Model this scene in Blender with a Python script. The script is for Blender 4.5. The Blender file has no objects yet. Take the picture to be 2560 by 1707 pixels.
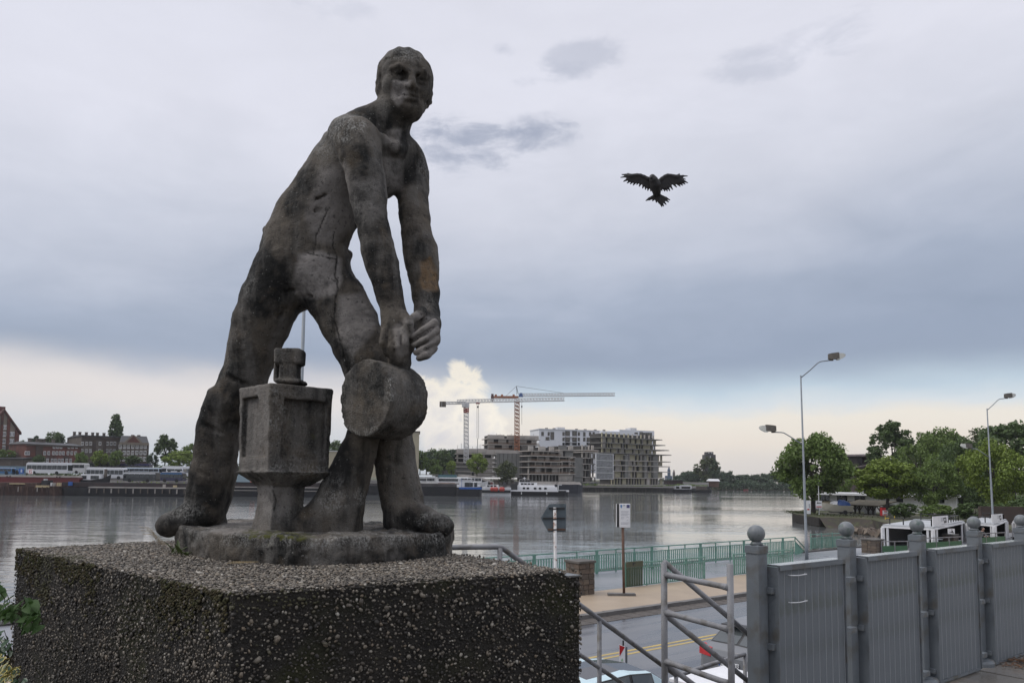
import bpy, math, random
import numpy as np
from mathutils import Vector, Matrix, noise as mnoise
R = math.radians
random.seed(7); np.random.seed(7)
sc = bpy.context.scene
COL = sc.collection

# ------------------------------------------------------------------ camera
CAMZ = 5.6                       # eye height above the water (z = 0)
F = 1849.0; CX = 1280.0; CY = 1050.5; PITCH = R(4.5); ROLL = 0.0105
cd = bpy.data.cameras.new('camera'); cam = bpy.data.objects.new('camera', cd); COL.objects.link(cam)
CM = Matrix.Rotation(R(90) + PITCH, 4, 'X') @ Matrix.Rotation(ROLL, 4, 'Z')
CM.translation = (0, 0, CAMZ)
cam.matrix_world = CM
cd.sensor_width = 36; cd.lens = 36 * F / 2560; cd.shift_y = (CY - 853.5) / 2560
cd.clip_start = 0.05; cd.clip_end = 9000
sc.camera = cam
C3 = np.array(CM.to_3x3())

def ray(px, py):
    return Vector(C3 @ np.array([(px - CX) / F, -(py - CY) / F, -1.0]))
def at(px, py, d):               # the point seen at this pixel, d metres ahead
    r = ray(px, py); t = d / r.y
    return Vector((r.x * t, d, CAMZ + r.z * t))
def on(px, py, z):               # where the sight line meets height z
    r = ray(px, py); t = (z - CAMZ) / r.z
    return Vector((r.x * t, r.y * t, z))
def proj(V):
    q = (np.asarray(V, float) - np.array([0, 0, CAMZ])) @ C3
    return CX - F * q[..., 0] / q[..., 2], CY + F * q[..., 1] / q[..., 2]
def gp(px, d, z=0.0):            # ground point: column px, d metres ahead, height z
    x = (px - CX) / F * d
    for _ in range(4):
        a, b = proj((x, d, z)); x += (px - a) / F * d
    return Vector((x, d, z))

# ------------------------------------------------------------------ sky, sun, exposure
W = bpy.data.worlds.new("World"); sc.world = W; W.use_nodes = True
SUN_EL, SUN_AZ = R(52), R(262)   # soft light from high on the left
def build_sky():
    nt = W.node_tree; N = nt.nodes; L = nt.links; N.clear()
    def val(x): return x
    def setin(s, v):
        if hasattr(v, 'is_linked') or hasattr(v, 'links'): L.new(v, s)
        else: s.default_value = v
    def m(op, a, b=0.0, c=0.0, clamp=False):
        n = N.new('ShaderNodeMath'); n.operation = op; n.use_clamp = clamp
        setin(n.inputs[0], a); setin(n.inputs[1], b)
        if op in ('MULTIPLY_ADD',): setin(n.inputs[2], c)
        return n.outputs[0]
    def mix(f, a, b):
        n = N.new('ShaderNodeMix'); n.data_type = 'RGBA'
        setin(n.inputs[0], f); setin(n.inputs[6], a); setin(n.inputs[7], b)
        return n.outputs[2]
    def sm(x, a, b):
        n = N.new('ShaderNodeMapRange'); n.interpolation_type = 'SMOOTHSTEP'
        setin(n.inputs[0], x); n.inputs[1].default_value = a; n.inputs[2].default_value = b
        return n.outputs[0]
    def ramp(x, pts):
        n = N.new('ShaderNodeValToRGB'); L.new(x, n.inputs[0])
        e = n.color_ramp.elements
        while len(e) < len(pts): e.new(0.5)
        for i, (p, c) in enumerate(pts):
            e[i].position = p; e[i].color = (*[srgb(k) for k in c], 1)
        return n.outputs[0]
    tc = N.new('ShaderNodeTexCoord'); D = tc.outputs['Generated']
    sx = N.new('ShaderNodeSeparateXYZ'); L.new(D, sx.inputs[0])
    X, Y, Z = sx.outputs
    hyp = m('SQRT', m('ADD', m('MULTIPLY', X, X), m('MULTIPLY', Y, Y)))
    el = m('MULTIPLY', m('ARCTAN2', Z, hyp), 57.2958)        # degrees
    az = m('MULTIPLY', m('ARCTAN2', X, Y), 57.2958)
    def nz(scale, detail, rough, sc3, off=(0, 0, 0), dist=0.0):
        mp = N.new('ShaderNodeMapping'); L.new(D, mp.inputs[0])
        mp.inputs['Scale'].default_value = sc3; mp.inputs['Location'].default_value = off
        n = N.new('ShaderNodeTexNoise'); L.new(mp.outputs[0], n.inputs[0])
        n.inputs['Scale'].default_value = scale; n.inputs['Detail'].default_value = detail
        n.inputs['Roughness'].default_value = rough; n.inputs['Distortion'].default_value = dist
        return n.outputs[0]
    big = m('SUBTRACT', nz(1.6, 4, .5, (1, 1, 2.2), (3, 1, 0)), .5)
    med = m('SUBTRACT', nz(5.0, 6, .55, (1, 1, 3.0), (0, 4, 2), .4), .5)
    fin = m('SUBTRACT', nz(16, 8, .6, (1, 1, 2.2), (5, 0, 1), .3), .5)
    # upper cloud deck, colour by height above the horizon
    e2 = m('ADD', el, m('ADD', m('MULTIPLY', big, 13.0), m('ADD', m('MULTIPLY', med, 5.0), m('MULTIPLY', fin, 1.2))))
    e2 = m('ADD', e2, m('MULTIPLY', m('MULTIPLY', m('SUBTRACT', sm(az, -34, 34), .45), 1.0), -3.5))
    deck = ramp(m('DIVIDE', e2, 45.0), [
        (0.00, (156, 169, 190)), (0.17, (156, 168, 189)), (0.27, (172, 182, 201)), (0.36, (196, 202, 217)),
        (0.47, (216, 219, 231)), (0.60, (231, 232, 243)), (0.80, (228, 229, 240)), (1.0, (222, 224, 235))])
    tone = m('ADD', 1.0, m('ADD', m('MULTIPLY', med, .16), m('MULTIPLY', fin, .05)))
    tn = N.new('ShaderNodeMix'); tn.data_type = 'RGBA'; tn.blend_type = 'MULTIPLY'; tn.inputs[0].default_value = 1
    L.new(deck, tn.inputs[6]); cb = N.new('ShaderNodeCombineColor')
    for i in range(3): L.new(tone, cb.inputs[i])
    L.new(cb.outputs[0], tn.inputs[7]); deck = tn.outputs[2]
    # small darker wisps under the deck
    for (a0, e0, ra, re, s, tilt) in [(-4.4, 24.7, 6.6, 1.7, .78, .10), (-1.6, 25.8, 4.0, 1.0, .4, .2), (4.2, 30.2, 3.6, 1.3, .38, .12), (2.2, 29.4, 2.6, .7, .3, .1), (-.9, 31.0, 1.0, .5, .35, 0), (21.8, 29.4, 5.5, 1.1, .30, .12),
                                      (-9.0, 26.0, 3, 1.1, .25, 0), (-14, 32.8, 3, .8, .2, 0)]:
        da = m('DIVIDE', m('SUBTRACT', az, a0), ra)
        de = m('DIVIDE', m('SUBTRACT', m('SUBTRACT', el, e0), m('MULTIPLY', m('SUBTRACT', az, a0), tilt)), re)
        q = m('ADD', m('MULTIPLY', da, da), m('MULTIPLY', de, de))
        q = m('ADD', q, m('ADD', m('MULTIPLY', med, 3.6), m('MULTIPLY', fin, 6.0)))
        w = m('MULTIPLY', m('SUBTRACT', 1.0, sm(q, -.5, 1.5)), s)
        deck = mix(w, deck, (srgb(163), srgb(171), srgb(191), 1))
    # the clear strip low above the horizon
    eg = m('ADD', el, m('ADD', m('MULTIPLY', med, 2.2), m('MULTIPLY', fin, 1.0)))
    gap = ramp(m('DIVIDE', eg, 12.0), [
        (0.0, (212, 206, 202)), (0.12, (220, 213, 207)), (0.26, (229, 219, 208)), (0.38, (231, 224, 213)),
        (0.46, (212, 219, 224)), (0.56, (193, 209, 222)), (0.75, (180, 195, 211)), (1.0, (160, 175, 195))])
    gapl = ramp(m('DIVIDE', eg, 12.0), [
        (0.0, (183, 192, 202)), (0.12, (192, 199, 207)), (0.30, (205, 206, 210)), (0.45, (222, 216, 214)),
        (0.60, (228, 222, 220)), (0.75, (205, 207, 214)), (1.0, (170, 180, 197))])
    gap = mix(sm(az, -9.0, 4.0), gapl, gap)
    cov = sm(m('ADD', m('ADD', el, m('MULTIPLY', m('SUBTRACT', 1.0, sm(az, -20, -8)), .0)), m('ADD', m('MULTIPLY', big, 2.0), m('MULTIPLY', med, 2.6))), 6.0, 9.2)
    col = mix(cov, gap, deck)
    # cumulus standing behind the cranes
    f = None
    for (a0, e0, r) in [(-6.6, 6.2, 1.5), (-5.2, 5.2, 1.7), (-3.8, 7.9, 1.1), (-4.3, 6.6, 1.4), (-2.7, 4.4, 1.7), (-3.3, 5.8, 1.4), (-3.0, 6.9, .7), (-1.2, 4.1, .85), (-1.6, 3.3, 1.0), (-5.6, 3.2, 1.5), (-7.9, 4.6, 1.5), (-8.8, 2.6, 1.4), (-9.6, 5.6, .9)]:
        da = m('SUBTRACT', az, a0); de = m('SUBTRACT', el, e0)
        d = m('SUBTRACT', m('SQRT', m('ADD', m('MULTIPLY', da, da), m('MULTIPLY', de, de))), r)
        if f is None: f = d
        else:
            n = N.new('ShaderNodeMath'); n.operation = 'SMOOTH_MIN'; L.new(f, n.inputs[0]); L.new(d, n.inputs[1]); n.inputs[2].default_value = .35; f = n.outputs[0]
    puff = m('SUBTRACT', nz(26, 6, .62, (1, 1, 1.1), (2, 2, 2), .5), .5)
    fq = m('ADD', f, m('MULTIPLY', puff, 3.0))
    cm = m('MULTIPLY', m('SUBTRACT', 1.0, sm(fq, -.45, .30)), sm(el, 0.6, 2.6))
    cm = m('MULTIPLY', cm, m('SUBTRACT', 1.0, m('MULTIPLY', sm(az, -7.4, -4.5), 0.0)))
    lit = sm(m('ADD', m('ADD', m('MULTIPLY', f, .55), m('MULTIPLY', puff, 2.4)), m('ADD', m('MULTIPLY', m('SUBTRACT', el, 4.5), .16), m('MULTIPLY', m('SUBTRACT', az, -4.0), .05))), -1.3, .55)
    cc = mix(lit, (srgb(212), srgb(209), srgb(212), 1), (srgb(254), srgb(245), srgb(228), 1))
    col = mix(m('MULTIPLY', cm, .93), col, cc)
    # an overcast sky grows brighter towards the zenith
    zb = m('ADD', 1.0, m('MULTIPLY', sm(el, 30, 90), 1.1)); zc = N.new('ShaderNodeVectorMath'); zc.operation = 'SCALE'; L.new(col, zc.inputs[0]); L.new(zb, zc.inputs[3]); col = zc.outputs[0]
    # below the horizon: a dull reflection of the ground
    col = mix(sm(el, -1.5, -.2), (.16, .165, .16, 1), col)
    skt = N.new('ShaderNodeTexSky'); skt.sky_type = 'NISHITA'; skt.sun_disc = False
    skt.sun_elevation = SUN_EL; skt.sun_rotation = SUN_AZ
    b1 = N.new('ShaderNodeBackground'); L.new(skt.outputs[0], b1.inputs[0]); b1.inputs[1].default_value = .09
    b2 = N.new('ShaderNodeBackground'); L.new(col, b2.inputs[0]); b2.inputs[1].default_value = 1.0; lowb = m('ADD', 1.0, m('MULTIPLY', m('SUBTRACT', 1.0, sm(el, 4, 9)), .15)); L.new(lowb, b2.inputs[1])
    ms = N.new('ShaderNodeMixShader'); ms.inputs[0].default_value = .92
    L.new(b1.outputs[0], ms.inputs[1]); L.new(b2.outputs[0], ms.inputs[2])
    out = N.new('ShaderNodeOutputWorld'); L.new(ms.outputs[0], out.inputs[0])
def srgb(v):
    v = v / 255.0
    return v / 12.92 if v <= .04045 else ((v + .055) / 1.055) ** 2.4
build_sky()
sl = bpy.data.lights.new('sun', 'SUN'); sl.energy = 1.35; sl.angle = R(30); sl.color = (1, .96, .9)
sun = bpy.data.objects.new('sun', sl); COL.objects.link(sun)
sd = Vector((math.sin(SUN_AZ) * math.cos(SUN_EL), math.cos(SUN_AZ) * math.cos(SUN_EL), math.sin(SUN_EL)))
sun.rotation_euler = sd.to_track_quat('Z', 'Y').to_euler()
vs = sc.view_settings; vs.view_transform = 'Standard'; vs.look = 'None'; vs.gamma = 1; vs.exposure = 0; vs.use_curve_mapping = False
sc.cycles.max_bounces = 6; sc.cycles.diffuse_bounces = 2; sc.cycles.glossy_bounces = 3; sc.cycles.transparent_max_bounces = 8

# ------------------------------------------------------------------ mesh helpers
ORG = {}
def link(o): COL.objects.link(o); return o
def tag(o, label=None, cat=None, group=None, kind=None):
    if label: o['label'] = label
    if cat: o['category'] = cat
    if group: o['group'] = group
    if kind: o['kind'] = kind
    return o
def thing(name, label, cat, loc=(0, 0, 0), rz=0.0, group=None):
    o = bpy.data.objects.new(name, None); o.empty_display_size = .2
    o.location = loc; o.rotation_euler = (0, 0, rz); link(o); ORG[o.name] = Vector(loc)
    return tag(o, label, cat, group)
def org(o): return ORG.get(o.name, Vector((0, 0, 0)))
class MB:
    def __init__(s): s.v = []; s.f = []; s.mi = []
    def add(s, vs, fs, m=0):
        b = len(s.v); s.v.extend([tuple(p) for p in vs])
        for f in fs: s.f.append([b + i for i in f]); s.mi.append(m)
        return s
    def hexa(s, p, m=0):     # 4 bottom then 4 top, counter-clockwise
        return s.add(p, [(3, 2, 1, 0), (4, 5, 6, 7), (0, 1, 5, 4), (1, 2, 6, 5), (2, 3, 7, 6), (3, 0, 4, 7)], m)
    def box(s, c, sz, rz=0.0, m=0, tp=1.0):
        x, y, z = c; a, b, h = sz[0] / 2, sz[1] / 2, sz[2] / 2; ca, sa = math.cos(rz), math.sin(rz); p = []
        for k, q in ((-1, 1.0), (1, tp)):
            for (i, j) in ((-1, -1), (1, -1), (1, 1), (-1, 1)):
                u, w = i * a * q, j * b * q; p.append((x + u * ca - w * sa, y + u * sa + w * ca, z + k * h))
        return s.hexa(p, m)
    def bb(s, x0, x1, y0, y1, z0, z1, m=0): return s.box(((x0 + x1) / 2, (y0 + y1) / 2, (z0 + z1) / 2), (x1 - x0, y1 - y0, z1 - z0), 0, m)
    def beam(s, a, b, w, h, m=0):
        a = Vector(a); b = Vector(b); d = (b - a).normalized()
        u = Vector((0, 0, 1)) if abs(d.z) < .95 else Vector((0, 1, 0))
        sd_ = d.cross(u).normalized(); up = sd_.cross(d)
        p = []
        for q in (a, b):
            for (i, j) in ((-1, -1), (1, -1), (1, 1), (-1, 1)): p.append(q + sd_ * (i * w / 2) + up * (j * h / 2))
        return s.hexa(p, m)
    def prism(s, poly, z0, z1, m=0):
        n = len(poly); ar = sum(poly[i][0] * poly[(i + 1) % n][1] - poly[(i + 1) % n][0] * poly[i][1] for i in range(n))
        if ar < 0: poly = poly[::-1]
        vs = [(p[0], p[1], z0) for p in poly] + [(p[0], p[1], z1) for p in poly]
        fs = [tuple(range(n - 1, -1, -1)), tuple(range(n, 2 * n))] + [(i, (i + 1) % n, n + (i + 1) % n, n + i) for i in range(n)]
        return s.add(vs, fs, m)
    def xz(s, poly, y0, y1, m=0):        # outline in x,z pushed along y
        n = len(poly); ar = sum(poly[i][0] * poly[(i + 1) % n][1] - poly[(i + 1) % n][0] * poly[i][1] for i in range(n))
        if ar < 0: poly = poly[::-1]
        vs = [(p[0], y0, p[1]) for p in poly] + [(p[0], y1, p[1]) for p in poly]
        fs = [tuple(range(n)), tuple(range(2 * n - 1, n - 1, -1))] + [((i + 1) % n, i, n + i, n + (i + 1) % n) for i in range(n)]
        return s.add(vs, fs, m)
    def tube(s, pts, r, n=8, m=0, caps=True):
        pts = [Vector(p) for p in pts]; k = len(pts)
        rr = r if isinstance(r, (list, tuple)) else [r] * k
        up = None; vs = []
        for i, p in enumerate(pts):
            t = (pts[min(i + 1, k - 1)] - pts[max(i - 1, 0)]).normalized()
            if up is None:
                up = Vector((0, 0, 1)) if abs(t.z) < .9 else Vector((1, 0, 0))
            a = t.cross(up).normalized(); up = a.cross(t).normalized()
            for j in range(n):
                w = 2 * math.pi * j / n; vs.append(p + (a * math.cos(w) + up * math.sin(w)) * rr[i])
        fs = []
        for i in range(k - 1):
            for j in range(n):
                j2 = (j + 1) % n; fs.append((i * n + j, i * n + j2, (i + 1) * n + j2, (i + 1) * n + j)[::-1])
        if caps: fs += [tuple(range(n))[::1], tuple(range((k - 1) * n + n - 1, (k - 1) * n - 1, -1))]
        return s.add(vs, fs, m)
    def lathe(s, prof, c=(0, 0, 0), n=16, m=0):
        vs = []; k = len(prof)
        for (r, z) in prof:
            for j in range(n):
                w = 2 * math.pi * j / n; vs.append((c[0] + r * math.cos(w), c[1] + r * math.sin(w), c[2] + z))
        fs = []
        for i in range(k - 1):
            for j in range(n):
                j2 = (j + 1) % n; fs.append((i * n + j, i * n + j2, (i + 1) * n + j2, (i + 1) * n + j))
        fs += [tuple(range(n - 1, -1, -1)), tuple(range((k - 1) * n, k * n))]
        return s.add(vs, fs, m)
    def ball(s, c, r, n=12, m=0, sq=(1, 1, 1)):
        k = max(4, n // 2); pr = []; vs = []
        for i in range(k + 1):
            t = math.pi * (i / k) - math.pi / 2; rr = max(1e-4, math.cos(t)) * r
            for j in range(n):
                w = 2 * math.pi * j / n; vs.append((c[0] + rr * math.cos(w) * sq[0], c[1] + rr * math.sin(w) * sq[1], c[2] + math.sin(t) * r * sq[2]))
        fs = []
        for i in range(k):
            for j in range(n):
                j2 = (j + 1) % n; fs.append((i * n + j, i * n + j2, (i + 1) * n + j2, (i + 1) * n + j))
        return s.add(vs, fs, m)
    def loft(s, secs, m=0, caps=True):   # list of equal-length rings (closed)
        n = len(secs[0]); vs = [p for q in secs for p in q]; fs = []
        for i in range(len(secs) - 1):
            for j in range(n):
                j2 = (j + 1) % n; fs.append((i * n + j, i * n + j2, (i + 1) * n + j2, (i + 1) * n + j))
        if caps: fs += [tuple(range(n - 1, -1, -1)), tuple(range((len(secs) - 1) * n, len(secs) * n))]
        return s.add(vs, fs, m)
    def mesh(s, name, mats, off=None, smooth=False):
        me = bpy.data.meshes.new(name)
        v = s.v if off is None else [(p[0] - off[0], p[1] - off[1], p[2] - off[2]) for p in s.v]
        me.from_pydata(v, [], s.f)
        if not isinstance(mats, (list, tuple)): mats = [mats]
        for q in mats: me.materials.append(q)
        me.polygons.foreach_set('material_index', s.mi)
        if smooth: me.polygons.foreach_set('use_smooth', [True] * len(s.f))
        me.update()
        return me
    def build(s, name, mats, parent=None, smooth=False, world=True, kind=None, bevel=0, label=None):
        off = org(parent) if (parent is not None and world) else None
        o = bpy.data.objects.new(name, s.mesh(name, mats, off, smooth)); link(o)
        if parent is not None: o.parent = parent; ORG[o.name] = org(parent) if world else Vector((0, 0, 0))
        if kind: o['kind'] = kind
        if label: o['label'] = label
        if smooth == 'auto' or bevel:
            if bevel:
                b = o.modifiers.new('bevel', 'BEVEL'); b.width = bevel; b.segments = 2; b.limit_method = 'ANGLE'; b.angle_limit = R(40)
        return o
def inst(name, me, loc, rot=(0, 0, 0), scale=(1, 1, 1), parent=None, label=None):
    o = bpy.data.objects.new(name, me); o.location = loc; o.rotation_euler = rot; o.scale = scale
    link(o); o.parent = parent
    if label: o['label'] = label
    return o
def copy_tree(o, loc=None, rz=None, label=None, parent=None):
    c = o.copy(); link(c)
    if parent is not None: c.parent = parent
    if loc is not None: c.location = loc; ORG[c.name] = Vector(loc)
    if rz is not None: c.rotation_euler = (0, 0, rz)
    if label: c['label'] = label
    for ch in list(o.children): copy_tree(ch, parent=c)
    return c
def structure(o): o['kind'] = 'structure'; return o

# ------------------------------------------------------------------ material helpers
MATS = {}
def mat(name, c, rough=.7, metal=0.0, c2=None, scale=4.0, detail=5, bump=0.0, bscale=None, stretch=(1, 1, 1), lo=.35, hi=.65, spec=.5, island=0.0, trans=0.0, coord='Object', c3=None, s3=1.0, r2=None):
    if name in MATS: return MATS[name]
    M = bpy.data.materials.new(name); M.use_nodes = True; nt = M.node_tree; N = nt.nodes; L = nt.links
    p = N['Principled BSDF']; p.inputs['Roughness'].default_value = rough; p.inputs['Metallic'].default_value = metal
    p.inputs['Specular IOR Level'].default_value = spec
    p.inputs['Base Color'].default_value = (*c, 1)
    tc = N.new('ShaderNodeTexCoord'); mp = N.new('ShaderNodeMapping'); mp.inputs['Scale'].default_value = stretch
    L.new(tc.outputs[coord], mp.inputs[0])
    col = None
    if c2 is not None:
        n = N.new('ShaderNodeTexNoise'); n.inputs['Scale'].default_value = scale; n.inputs['Detail'].default_value = detail; n.inputs['Roughness'].default_value = .6
        L.new(mp.outputs[0], n.inputs[0])
        r = N.new('ShaderNodeMapRange'); r.inputs[1].default_value = lo; r.inputs[2].default_value = hi; L.new(n.outputs[0], r.inputs[0])
        x = N.new('ShaderNodeMix'); x.data_type = 'RGBA'; L.new(r.outputs[0], x.inputs[0]); x.inputs[6].default_value = (*c, 1); x.inputs[7].default_value = (*c2, 1)
        col = x.outputs[2]
        if r2 is not None:
            q = N.new('ShaderNodeMapRange'); q.inputs[3].default_value = rough; q.inputs[4].default_value = r2
            L.new(r.outputs[0], q.inputs[0]); L.new(q.outputs[0], p.inputs['Roughness'])
    if c3 is not None:
        n = N.new('ShaderNodeTexNoise'); n.inputs['Scale'].default_value = s3; n.inputs['Detail'].default_value = 6; L.new(mp.outputs[0], n.inputs[0])
        r = N.new('ShaderNodeMapRange'); r.inputs[1].default_value = .52; r.inputs[2].default_value = .66; L.new(n.outputs[0], r.inputs[0])
        x = N.new('ShaderNodeMix'); x.data_type = 'RGBA'; L.new(r.outputs[0], x.inputs[0])
        if col is None: x.inputs[6].default_value = (*c, 1)
        else: L.new(col, x.inputs[6])
        x.inputs[7].default_value = (*c3, 1); col = x.outputs[2]
    if island:
        g = N.new('ShaderNodeNewGeometry'); r = N.new('ShaderNodeMapRange'); r.inputs[3].default_value = 1 - island; r.inputs[4].default_value = 1 + island
        L.new(g.outputs['Random Per Island'], r.inputs[0])
        x = N.new('ShaderNodeMix'); x.data_type = 'RGBA'; x.blend_type = 'MULTIPLY'; x.inputs[0].default_value = 1
        if col is None: x.inputs[6].default_value = (*c, 1)
        else: L.new(col, x.inputs[6])
        cb = N.new('ShaderNodeCombineColor')
        for i in range(3): L.new(r.outputs[0], cb.inputs[i])
        L.new(cb.outputs[0], x.inputs[7]); col = x.outputs[2]
    if col is not None: L.new(col, p.inputs['Base Color'])
    if trans:
        t = N.new('ShaderNodeBsdfTranslucent'); ms = N.new('ShaderNodeMixShader'); ms.inputs[0].default_value = trans
        if col is not None: L.new(col, t.inputs[0])
        else: t.inputs[0].default_value = (*c, 1)
        L.new(p.outputs[0], ms.inputs[1]); L.new(t.outputs[0], ms.inputs[2]); L.new(ms.outputs[0], N['Material Output'].inputs[0])
    if bump:
        n = N.new('ShaderNodeTexNoise'); n.inputs['Scale'].default_value = bscale or scale * 6; n.inputs['Detail'].default_value = 4; L.new(mp.outputs[0], n.inputs[0])
        b = N.new('ShaderNodeBump'); b.inputs['Strength'].default_value = min(1, bump); b.inputs['Distance'].default_value = .02
        L.new(n.outputs[0], b.inputs['Height']); L.new(b.outputs[0], p.inputs['Normal'])
    MATS[name] = M
    return M
steel = mat('grey_paint', (.122, .138, .152), .5, c2=(.160, .177, .192), scale=3, bump=.2, bscale=120, c3=(.105, .10, .088), s3=5)
galv = mat('galvanised', (.18, .18, .188), .5, c2=(.25, .25, .258), scale=6, bump=.2, bscale=90, c3=(.13, .12, .105), s3=9)
lampgrey = mat('lamp_post_paint', (.16, .185, .21), .5, c2=(.24, .26, .28), scale=2.5, lo=.3, hi=.7)
white = mat('white_paint', (.78, .78, .79), .5, c2=(.68, .68, .69), scale=3)
offwhite = mat('dull_white', (.60, .60, .60), .6, c2=(.48, .48, .47), scale=2)
dark = mat('dark_paint', (.02, .021, .023), .5, c2=(.035, .034, .034), scale=3)
black = mat('black_rubber', (.012, .012, .013), .8)
glass = mat('window_glass', (.018, .021, .026), .06, spec=.8)
rust = mat('rust', (.09, .045, .03), .85, c2=(.16, .10, .07), scale=3, c3=(.035, .025, .022), s3=1.2)
red = mat('red_paint', (.42, .02, .025), .45)
blue = mat('blue_paint', (.02, .08, .30), .45, c2=(.03, .12, .38), scale=2)
yellow = mat('yellow_paint', (.55, .38, .06), .6)
rubberg = mat('grey_tarp', (.30, .32, .33), .7, c2=(.22, .24, .25), scale=1.2)
# ------------------------------------------------------------------ implicit-surface modelling (statue, bird)
def vnoise(P, s, seed=0):            # cheap smooth value noise, -1..1
    q = P * s; i = np.floor(q).astype(np.int64); f = q - i; f = f * f * (3 - 2 * f)
    def h(a, b, c):
        n = (a * 374761393 + b * 668265263 + c * 2147483647 + seed * 144665) & 0xffffffff
        n = ((n ^ (n >> 13)) * 1274126177) & 0xffffffff
        return ((n ^ (n >> 16)) & 0xffff) / 32767.5 - 1
    r = 0
    for dx in (0, 1):
        for dy in (0, 1):
            for dz in (0, 1):
                w = (f[..., 0] if dx else 1 - f[..., 0]) * (f[..., 1] if dy else 1 - f[..., 1]) * (f[..., 2] if dz else 1 - f[..., 2])
                r = r + w * h(i[..., 0] + dx, i[..., 1] + dy, i[..., 2] + dz)
    return r
class Field:
    def __init__(s, lo, hi, h):
        s.lo = np.array(lo, float); s.h = h
        s.n = np.maximum(3, np.ceil((np.array(hi) - s.lo) / h).astype(int) + 1)
        s.F = np.full(s.n, 1.0, np.float32)
    def win(s, a, b):
        i0 = np.maximum(0, np.floor((np.array(a) - s.lo) / s.h).astype(int)); i1 = np.minimum(s.n, np.ceil((np.array(b) - s.lo) / s.h).astype(int) + 1)
        if (i1 <= i0).any(): return None, None
        sl_ = tuple(slice(i0[k], i1[k]) for k in range(3))
        g = [s.lo[k] + s.h * np.arange(i0[k], i1[k]) for k in range(3)]
        return sl_, np.stack(np.meshgrid(*g, indexing='ij'), -1)
    def put(s, sl_, d, k, mode):
        A = s.F[sl_]
        if mode == 'add':
            hh = np.clip(.5 + .5 * (A - d) / k, 0, 1); s.F[sl_] = A + (d - A) * hh - k * hh * (1 - hh)
        else:
            hh = np.clip(.5 - .5 * (A + d) / k, 0, 1); s.F[sl_] = A + (-d - A) * hh + k * hh * (1 - hh)
    def cone(s, a, b, ra, rb, k=.03, mode='add', flat=None):
        a = np.array(a, float); b = np.array(b, float); m = max(ra, rb) * (1 if flat is None else max(1, max(flat))) + 2 * k + 2 * s.h
        sl_, P = s.win(np.minimum(a, b) - m, np.maximum(a, b) + m)
        if sl_ is None: return
        S = np.array(flat if flat is not None else (1, 1, 1), float)
        pa = (P - a) / S; ba = (b - a) / S
        t = np.clip((pa @ ba) / max(1e-9, ba @ ba), 0, 1)
        d = np.sqrt(((pa - t[..., None] * ba) ** 2).sum(-1)) - (ra + (rb - ra) * t)
        s.put(sl_, d * min(1.0, S.min()), k, mode)
    def ball(s, a, r, k=.03, mode='add', flat=None): s.cone(a, np.array(a) + 1e-4, r, r, k, mode, flat)
    def func(s, lo, hi, fn, k=.005, mode='add'):
        sl_, P = s.win(lo, hi)
        if sl_ is not None: s.put(sl_, fn(P), k, mode)
    def surface(s):
        Fd = s.F; S = Fd < 0; nx, ny, nz = Fd.shape
        cnt = np.zeros((nx - 1, ny - 1, nz - 1), np.int8)
        for a in range(2):
            for b in range(2):
                for c in range(2): cnt += S[a:nx - 1 + a, b:ny - 1 + b, c:nz - 1 + c]
        act = (cnt > 0) & (cnt < 8); idx = np.full(act.shape, -1, np.int64); n = int(act.sum()); idx[act] = np.arange(n)
        ii = np.argwhere(act); acc = np.zeros((n, 3)); w = np.zeros(n)
        cs = [(a, b, c) for a in range(2) for b in range(2) for c in range(2)]
        for p in cs:
            for ax in range(3):
                if p[ax]: continue
                q = list(p); q[ax] = 1
                fa = Fd[ii[:, 0] + p[0], ii[:, 1] + p[1], ii[:, 2] + p[2]]; fb = Fd[ii[:, 0] + q[0], ii[:, 1] + q[1], ii[:, 2] + q[2]]
                mk = (fa < 0) != (fb < 0); t = np.zeros(n); t[mk] = fa[mk] / (fa[mk] - fb[mk])
                pt = np.array(p, float)[None] + 0 * acc; pt[:, ax] += t
                acc[mk] += pt[mk]; w[mk] += 1
        V = s.lo + s.h * (ii + acc / w[:, None]); Q = []
        for ax in range(3):
            u, v = (ax + 1) % 3, (ax + 2) % 3
            sa = [slice(None)] * 3; sb = [slice(None)] * 3; sa[ax] = slice(0, -1); sb[ax] = slice(1, None)
            for (s1, s2, rev) in ((S[tuple(sa)], ~S[tuple(sb)], 0), (~S[tuple(sa)], S[tuple(sb)], 1)):
                e = np.argwhere(s1 & s2); e = e[(e[:, u] > 0) & (e[:, v] > 0) & (e[:, u] < Fd.shape[u] - 1) & (e[:, v] < Fd.shape[v] - 1)]
                def cell(du, dv):
                    c = e.copy(); c[:, u] += du; c[:, v] += dv; return idx[c[:, 0], c[:, 1], c[:, 2]]
                q = np.stack([cell(-1, -1), cell(0, -1), cell(0, 0), cell(-1, 0)], 1)
                Q.append(q[:, ::-1] if rev else q)
        return V, np.concatenate(Q)
def np_mesh(name, V, Q, mats, smooth=True, attrs=None):
    me = bpy.data.meshes.new(name); k = Q.shape[1]
    me.vertices.add(len(V)); me.vertices.foreach_set('co', np.ascontiguousarray(V, np.float32).ravel())
    me.loops.add(Q.size); me.loops.foreach_set('vertex_index', np.ascontiguousarray(Q, np.int32).ravel())
    me.polygons.add(len(Q)); me.polygons.foreach_set('loop_start', np.arange(0, Q.size, k, dtype=np.int32))
    me.update(calc_edges=True)
    me.polygons.foreach_set('use_smooth', np.full(len(Q), bool(smooth)))
    for q in (mats if isinstance(mats, (list, tuple)) else [mats]): me.materials.append(q)
    for nme, a in (attrs or {}).items():
        at_ = me.attributes.new(nme, 'FLOAT', 'POINT'); at_.data.foreach_set('value', np.asarray(a, np.float32))
    me.validate(); me.update()
    return me
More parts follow.
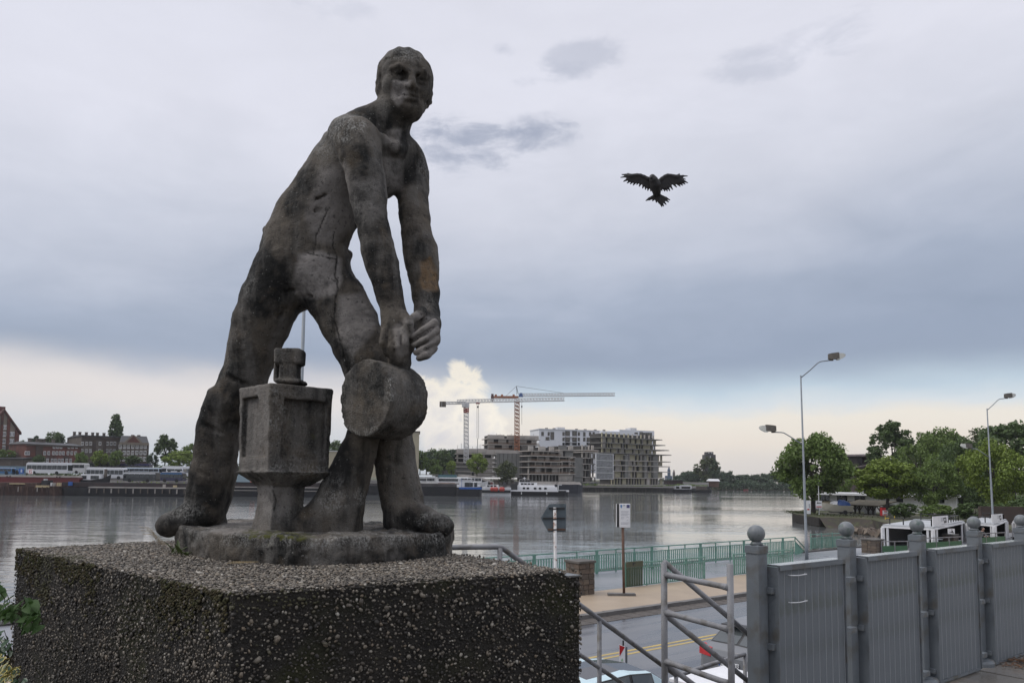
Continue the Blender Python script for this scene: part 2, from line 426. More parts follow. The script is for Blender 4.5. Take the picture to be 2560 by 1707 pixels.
def np_obj(name, me, parent=None, kind=None):
    o = bpy.data.objects.new(name, me); link(o)
    if parent is not None: o.parent = parent; o.location = -org(parent)
    if kind: o['kind'] = kind
    return o
def vert_normals(V, Q):
    n = np.cross(V[Q[:, 2]] - V[Q[:, 0]], V[Q[:, 3]] - V[Q[:, 1]]); N_ = np.zeros_like(V)
    for k in range(4): np.add.at(N_, Q[:, k], n)
    return N_ / np.maximum(1e-9, np.linalg.norm(N_, axis=1))[:, None]

# weathered concrete: grime, pale worn skin (on the lantern: painted side light), lichen, moss, ochre scar, cracks
def concrete_material(name, base=(.104, .090, .074), grime=(.018, .0175, .0165)):
    M = bpy.data.materials.new(name); M.use_nodes = True; nt = M.node_tree; N = nt.nodes; L = nt.links
    p = N['Principled BSDF']; p.inputs['Roughness'].default_value = .88; p.inputs['Specular IOR Level'].default_value = .25
    g = N.new('ShaderNodeNewGeometry'); P = g.outputs['Position']
    def nz(scale, det, st=(1, 1, 1), ro=.6):
        mp = N.new('ShaderNodeMapping'); mp.inputs['Scale'].default_value = st; L.new(P, mp.inputs[0])
        n = N.new('ShaderNodeTexNoise'); n.inputs['Scale'].default_value = scale; n.inputs['Detail'].default_value = det; n.inputs['Roughness'].default_value = ro
        L.new(mp.outputs[0], n.inputs[0]); return n.outputs[0]
    def rng(x, a, b, c=0, d=1):
        r = N.new('ShaderNodeMapRange'); L.new(x, r.inputs[0]); r.inputs[1].default_value = a; r.inputs[2].default_value = b; r.inputs[3].default_value = c; r.inputs[4].default_value = d; return r.outputs[0]
    def mul(a, b):
        n = N.new('ShaderNodeMath'); n.operation = 'MULTIPLY'; L.new(a, n.inputs[0])
        if isinstance(b, (int, float)): n.inputs[1].default_value = b
        else: L.new(b, n.inputs[1])
        return n.outputs[0]
    def add(a, b):
        n = N.new('ShaderNodeMath'); n.operation = 'ADD'; L.new(a, n.inputs[0]); L.new(b, n.inputs[1]); return n.outputs[0]
    def mix(f, a, b):
        x = N.new('ShaderNodeMix'); x.data_type = 'RGBA'; L.new(f, x.inputs[0])
        for s_, v in ((x.inputs[6], a), (x.inputs[7], b)):
            if isinstance(v, tuple): s_.default_value = (*v, 1)
            else: L.new(v, s_)
        return x.outputs[2]
    def attr(nm):
        a = N.new('ShaderNodeAttribute'); a.attribute_name = nm; return a.outputs['Fac']
    grain = nz(150, 3); fine = nz(34, 5); bigm = nz(3.4, 6); streak = nz(9, 5, (1, 1, .16))
    col = mix(rng(bigm, .44, .57), grime, base)
    col = mix(rng(nz(14, 6, (1, 1, .22), .65), .50, .66, 0, .8), col, (.022, .021, .019))
    col = mix(rng(streak, .47, .66, 0, .75), col, (.150, .140, .127))
    col = mix(rng(nz(6.5, 6), .56, .70, 0, .6), col, (.110, .086, .060))
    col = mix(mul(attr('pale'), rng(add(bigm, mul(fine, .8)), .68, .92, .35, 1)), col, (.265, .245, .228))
    col = mix(mul(attr('ochre'), rng(add(fine, mul(bigm, .5)), .52, .85, .25, 1)), col, (.18, .118, .066))
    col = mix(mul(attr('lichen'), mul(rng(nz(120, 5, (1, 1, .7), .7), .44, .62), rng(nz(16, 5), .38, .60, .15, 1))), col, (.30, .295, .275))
    col = mix(rng(nz(75, 3), .665, .72, 0, .75), col, (.26, .255, .235))
    col = mix(rng(nz(46, 4), .60, .68, 0, .6), col, (.012, .012, .012))
    col = mix(mul(attr('moss'), rng(fine, .42, .58)), col, (.060, .062, .016))
    col = mix(mul(attr('crack'), rng(nz(28, 3), .3, .5, .35, .95)), col, (.012, .011, .010))
    L.new(col, p.inputs['Base Color'])
    b = N.new('ShaderNodeBump'); b.inputs['Strength'].default_value = .9; b.inputs['Distance'].default_value = .012
    L.new(add(mul(fine, .8), mul(grain, .55)), b.inputs['Height']); L.new(b.outputs[0], p.inputs['Normal'])
    return M
conc = concrete_material('weathered_concrete')

def seg_dist(px, py, line):
    d = np.full(px.shape, 1e9)
    for (a, b) in zip(line[:-1], line[1:]):
        ax, ay = a; bx, by = b; l2 = (bx - ax) ** 2 + (by - ay) ** 2
        t = np.clip(((px - ax) * (bx - ax) + (py - ay) * (by - ay)) / l2, 0, 1)
        d = np.minimum(d, np.hypot(px - ax - t * (bx - ax), py - ay - t * (by - ay)))
    return d
def in_poly(px, py, poly):
    c = np.zeros(px.shape, bool); n = len(poly)
    for i in range(n):
        x1, y1 = poly[i]; x2, y2 = poly[(i + 1) % n]
        m_ = ((y1 > py) != (y2 > py)) & (px < (x2 - x1) * (py - y1) / (y2 - y1 + 1e-9) + x1); c ^= m_
    return c
def soft(px, py, poly, w): return np.where(in_poly(px, py, poly), 1.0, np.clip(1 - seg_dist(px, py, poly + poly[:1]) / w, 0, 1))
def blob(px, py, x, y, rx, ry): return np.clip(1.6 - 1.6 * ((px - x) ** 2 / rx ** 2 + (py - y) ** 2 / ry ** 2), 0, 1)

statue = thing('statue', 'weathered concrete statue of a bare-chested man bending over a drum', 'statue', tuple(at(760, 1395, 3.75)))

def build_figure():
    f = Field((-1.86, 3.28, 5.12), (-.25, 4.42, 7.95), .0072)
    def W_(j):                      # joint (px, py, depth, radius px) -> world point, radius
        return np.array(at(j[0], j[1], j[2])), j[3] * j[2] / F
    def limb(js, k=.03, mode='add', flat=None):
        for a, b in zip(js[:-1], js[1:]):
            pa, ra = W_(a); pb, rb = W_(b); f.cone(pa, pb, ra, rb, k, mode, flat)
    # torso
    limb([(752, 668, 3.90, 108), (762, 620, 3.90, 102), (782, 560, 3.89, 95), (828, 490, 3.88, 92), (862, 440, 3.87, 93), (901, 388, 3.86, 88)], .035)
    limb([(900, 385, 3.86, 84), (918, 350, 3.86, 66)], .04)
    limb([(868, 372, 3.86, 62), (890, 338, 3.82, 42), (915, 326, 3.84, 47)], .04)      # upper back, trapezius
    limb([(958, 425, 3.84, 50), (955, 452, 3.83, 46)], .04)                              # chest between the arms
    limb([(925, 415, 3.80, 56), (985, 420, 3.88, 50)], .03)
    limb([(832, 470, 3.80, 62), (842, 540, 3.82, 46), (815, 600, 3.83, 55)], .05)        # ribs, belly
    limb([(870, 636, 3.88, 13), (842, 645, 3.80, 12), (790, 640, 3.765, 11), (720, 618, 3.765, 11), (682, 592, 3.80, 11), (668, 576, 3.87, 12)], .009)   # belt ridge
    limb([(810, 660, 3.83, 62), (800, 700, 3.82, 52)], .04)
    # neck
    limb([(905, 335, 3.85, 55), (975, 300, 3.82, 50), (1000, 262, 3.80, 47)], .04)
    limb([(960, 285, 3.765, 14), (985, 335, 3.755, 10), (992, 368, 3.775, 8)], .03)
    limb([(905, 345, 3.72, 14), (955, 352, 3.71, 13), (990, 372, 3.74, 14), (1020, 378, 3.86, 16)], .03)   # collar bones
    limb([(990, 370, 3.86, 46), (1012, 398, 3.93, 46), (1028, 440, 3.97, 44)], .04)
    # near arm (viewer's left)
    limb([(893, 352, 3.66, 58), (903, 395, 3.61, 50), (916, 450, 3.59, 46), (922, 495, 3.58, 44), (927, 541, 3.57, 39), (936, 578, 3.56, 39),
          (946, 625, 3.555, 40), (955, 660, 3.555, 38.5), (963, 692, 3.555, 35), (973, 735, 3.555, 32), (985, 785, 3.555, 31)], .025)
    limb([(868, 338, 3.72, 50), (893, 362, 3.66, 56)], .04)
    limb([(888, 415, 3.56, 20), (905, 480, 3.54, 20), (915, 530, 3.54, 12)], .02)
    # far arm
    limb([(1024, 436, 3.98, 47), (1029, 470, 3.93, 42), (1033, 505, 3.87, 37), (1036, 541, 3.83, 38), (1041, 583, 3.79, 36), (1050, 625, 3.77, 43),
          (1054, 655, 3.75, 41), (1058, 690, 3.73, 37), (1064, 735, 3.70, 33), (1067, 778, 3.67, 31)], .025)
    # far-arm armpit hollow and near armpit crease
    limb([(975, 530, 3.7, 9), (984, 505, 3.75, 10)], .02, 'sub')
    limb([(745, 425, 3.68, 12), (800, 408, 3.60, 11), (850, 402, 3.56, 8)], .03, 'sub')
    limb([(955, 345, 3.52, 4), (962, 395, 3.52, 4), (968, 470, 3.52, 4)], .02, 'sub')
    limb([(960, 500, 3.71, 6), (935, 490, 3.72, 5)], .02, 'sub')
    # near hand: back of the hand and fingers hanging down
    limb([(985, 785, 3.555, 31), (990, 806, 3.545, 34), (988, 832, 3.535, 31), (990, 852, 3.535, 24)], .02)
    for (x0, y0, x1, y1, x2, y2, r) in [(962, 826, 956, 858, 968, 884, 10), (978, 834, 975, 868, 984, 898, 10.5), (995, 834, 994, 868, 1000, 898, 10.5), (1011, 826, 1013, 856, 1014, 884, 9.5)]:
        limb([(x0, y0, 3.475, r - 1), (x1, y1, 3.452, r), (x2, y2, 3.47, r - 3)], .003)
    for (x0, y0, x1, y1) in [(969, 838, 966, 876), (986, 842, 986, 886), (1003, 838, 1005, 882)]: limb([(x0, y0, 3.452, 2.5), (x1, y1, 3.445, 3.5)], .006, 'sub')
    limb([(1008, 786, 3.50, 13), (1024, 812, 3.462, 12), (1026, 838, 3.465, 8)], .006)
    # far hand: fist closing over it
    limb([(1067, 778, 3.67, 31), (1069, 812, 3.60, 33), (1067, 848, 3.575, 33), (1062, 866, 3.57, 24)], .02)
    for (x0, y0, x1, y1, x2, y2, r) in [(1086, 806, 1060, 822, 1031, 842, 10), (1091, 828, 1064, 845, 1034, 863, 10.5), (1091, 850, 1068, 867, 1040, 881, 10.5), (1086, 872, 1068, 886, 1048, 895, 9.5)]:
        limb([(x0, y0, 3.475, r), (x1, y1, 3.448, r + .5), (x2, y2, 3.462, r - 2.5)], .003)
    for (x0, y0, x1, y1) in [(1088, 818, 1036, 853), (1090, 840, 1040, 874), (1088, 862, 1046, 889)]: limb([(x0, y0, 3.445, 3), (x1, y1, 3.43, 3)], .006, 'sub')
    limb([(1056, 778, 3.54, 15), (1038, 794, 3.48, 12), (1024, 808, 3.47, 8)], .008)
    limb([(1018, 822, 3.53, 17), (1026, 846, 3.52, 17), (1024, 866, 3.52, 15)], .01)
    # shaft under the hands
    limb([(1008, 868, 3.52, 20), (1000, 905, 3.52, 26), (996, 930, 3.53, 30)], .02)
    # image-left leg
    limb([(706, 702, 3.88, 82), (677, 750, 3.88, 72), (654, 808, 3.89, 68), (634, 868, 3.90, 62), (608, 955, 3.90, 55), (570, 1020, 3.89, 54),
          (549, 1071, 3.90, 52), (541, 1120, 3.91, 50), (534, 1179, 3.92, 53), (522, 1235, 3.93, 52), (512, 1278, 3.93, 50)], .03)
    limb([(512, 1278, 3.90, 45), (465, 1295, 3.86, 32), (425, 1310, 3.82, 27), (418, 1314, 3.80, 25)], .03)
    limb([(545, 990, 3.83, 26), (530, 1040, 3.84, 26)], .03)
    limb([(520, 1288, 4.0, 42), (520, 1312, 4.0, 46)], .02)
    # image-right leg
    limb([(800, 690, 3.86, 84), (842, 752, 3.85, 68), (872, 808, 3.83, 67), (900, 862, 3.80, 65), (922, 915, 3.78, 62), (955, 985, 3.76, 58), (972, 1040, 3.77, 55),
          (985, 1133, 3.79, 50), (991, 1175, 3.79, 49), (998, 1214, 3.79, 50), (1006, 1250, 3.79, 50), (1014, 1290, 3.77, 48)], .03)
    limb([(1014, 1285, 3.75, 44), (1060, 1298, 3.71, 32), (1100, 1312, 3.68, 25), (1112, 1316, 3.67, 22)], .03)
    limb([(1005, 1305, 3.80, 46), (1010, 1330, 3.80, 46)], .02)
    limb([(882, 725, 3.81, 24), (915, 790, 3.79, 24)], .04)
    # crotch cut and trouser folds
    limb([(763, 762, 3.5, 12), (763, 800, 3.5, 22)], .02, 'sub'); limb([(763, 762, 4.3, 12), (763, 800, 4.3, 22)], .02, 'sub')
    for q in ([(770, 742, 3.74, 4), (830, 735, 3.755, 4), (880, 720, 3.79, 3)], [(750, 742, 3.755, 4), (700, 790, 3.80, 4), (672, 800, 3.80, 3)], [(570, 940, 3.78, 4), (625, 965, 3.80, 4)], [(505, 1060, 3.79, 4), (555, 1085, 3.79, 4), (580, 1075, 3.8, 3)], [(495, 1180, 3.80, 4), (560, 1200, 3.80, 4)], [(955, 1150, 3.68, 4), (1020, 1165, 3.69, 4)], [(640, 770, 3.71, 5), (700, 735, 3.72, 5), (735, 725, 3.76, 4)], [(560, 985, 3.74, 6), (610, 990, 3.76, 6)], [(515, 1225, 3.78, 6), (565, 1245, 3.8, 5)], [(965, 1215, 3.66, 5), (1040, 1225, 3.67, 5)], [(752, 545, 3.72, 3), (795, 525, 3.70, 3)], [(765, 508, 3.715, 3), (812, 488, 3.695, 3)], [(785, 470, 3.71, 3), (822, 454, 3.69, 3)]):
        limb(q, .02, 'sub')
    # ---------------- head, features in head coordinates (l: his left, f: forward, u: up), unit = head radius
    H = np.array(at(1015, 197, 3.80)); rr = 70 * 3.80 / F; ya = R(22)
    ff = np.array((math.sin(ya), -math.cos(ya), -.19)); ff /= np.linalg.norm(ff); ll = np.array((math.cos(ya), math.sin(ya), 0)); uu = np.cross(ll, ff) * -1
    if uu[2] < 0: uu = -uu
    def hp(l, f_, u): return H + rr * (l * ll + f_ * ff + u * uu)
    def hl(pts, rads, k=.02, mode='add'):
        for i in range(len(pts) - 1): f.cone(hp(*pts[i]), hp(*pts[i + 1]), rads[i] * rr, rads[i + 1] * rr, k * rr / .15, mode)
    hl([(0, -.12, .02), (0, -.10, .03)], [.98, .98], .03); hl([(0, .12, -.05), (0, .28, -.45)], [.80, .66], .05)
    hl([(0, .25, -.5), (.02, .42, -1.0)], [.62, .50], .05); hl([(-.12, .58, -1.18), (.12, .58, -1.18)], [.34, .34], .05)
    hl([(-.62, .05, -.95), (-.25, .5, -1.25)], [.22, .26], .04); hl([(.62, .05, -.95), (.25, .5, -1.25)], [.22, .26], .04)
    hl([(-.66, .42, -.50), (-.45, .60, -.52)], [.22, .22], .04); hl([(.66, .42, -.50), (.45, .60, -.52)], [.22, .22], .04)
    hl([(-.40, .98, -.20), (-.41, .98, -.20)], [.27, .27], .02, 'sub'); hl([(.40, .98, -.20), (.41, .98, -.20)], [.27, .27], .02, 'sub')
    hl([(-.58, .90, -.22), (-.2, 1.0, -.22)], [.12, .12], .02, 'sub'); hl([(.58, .90, -.22), (.2, 1.0, -.22)], [.12, .12], .02, 'sub')
    for s_ in (-1, 1):
        hl([(s_ * .40, .66, -.21), (s_ * .41, .66, -.21)], [.15, .15], .01)
        hl([(s_ * .54, .78, -.13), (s_ * .40, .85, -.08), (s_ * .26, .84, -.16)], [.05, .05, .045], .01)     # upper lid
        hl([(s_ * .54, .76, -.28), (s_ * .40, .82, -.33), (s_ * .27, .82, -.28)], [.04, .04, .04], .01)
        hl([(s_ * .66, .66, .02), (s_ * .45, .84, .085), (s_ * .16, .88, .02)], [.10, .115, .10], .012)        # brow
        hl([(s_ * .93, -.10, -.34), (s_ * .95, -.08, -.60), (s_ * .86, .0, -.86)], [.15, .13, .09], .015)  # ear
        hl([(s_ * 1.10, -.03, -.42), (s_ * 1.09, -.02, -.62)], [.055, .05], .015, 'sub')
        hl([(s_ * .17, 1.02, -.60), (s_ * .18, 1.0, -.61)], [.105, .105], .012)                              # nostril wing
    hl([(0, .88, -.02), (0, 1.02, -.35), (0, 1.17, -.56)], [.105, .12, .125], .012)
    hl([(0, 1.10, -.60), (0, .98, -.66)], [.10, .08], .012)
    hl([(-.24, .92, -.86), (0, 1.00, -.835), (.24, .92, -.86)], [.045, .075, .045], .015); hl([(-.20, .91, -.98), (0, .98, -1.0), (.20, .91, -.98)], [.05, .085, .05], .015)
    hl([(-.30, .95, -.92), (0, 1.07, -.915), (.30, .95, -.92)], [.03, .032, .03], .01, 'sub')
    hl([(-.2, 1.0, -1.13), (.2, 1.0, -1.13)], [.07, .07], .02, 'sub')
    hl([(0, .74, -1.30), (0, .70, -1.32)], [.22, .24], .03)
    hl([(-.34, .98, -.62), (-.42, .88, -.95)], [.04, .03], .02, 'sub'); hl([(.34, .98, -.62), (.42, .88, -.95)], [.04, .03], .02, 'sub')
    # hair cap with a clear edge over the forehead
    def hair(P):
        q = (P - H) / rr; l = q @ ll; fr = q @ ff; u = q @ uu
        d = np.sqrt(l ** 2 + (fr + .10) ** 2 + (u - .03) ** 2) - 1.055 - .012 * np.sin(l * 16 + fr * 5)
        edge = .50 + .10 * np.cos(l * 3.0) - u + np.clip(fr - .2, -2, 1) * .12
        edge = np.where(fr < .18, np.maximum(-.62 - u + (.18 - fr) * .0, fr - .22 + np.clip(-u, -1, 1) * .22), edge)
        edge2 = np.minimum(.50 + .08 * np.cos(l * 3) - u, np.maximum(-.70 - u, fr - .18 - .35 * u))
        return np.maximum(d, edge2 * .7) * rr
    f.func(H - 1.4 * rr, H + 1.4 * rr, hair, .004)
    # rough cast skin
    band = np.abs(f.F) < .03
    ijk = np.argwhere(band); P = f.lo + f.h * ijk
    f.F[band] += .0034 * vnoise(P, 22) + .0022 * vnoise(P, 55, 3) + .0040 * vnoise(P, 7, 5)
    # cracks
    px, py = proj(P); front = True
    for line, w in CRACKS:
        d = seg_dist(px + 3 * vnoise(P, 60, 8), py, line); m_ = (d < w) & (P[:, 1] < 3.87)
        v = f.F[band]; v[m_] += .006 * (1 - d[m_] / w); f.F[band] = v
    # ochre scar slightly sunk
    d = soft(px, py, SCAR, 3); v = f.F[band]; v += np.where(P[:, 1] < 3.72, .006 * d, 0); f.F[band] = v
    V, Q = f.surface(); Nn = vert_normals(V, Q); px, py = proj(V); fr = Nn[:, 1] < .35
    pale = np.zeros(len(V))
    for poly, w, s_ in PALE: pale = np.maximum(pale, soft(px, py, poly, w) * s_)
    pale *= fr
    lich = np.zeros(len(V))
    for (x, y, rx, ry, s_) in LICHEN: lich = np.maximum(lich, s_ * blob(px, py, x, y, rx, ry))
    crack = np.zeros(len(V))
    for line, w in CRACKS: crack = np.maximum(crack, np.where((V[:, 1] < 3.87), np.clip(1.25 - seg_dist(px + 3 * vnoise(V, 60, 8), py, line) / w * 1.1, 0, 1), 0))
    och = np.clip(soft(px, py, SCAR, 9) * 1.1 + .5 * vnoise(V, 40, 3) - .15, 0, 1) * (V[:, 1] < 3.72) * (soft(px, py, SCAR, 9) > .05)
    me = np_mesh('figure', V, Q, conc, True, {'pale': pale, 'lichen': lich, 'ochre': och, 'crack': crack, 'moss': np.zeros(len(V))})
    return np_obj('figure', me, statue)
SCAR = [(1053, 655), (1075, 648), (1084, 668), (1092, 700), (1090, 725), (1060, 722), (1052, 700), (1056, 680)]
CRACKS = [([(842, 640), (838, 680), (845, 720), (838, 760), (836, 800), (850, 850), (866, 905), (872, 935)], 3.0),
          ([(822, 520), (806, 552), (792, 590), (786, 640)], 2.2), ([(765, 632), (800, 640), (840, 648)], 1.5), ([(838, 570), (830, 610), (842, 640)], 1.5), ([(818, 780), (832, 800), (830, 830)], 1.6)]
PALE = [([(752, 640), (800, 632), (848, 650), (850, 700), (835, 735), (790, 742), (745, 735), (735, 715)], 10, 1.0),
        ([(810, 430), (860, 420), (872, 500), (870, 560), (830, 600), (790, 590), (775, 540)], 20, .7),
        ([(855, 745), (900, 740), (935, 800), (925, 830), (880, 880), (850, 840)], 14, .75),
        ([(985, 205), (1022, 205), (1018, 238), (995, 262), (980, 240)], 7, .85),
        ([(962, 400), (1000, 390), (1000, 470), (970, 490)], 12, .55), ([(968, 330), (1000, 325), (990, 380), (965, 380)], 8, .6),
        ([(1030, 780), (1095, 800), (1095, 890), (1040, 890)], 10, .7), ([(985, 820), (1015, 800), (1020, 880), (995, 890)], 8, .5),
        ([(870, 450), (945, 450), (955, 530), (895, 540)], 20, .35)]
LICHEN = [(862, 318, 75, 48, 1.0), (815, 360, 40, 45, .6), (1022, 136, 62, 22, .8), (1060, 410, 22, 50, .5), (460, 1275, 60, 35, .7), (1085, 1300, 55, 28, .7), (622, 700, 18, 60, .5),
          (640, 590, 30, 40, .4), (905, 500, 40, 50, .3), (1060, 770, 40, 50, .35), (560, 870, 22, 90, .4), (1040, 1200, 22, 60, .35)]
build_figure()

def build_prop_piece(name, lo, hi, h, fn, attrs, noise_amp=.004):
    f = Field(lo, hi, h); sl_, P = f.win(lo, hi); d = fn(P)
    b = np.abs(d) < .05; Pb = P[b]
    d[b] = d[b] + noise_amp * vnoise(Pb, 24) + noise_amp * .6 * vnoise(Pb, 60, 2) + noise_amp * 1.2 * vnoise(Pb, 9, 4)
    f.F[sl_] = d; f.F[0], f.F[-1], f.F[:, 0], f.F[:, -1], f.F[:, :, 0], f.F[:, :, -1] = 1, 1, 1, 1, 1, 1
    V, Q = f.surface(); px, py = proj(V); Nn = vert_normals(V, Q)
    a = {k: np.zeros(len(V)) for k in ('pale', 'lichen', 'ochre', 'crack', 'moss')}
    attrs(a, V, Nn, px, py)
    return np_obj(name, np_mesh(name, V, Q, conc, True, a), statue)
def sbox(q, h, r=.012):
    e = np.abs(q) - (np.array(h) - r); return np.sqrt((np.maximum(e, 0) ** 2).sum(-1)) + np.minimum(e.max(-1), 0) - r

# the drum under the hands
def drum(P):
    c = np.array(at(913, 995, 3.43)); an = R(38); ax = np.array((math.sin(an), math.cos(an), -.03)); ax /= np.linalg.norm(ax)
    q = P - c; t = q @ ax; r = np.sqrt(np.maximum(0, (q ** 2).sum(-1) - t * t))
    return np.maximum(r - .176 + .016 * np.maximum(0, t - .1), np.abs(t - .115) - .115) - .004
def drum_attr(a, V, Nn, px, py):
    c = np.array(at(913, 995, 3.43)); an = R(38); ax = np.array((math.sin(an), math.cos(an), -.03)); ax /= np.linalg.norm(ax)
    q = V - c; t = q @ ax; r = np.sqrt(np.maximum(0, (q ** 2).sum(-1) - t * t))
    a['lichen'] = np.clip(1 - np.hypot(t, r - .176) / .035, 0, 1) * (vnoise(V, 9, 4) > -.25) * .9 + .22
c_ = at(960, 1000, 3.5)
build_prop_piece('drum', (c_.x - .3, 3.2, c_.z - .3), (c_.x + .32, 3.85, c_.z + .3), .0072, drum, drum_attr)

# buttress behind the drum
def butt(P):
    d = np.full(P.shape[:-1], 1.0)
    for (j, k) in zip([(915, 1060, 3.66, 38), (905, 1100, 3.66, 42), (882, 1165, 3.66, 50), (858, 1230, 3.66, 58), (842, 1290, 3.66, 66)], [(905, 1100, 3.66, 42), (882, 1165, 3.66, 50), (858, 1230, 3.66, 58), (842, 1290, 3.66, 66), (838, 1345, 3.66, 70)]):
        a = np.array(at(*j[:3])); b = np.array(at(*k[:3])); ra, rb = j[3] * j[2] / F, k[3] * k[2] / F
        pa = P - a; ba = b - a; t = np.clip((pa @ ba) / (ba @ ba), 0, 1); d = np.minimum(d, np.sqrt(((pa - t[..., None] * ba) ** 2).sum(-1)) - (ra + (rb - ra) * t))
    a = np.array(at(845, 1268, 3.62)); b = np.array(at(738, 1335, 3.60)); pa = P - a; ba = b - a; t = np.clip((pa @ ba) / (ba @ ba), 0, 1)
    d2 = np.sqrt(((pa - t[..., None] * ba) ** 2).sum(-1)) - .095
    hh = np.clip(.5 + .5 * (d - d2) / .05, 0, 1); d = d + (d2 - d) * hh - .05 * hh * (1 - hh)
    return d
def butt_attr(a, V, Nn, px, py): a['lichen'] = np.maximum(blob(px, py, 830, 1235, 60, 60) * .6, blob(px, py, 900, 1240, 20, 30) * .6)
c_ = at(850, 1200, 3.66)
build_prop_piece('buttress', (c_.x - .34, 3.42, c_.z - .36), (c_.x + .3, 3.9, c_.z + .38), .0078, butt, butt_attr)

# the lantern: recessed box on a tapering post, with a capped chimney on top
LK = np.array(at(672, 1070, 3.36)); LA = R(44.3)
lu = np.array((math.cos(LA), math.sin(LA), 0)); lv = np.array((-math.sin(LA), math.cos(LA), 0))
LS = .3275; LC = LK + (lu + lv) * LS / 2
Z1 = at(672, 956, 3.36).z; Z0 = at(680, 1182, 3.36).z
def lantern(P):
    q = P - LC; a = q @ lu; b = q @ lv; z = P[..., 2]; t = (z - Z0) / (Z1 - Z0)
    hw = (LS / 2) * (.955 + .045 * t)
    Qb = np.stack([a * (LS / 2) / hw, b * (LS / 2) / hw, z - (Z0 + Z1) / 2], -1)
    d = sbox(Qb, (LS / 2, LS / 2, (Z1 - Z0) / 2), .005)
    # chamfer of the near edge
    d = np.maximum(d, (-(a + b) - LS * .965) * .7071)
    # recessed pane on the right-hand face (b = -LS/2), diagonal one on the left-hand face (a = -LS/2)
    zz = (z - Z0) / (Z1 - Z0); aa = a / LS + .5; bb_ = b / LS + .5
    rec = np.maximum.reduce([np.abs(aa - .565) * LS - .345 * LS, np.abs(zz - .50) * .42 - .34 * .42, np.abs(b + LS / 2) - .032])
    d = np.maximum(d, -rec)
    diag = np.maximum.reduce([(bb_ - .84) * LS, (.30 - bb_ + (zz < 0) * 0 + (.92 - zz) * .34 * 0) * LS, (zz - .86) * .42, (.20 - zz) * .42, np.abs(a + LS / 2) - .016, ((.30 + .55 * (.86 - zz) * .0) - bb_) * LS, -((bb_ - .28) * LS * .9 + (zz - .86) * .42 * -.42) * -1 * 0 - 1])
    diag = np.maximum.reduce([(bb_ - .86) * LS, (zz - .87) * .42, np.abs(a + LS / 2) - .016, (.34 + (.87 - zz) * -.36 - bb_) * LS * .9, (.15 - zz) * .42, ((.34 - (zz - .87) * -.0) - bb_) * LS * .0 - 1])
    tri = np.maximum.reduce([(bb_ - .88) * LS, (zz - .87) * .42, np.abs(a + LS / 2) - .024, ((.40 + (zz - .87) * .42) - bb_) * -1 * LS * 0 - 1, (.40 - .42 * (.87 - zz) - bb_) * LS * .9])
    d = np.maximum(d, -np.maximum(tri, (.18 - zz) * .42))
    # neck under the box and the post down to the base
    zt = np.clip((Z0 - z) / .16, 0, 1)
    pw = .088 - .012 * zt + .0 * z; low = np.clip((Z0 - .10 - z) / .25, 0, 1); pw = pw + .030 * low
    neck = np.maximum(np.maximum(np.abs(a + .01), np.abs(b)) - pw, np.abs(z - (Z0 - .16)) - .20)
    cone = np.maximum(np.maximum(np.abs(a), np.abs(b)) - (.165 - (Z0 - z) * 1.2), np.maximum(z - Z0 - .01, Z0 - .06 - z)) * .7
    d = np.minimum(d, np.minimum(neck * .95, cone))
    # chimney: plate, block, slot, wider cap
    def blk(x0, x1, y0, y1, dep, hb):
        pa = np.array(at((x0 + x1) / 2, (y0 + y1) / 2, dep)); hw_ = (x1 - x0) / 2 * dep / F; hh_ = (y1 - y0) / 2 * dep / F
        return sbox(P - pa, (hw_, hb, hh_), .012)
    for e in (blk(694, 762, 950, 962, 3.56, .07), blk(705, 747, 908, 956, 3.56, .055), blk(692, 758, 873, 914, 3.56, .06), blk(689, 697, 905, 958, 3.56, .04)): d = np.minimum(d, e)
    return d
def lantern_attr(a, V, Nn, px, py):
    a['lichen'] = .25 + .6 * blob(px, py, 690, 1020, 30, 60) + .4 * blob(px, py, 730, 1175, 90, 20)
    a['moss'] = .8 * blob(px, py, 770, 1045, 50, 60) * (vnoise(V, 14, 3) > .1); a['pale'] = .5 * blob(px, py, 690, 1240, 50, 70) + .35 * (Nn[:, 0] < -.5)  # pale here paints the lit left sides of box and post into the colour
    a['crack'] = np.clip(1.2 - seg_dist(px, py, [(682, 1225), (690, 1250), (685, 1275)]) / 2.5, 0, 1)
build_prop_piece('lantern', (LC[0] - .34, LC[1] - .32, Z0 - .38), (LC[0] + .34, LC[1] + .36, at(720, 866, 3.56).z + .02), .0074, lantern, lantern_attr, .0020)

# rough base slab
ZP = 5.22                                                    # top of the pebbled block
slab_px = [(440, 1375), (484, 1392), (580, 1404), (735, 1415), (870, 1411), (1000, 1403), (1112, 1390)]
sp = [on(x, y, ZP) for x, y in slab_px]
sp += [sp[-1] + Vector((.02, .30, 0)), Vector((-.75, 4.25, ZP)), Vector((-1.2, 4.5, ZP)), Vector((-1.7, 4.35, ZP)), sp[0] + Vector((-.05, .16, 0))]
SP = np.array([(p.x, p.y) for p in sp])
def slab(P):
    x, y, z = P[..., 0], P[..., 1], P[..., 2]; n = len(SP)
    xx, yy = x[:, :, 0], y[:, :, 0]
    d = seg_dist(xx, yy, [tuple(q) for q in SP] + [tuple(SP[0])]); d = np.where(in_poly(xx, yy, [tuple(q) for q in SP]), -d, d)[:, :, None]
    top = ZP + .118
    e = np.stack(np.broadcast_arrays(d + .016, np.abs(z - (ZP + .045)) - .073 + .008), -1)
    return np.sqrt((np.maximum(e, 0) ** 2).sum(-1)) + np.minimum(e.max(-1), 0) - .014
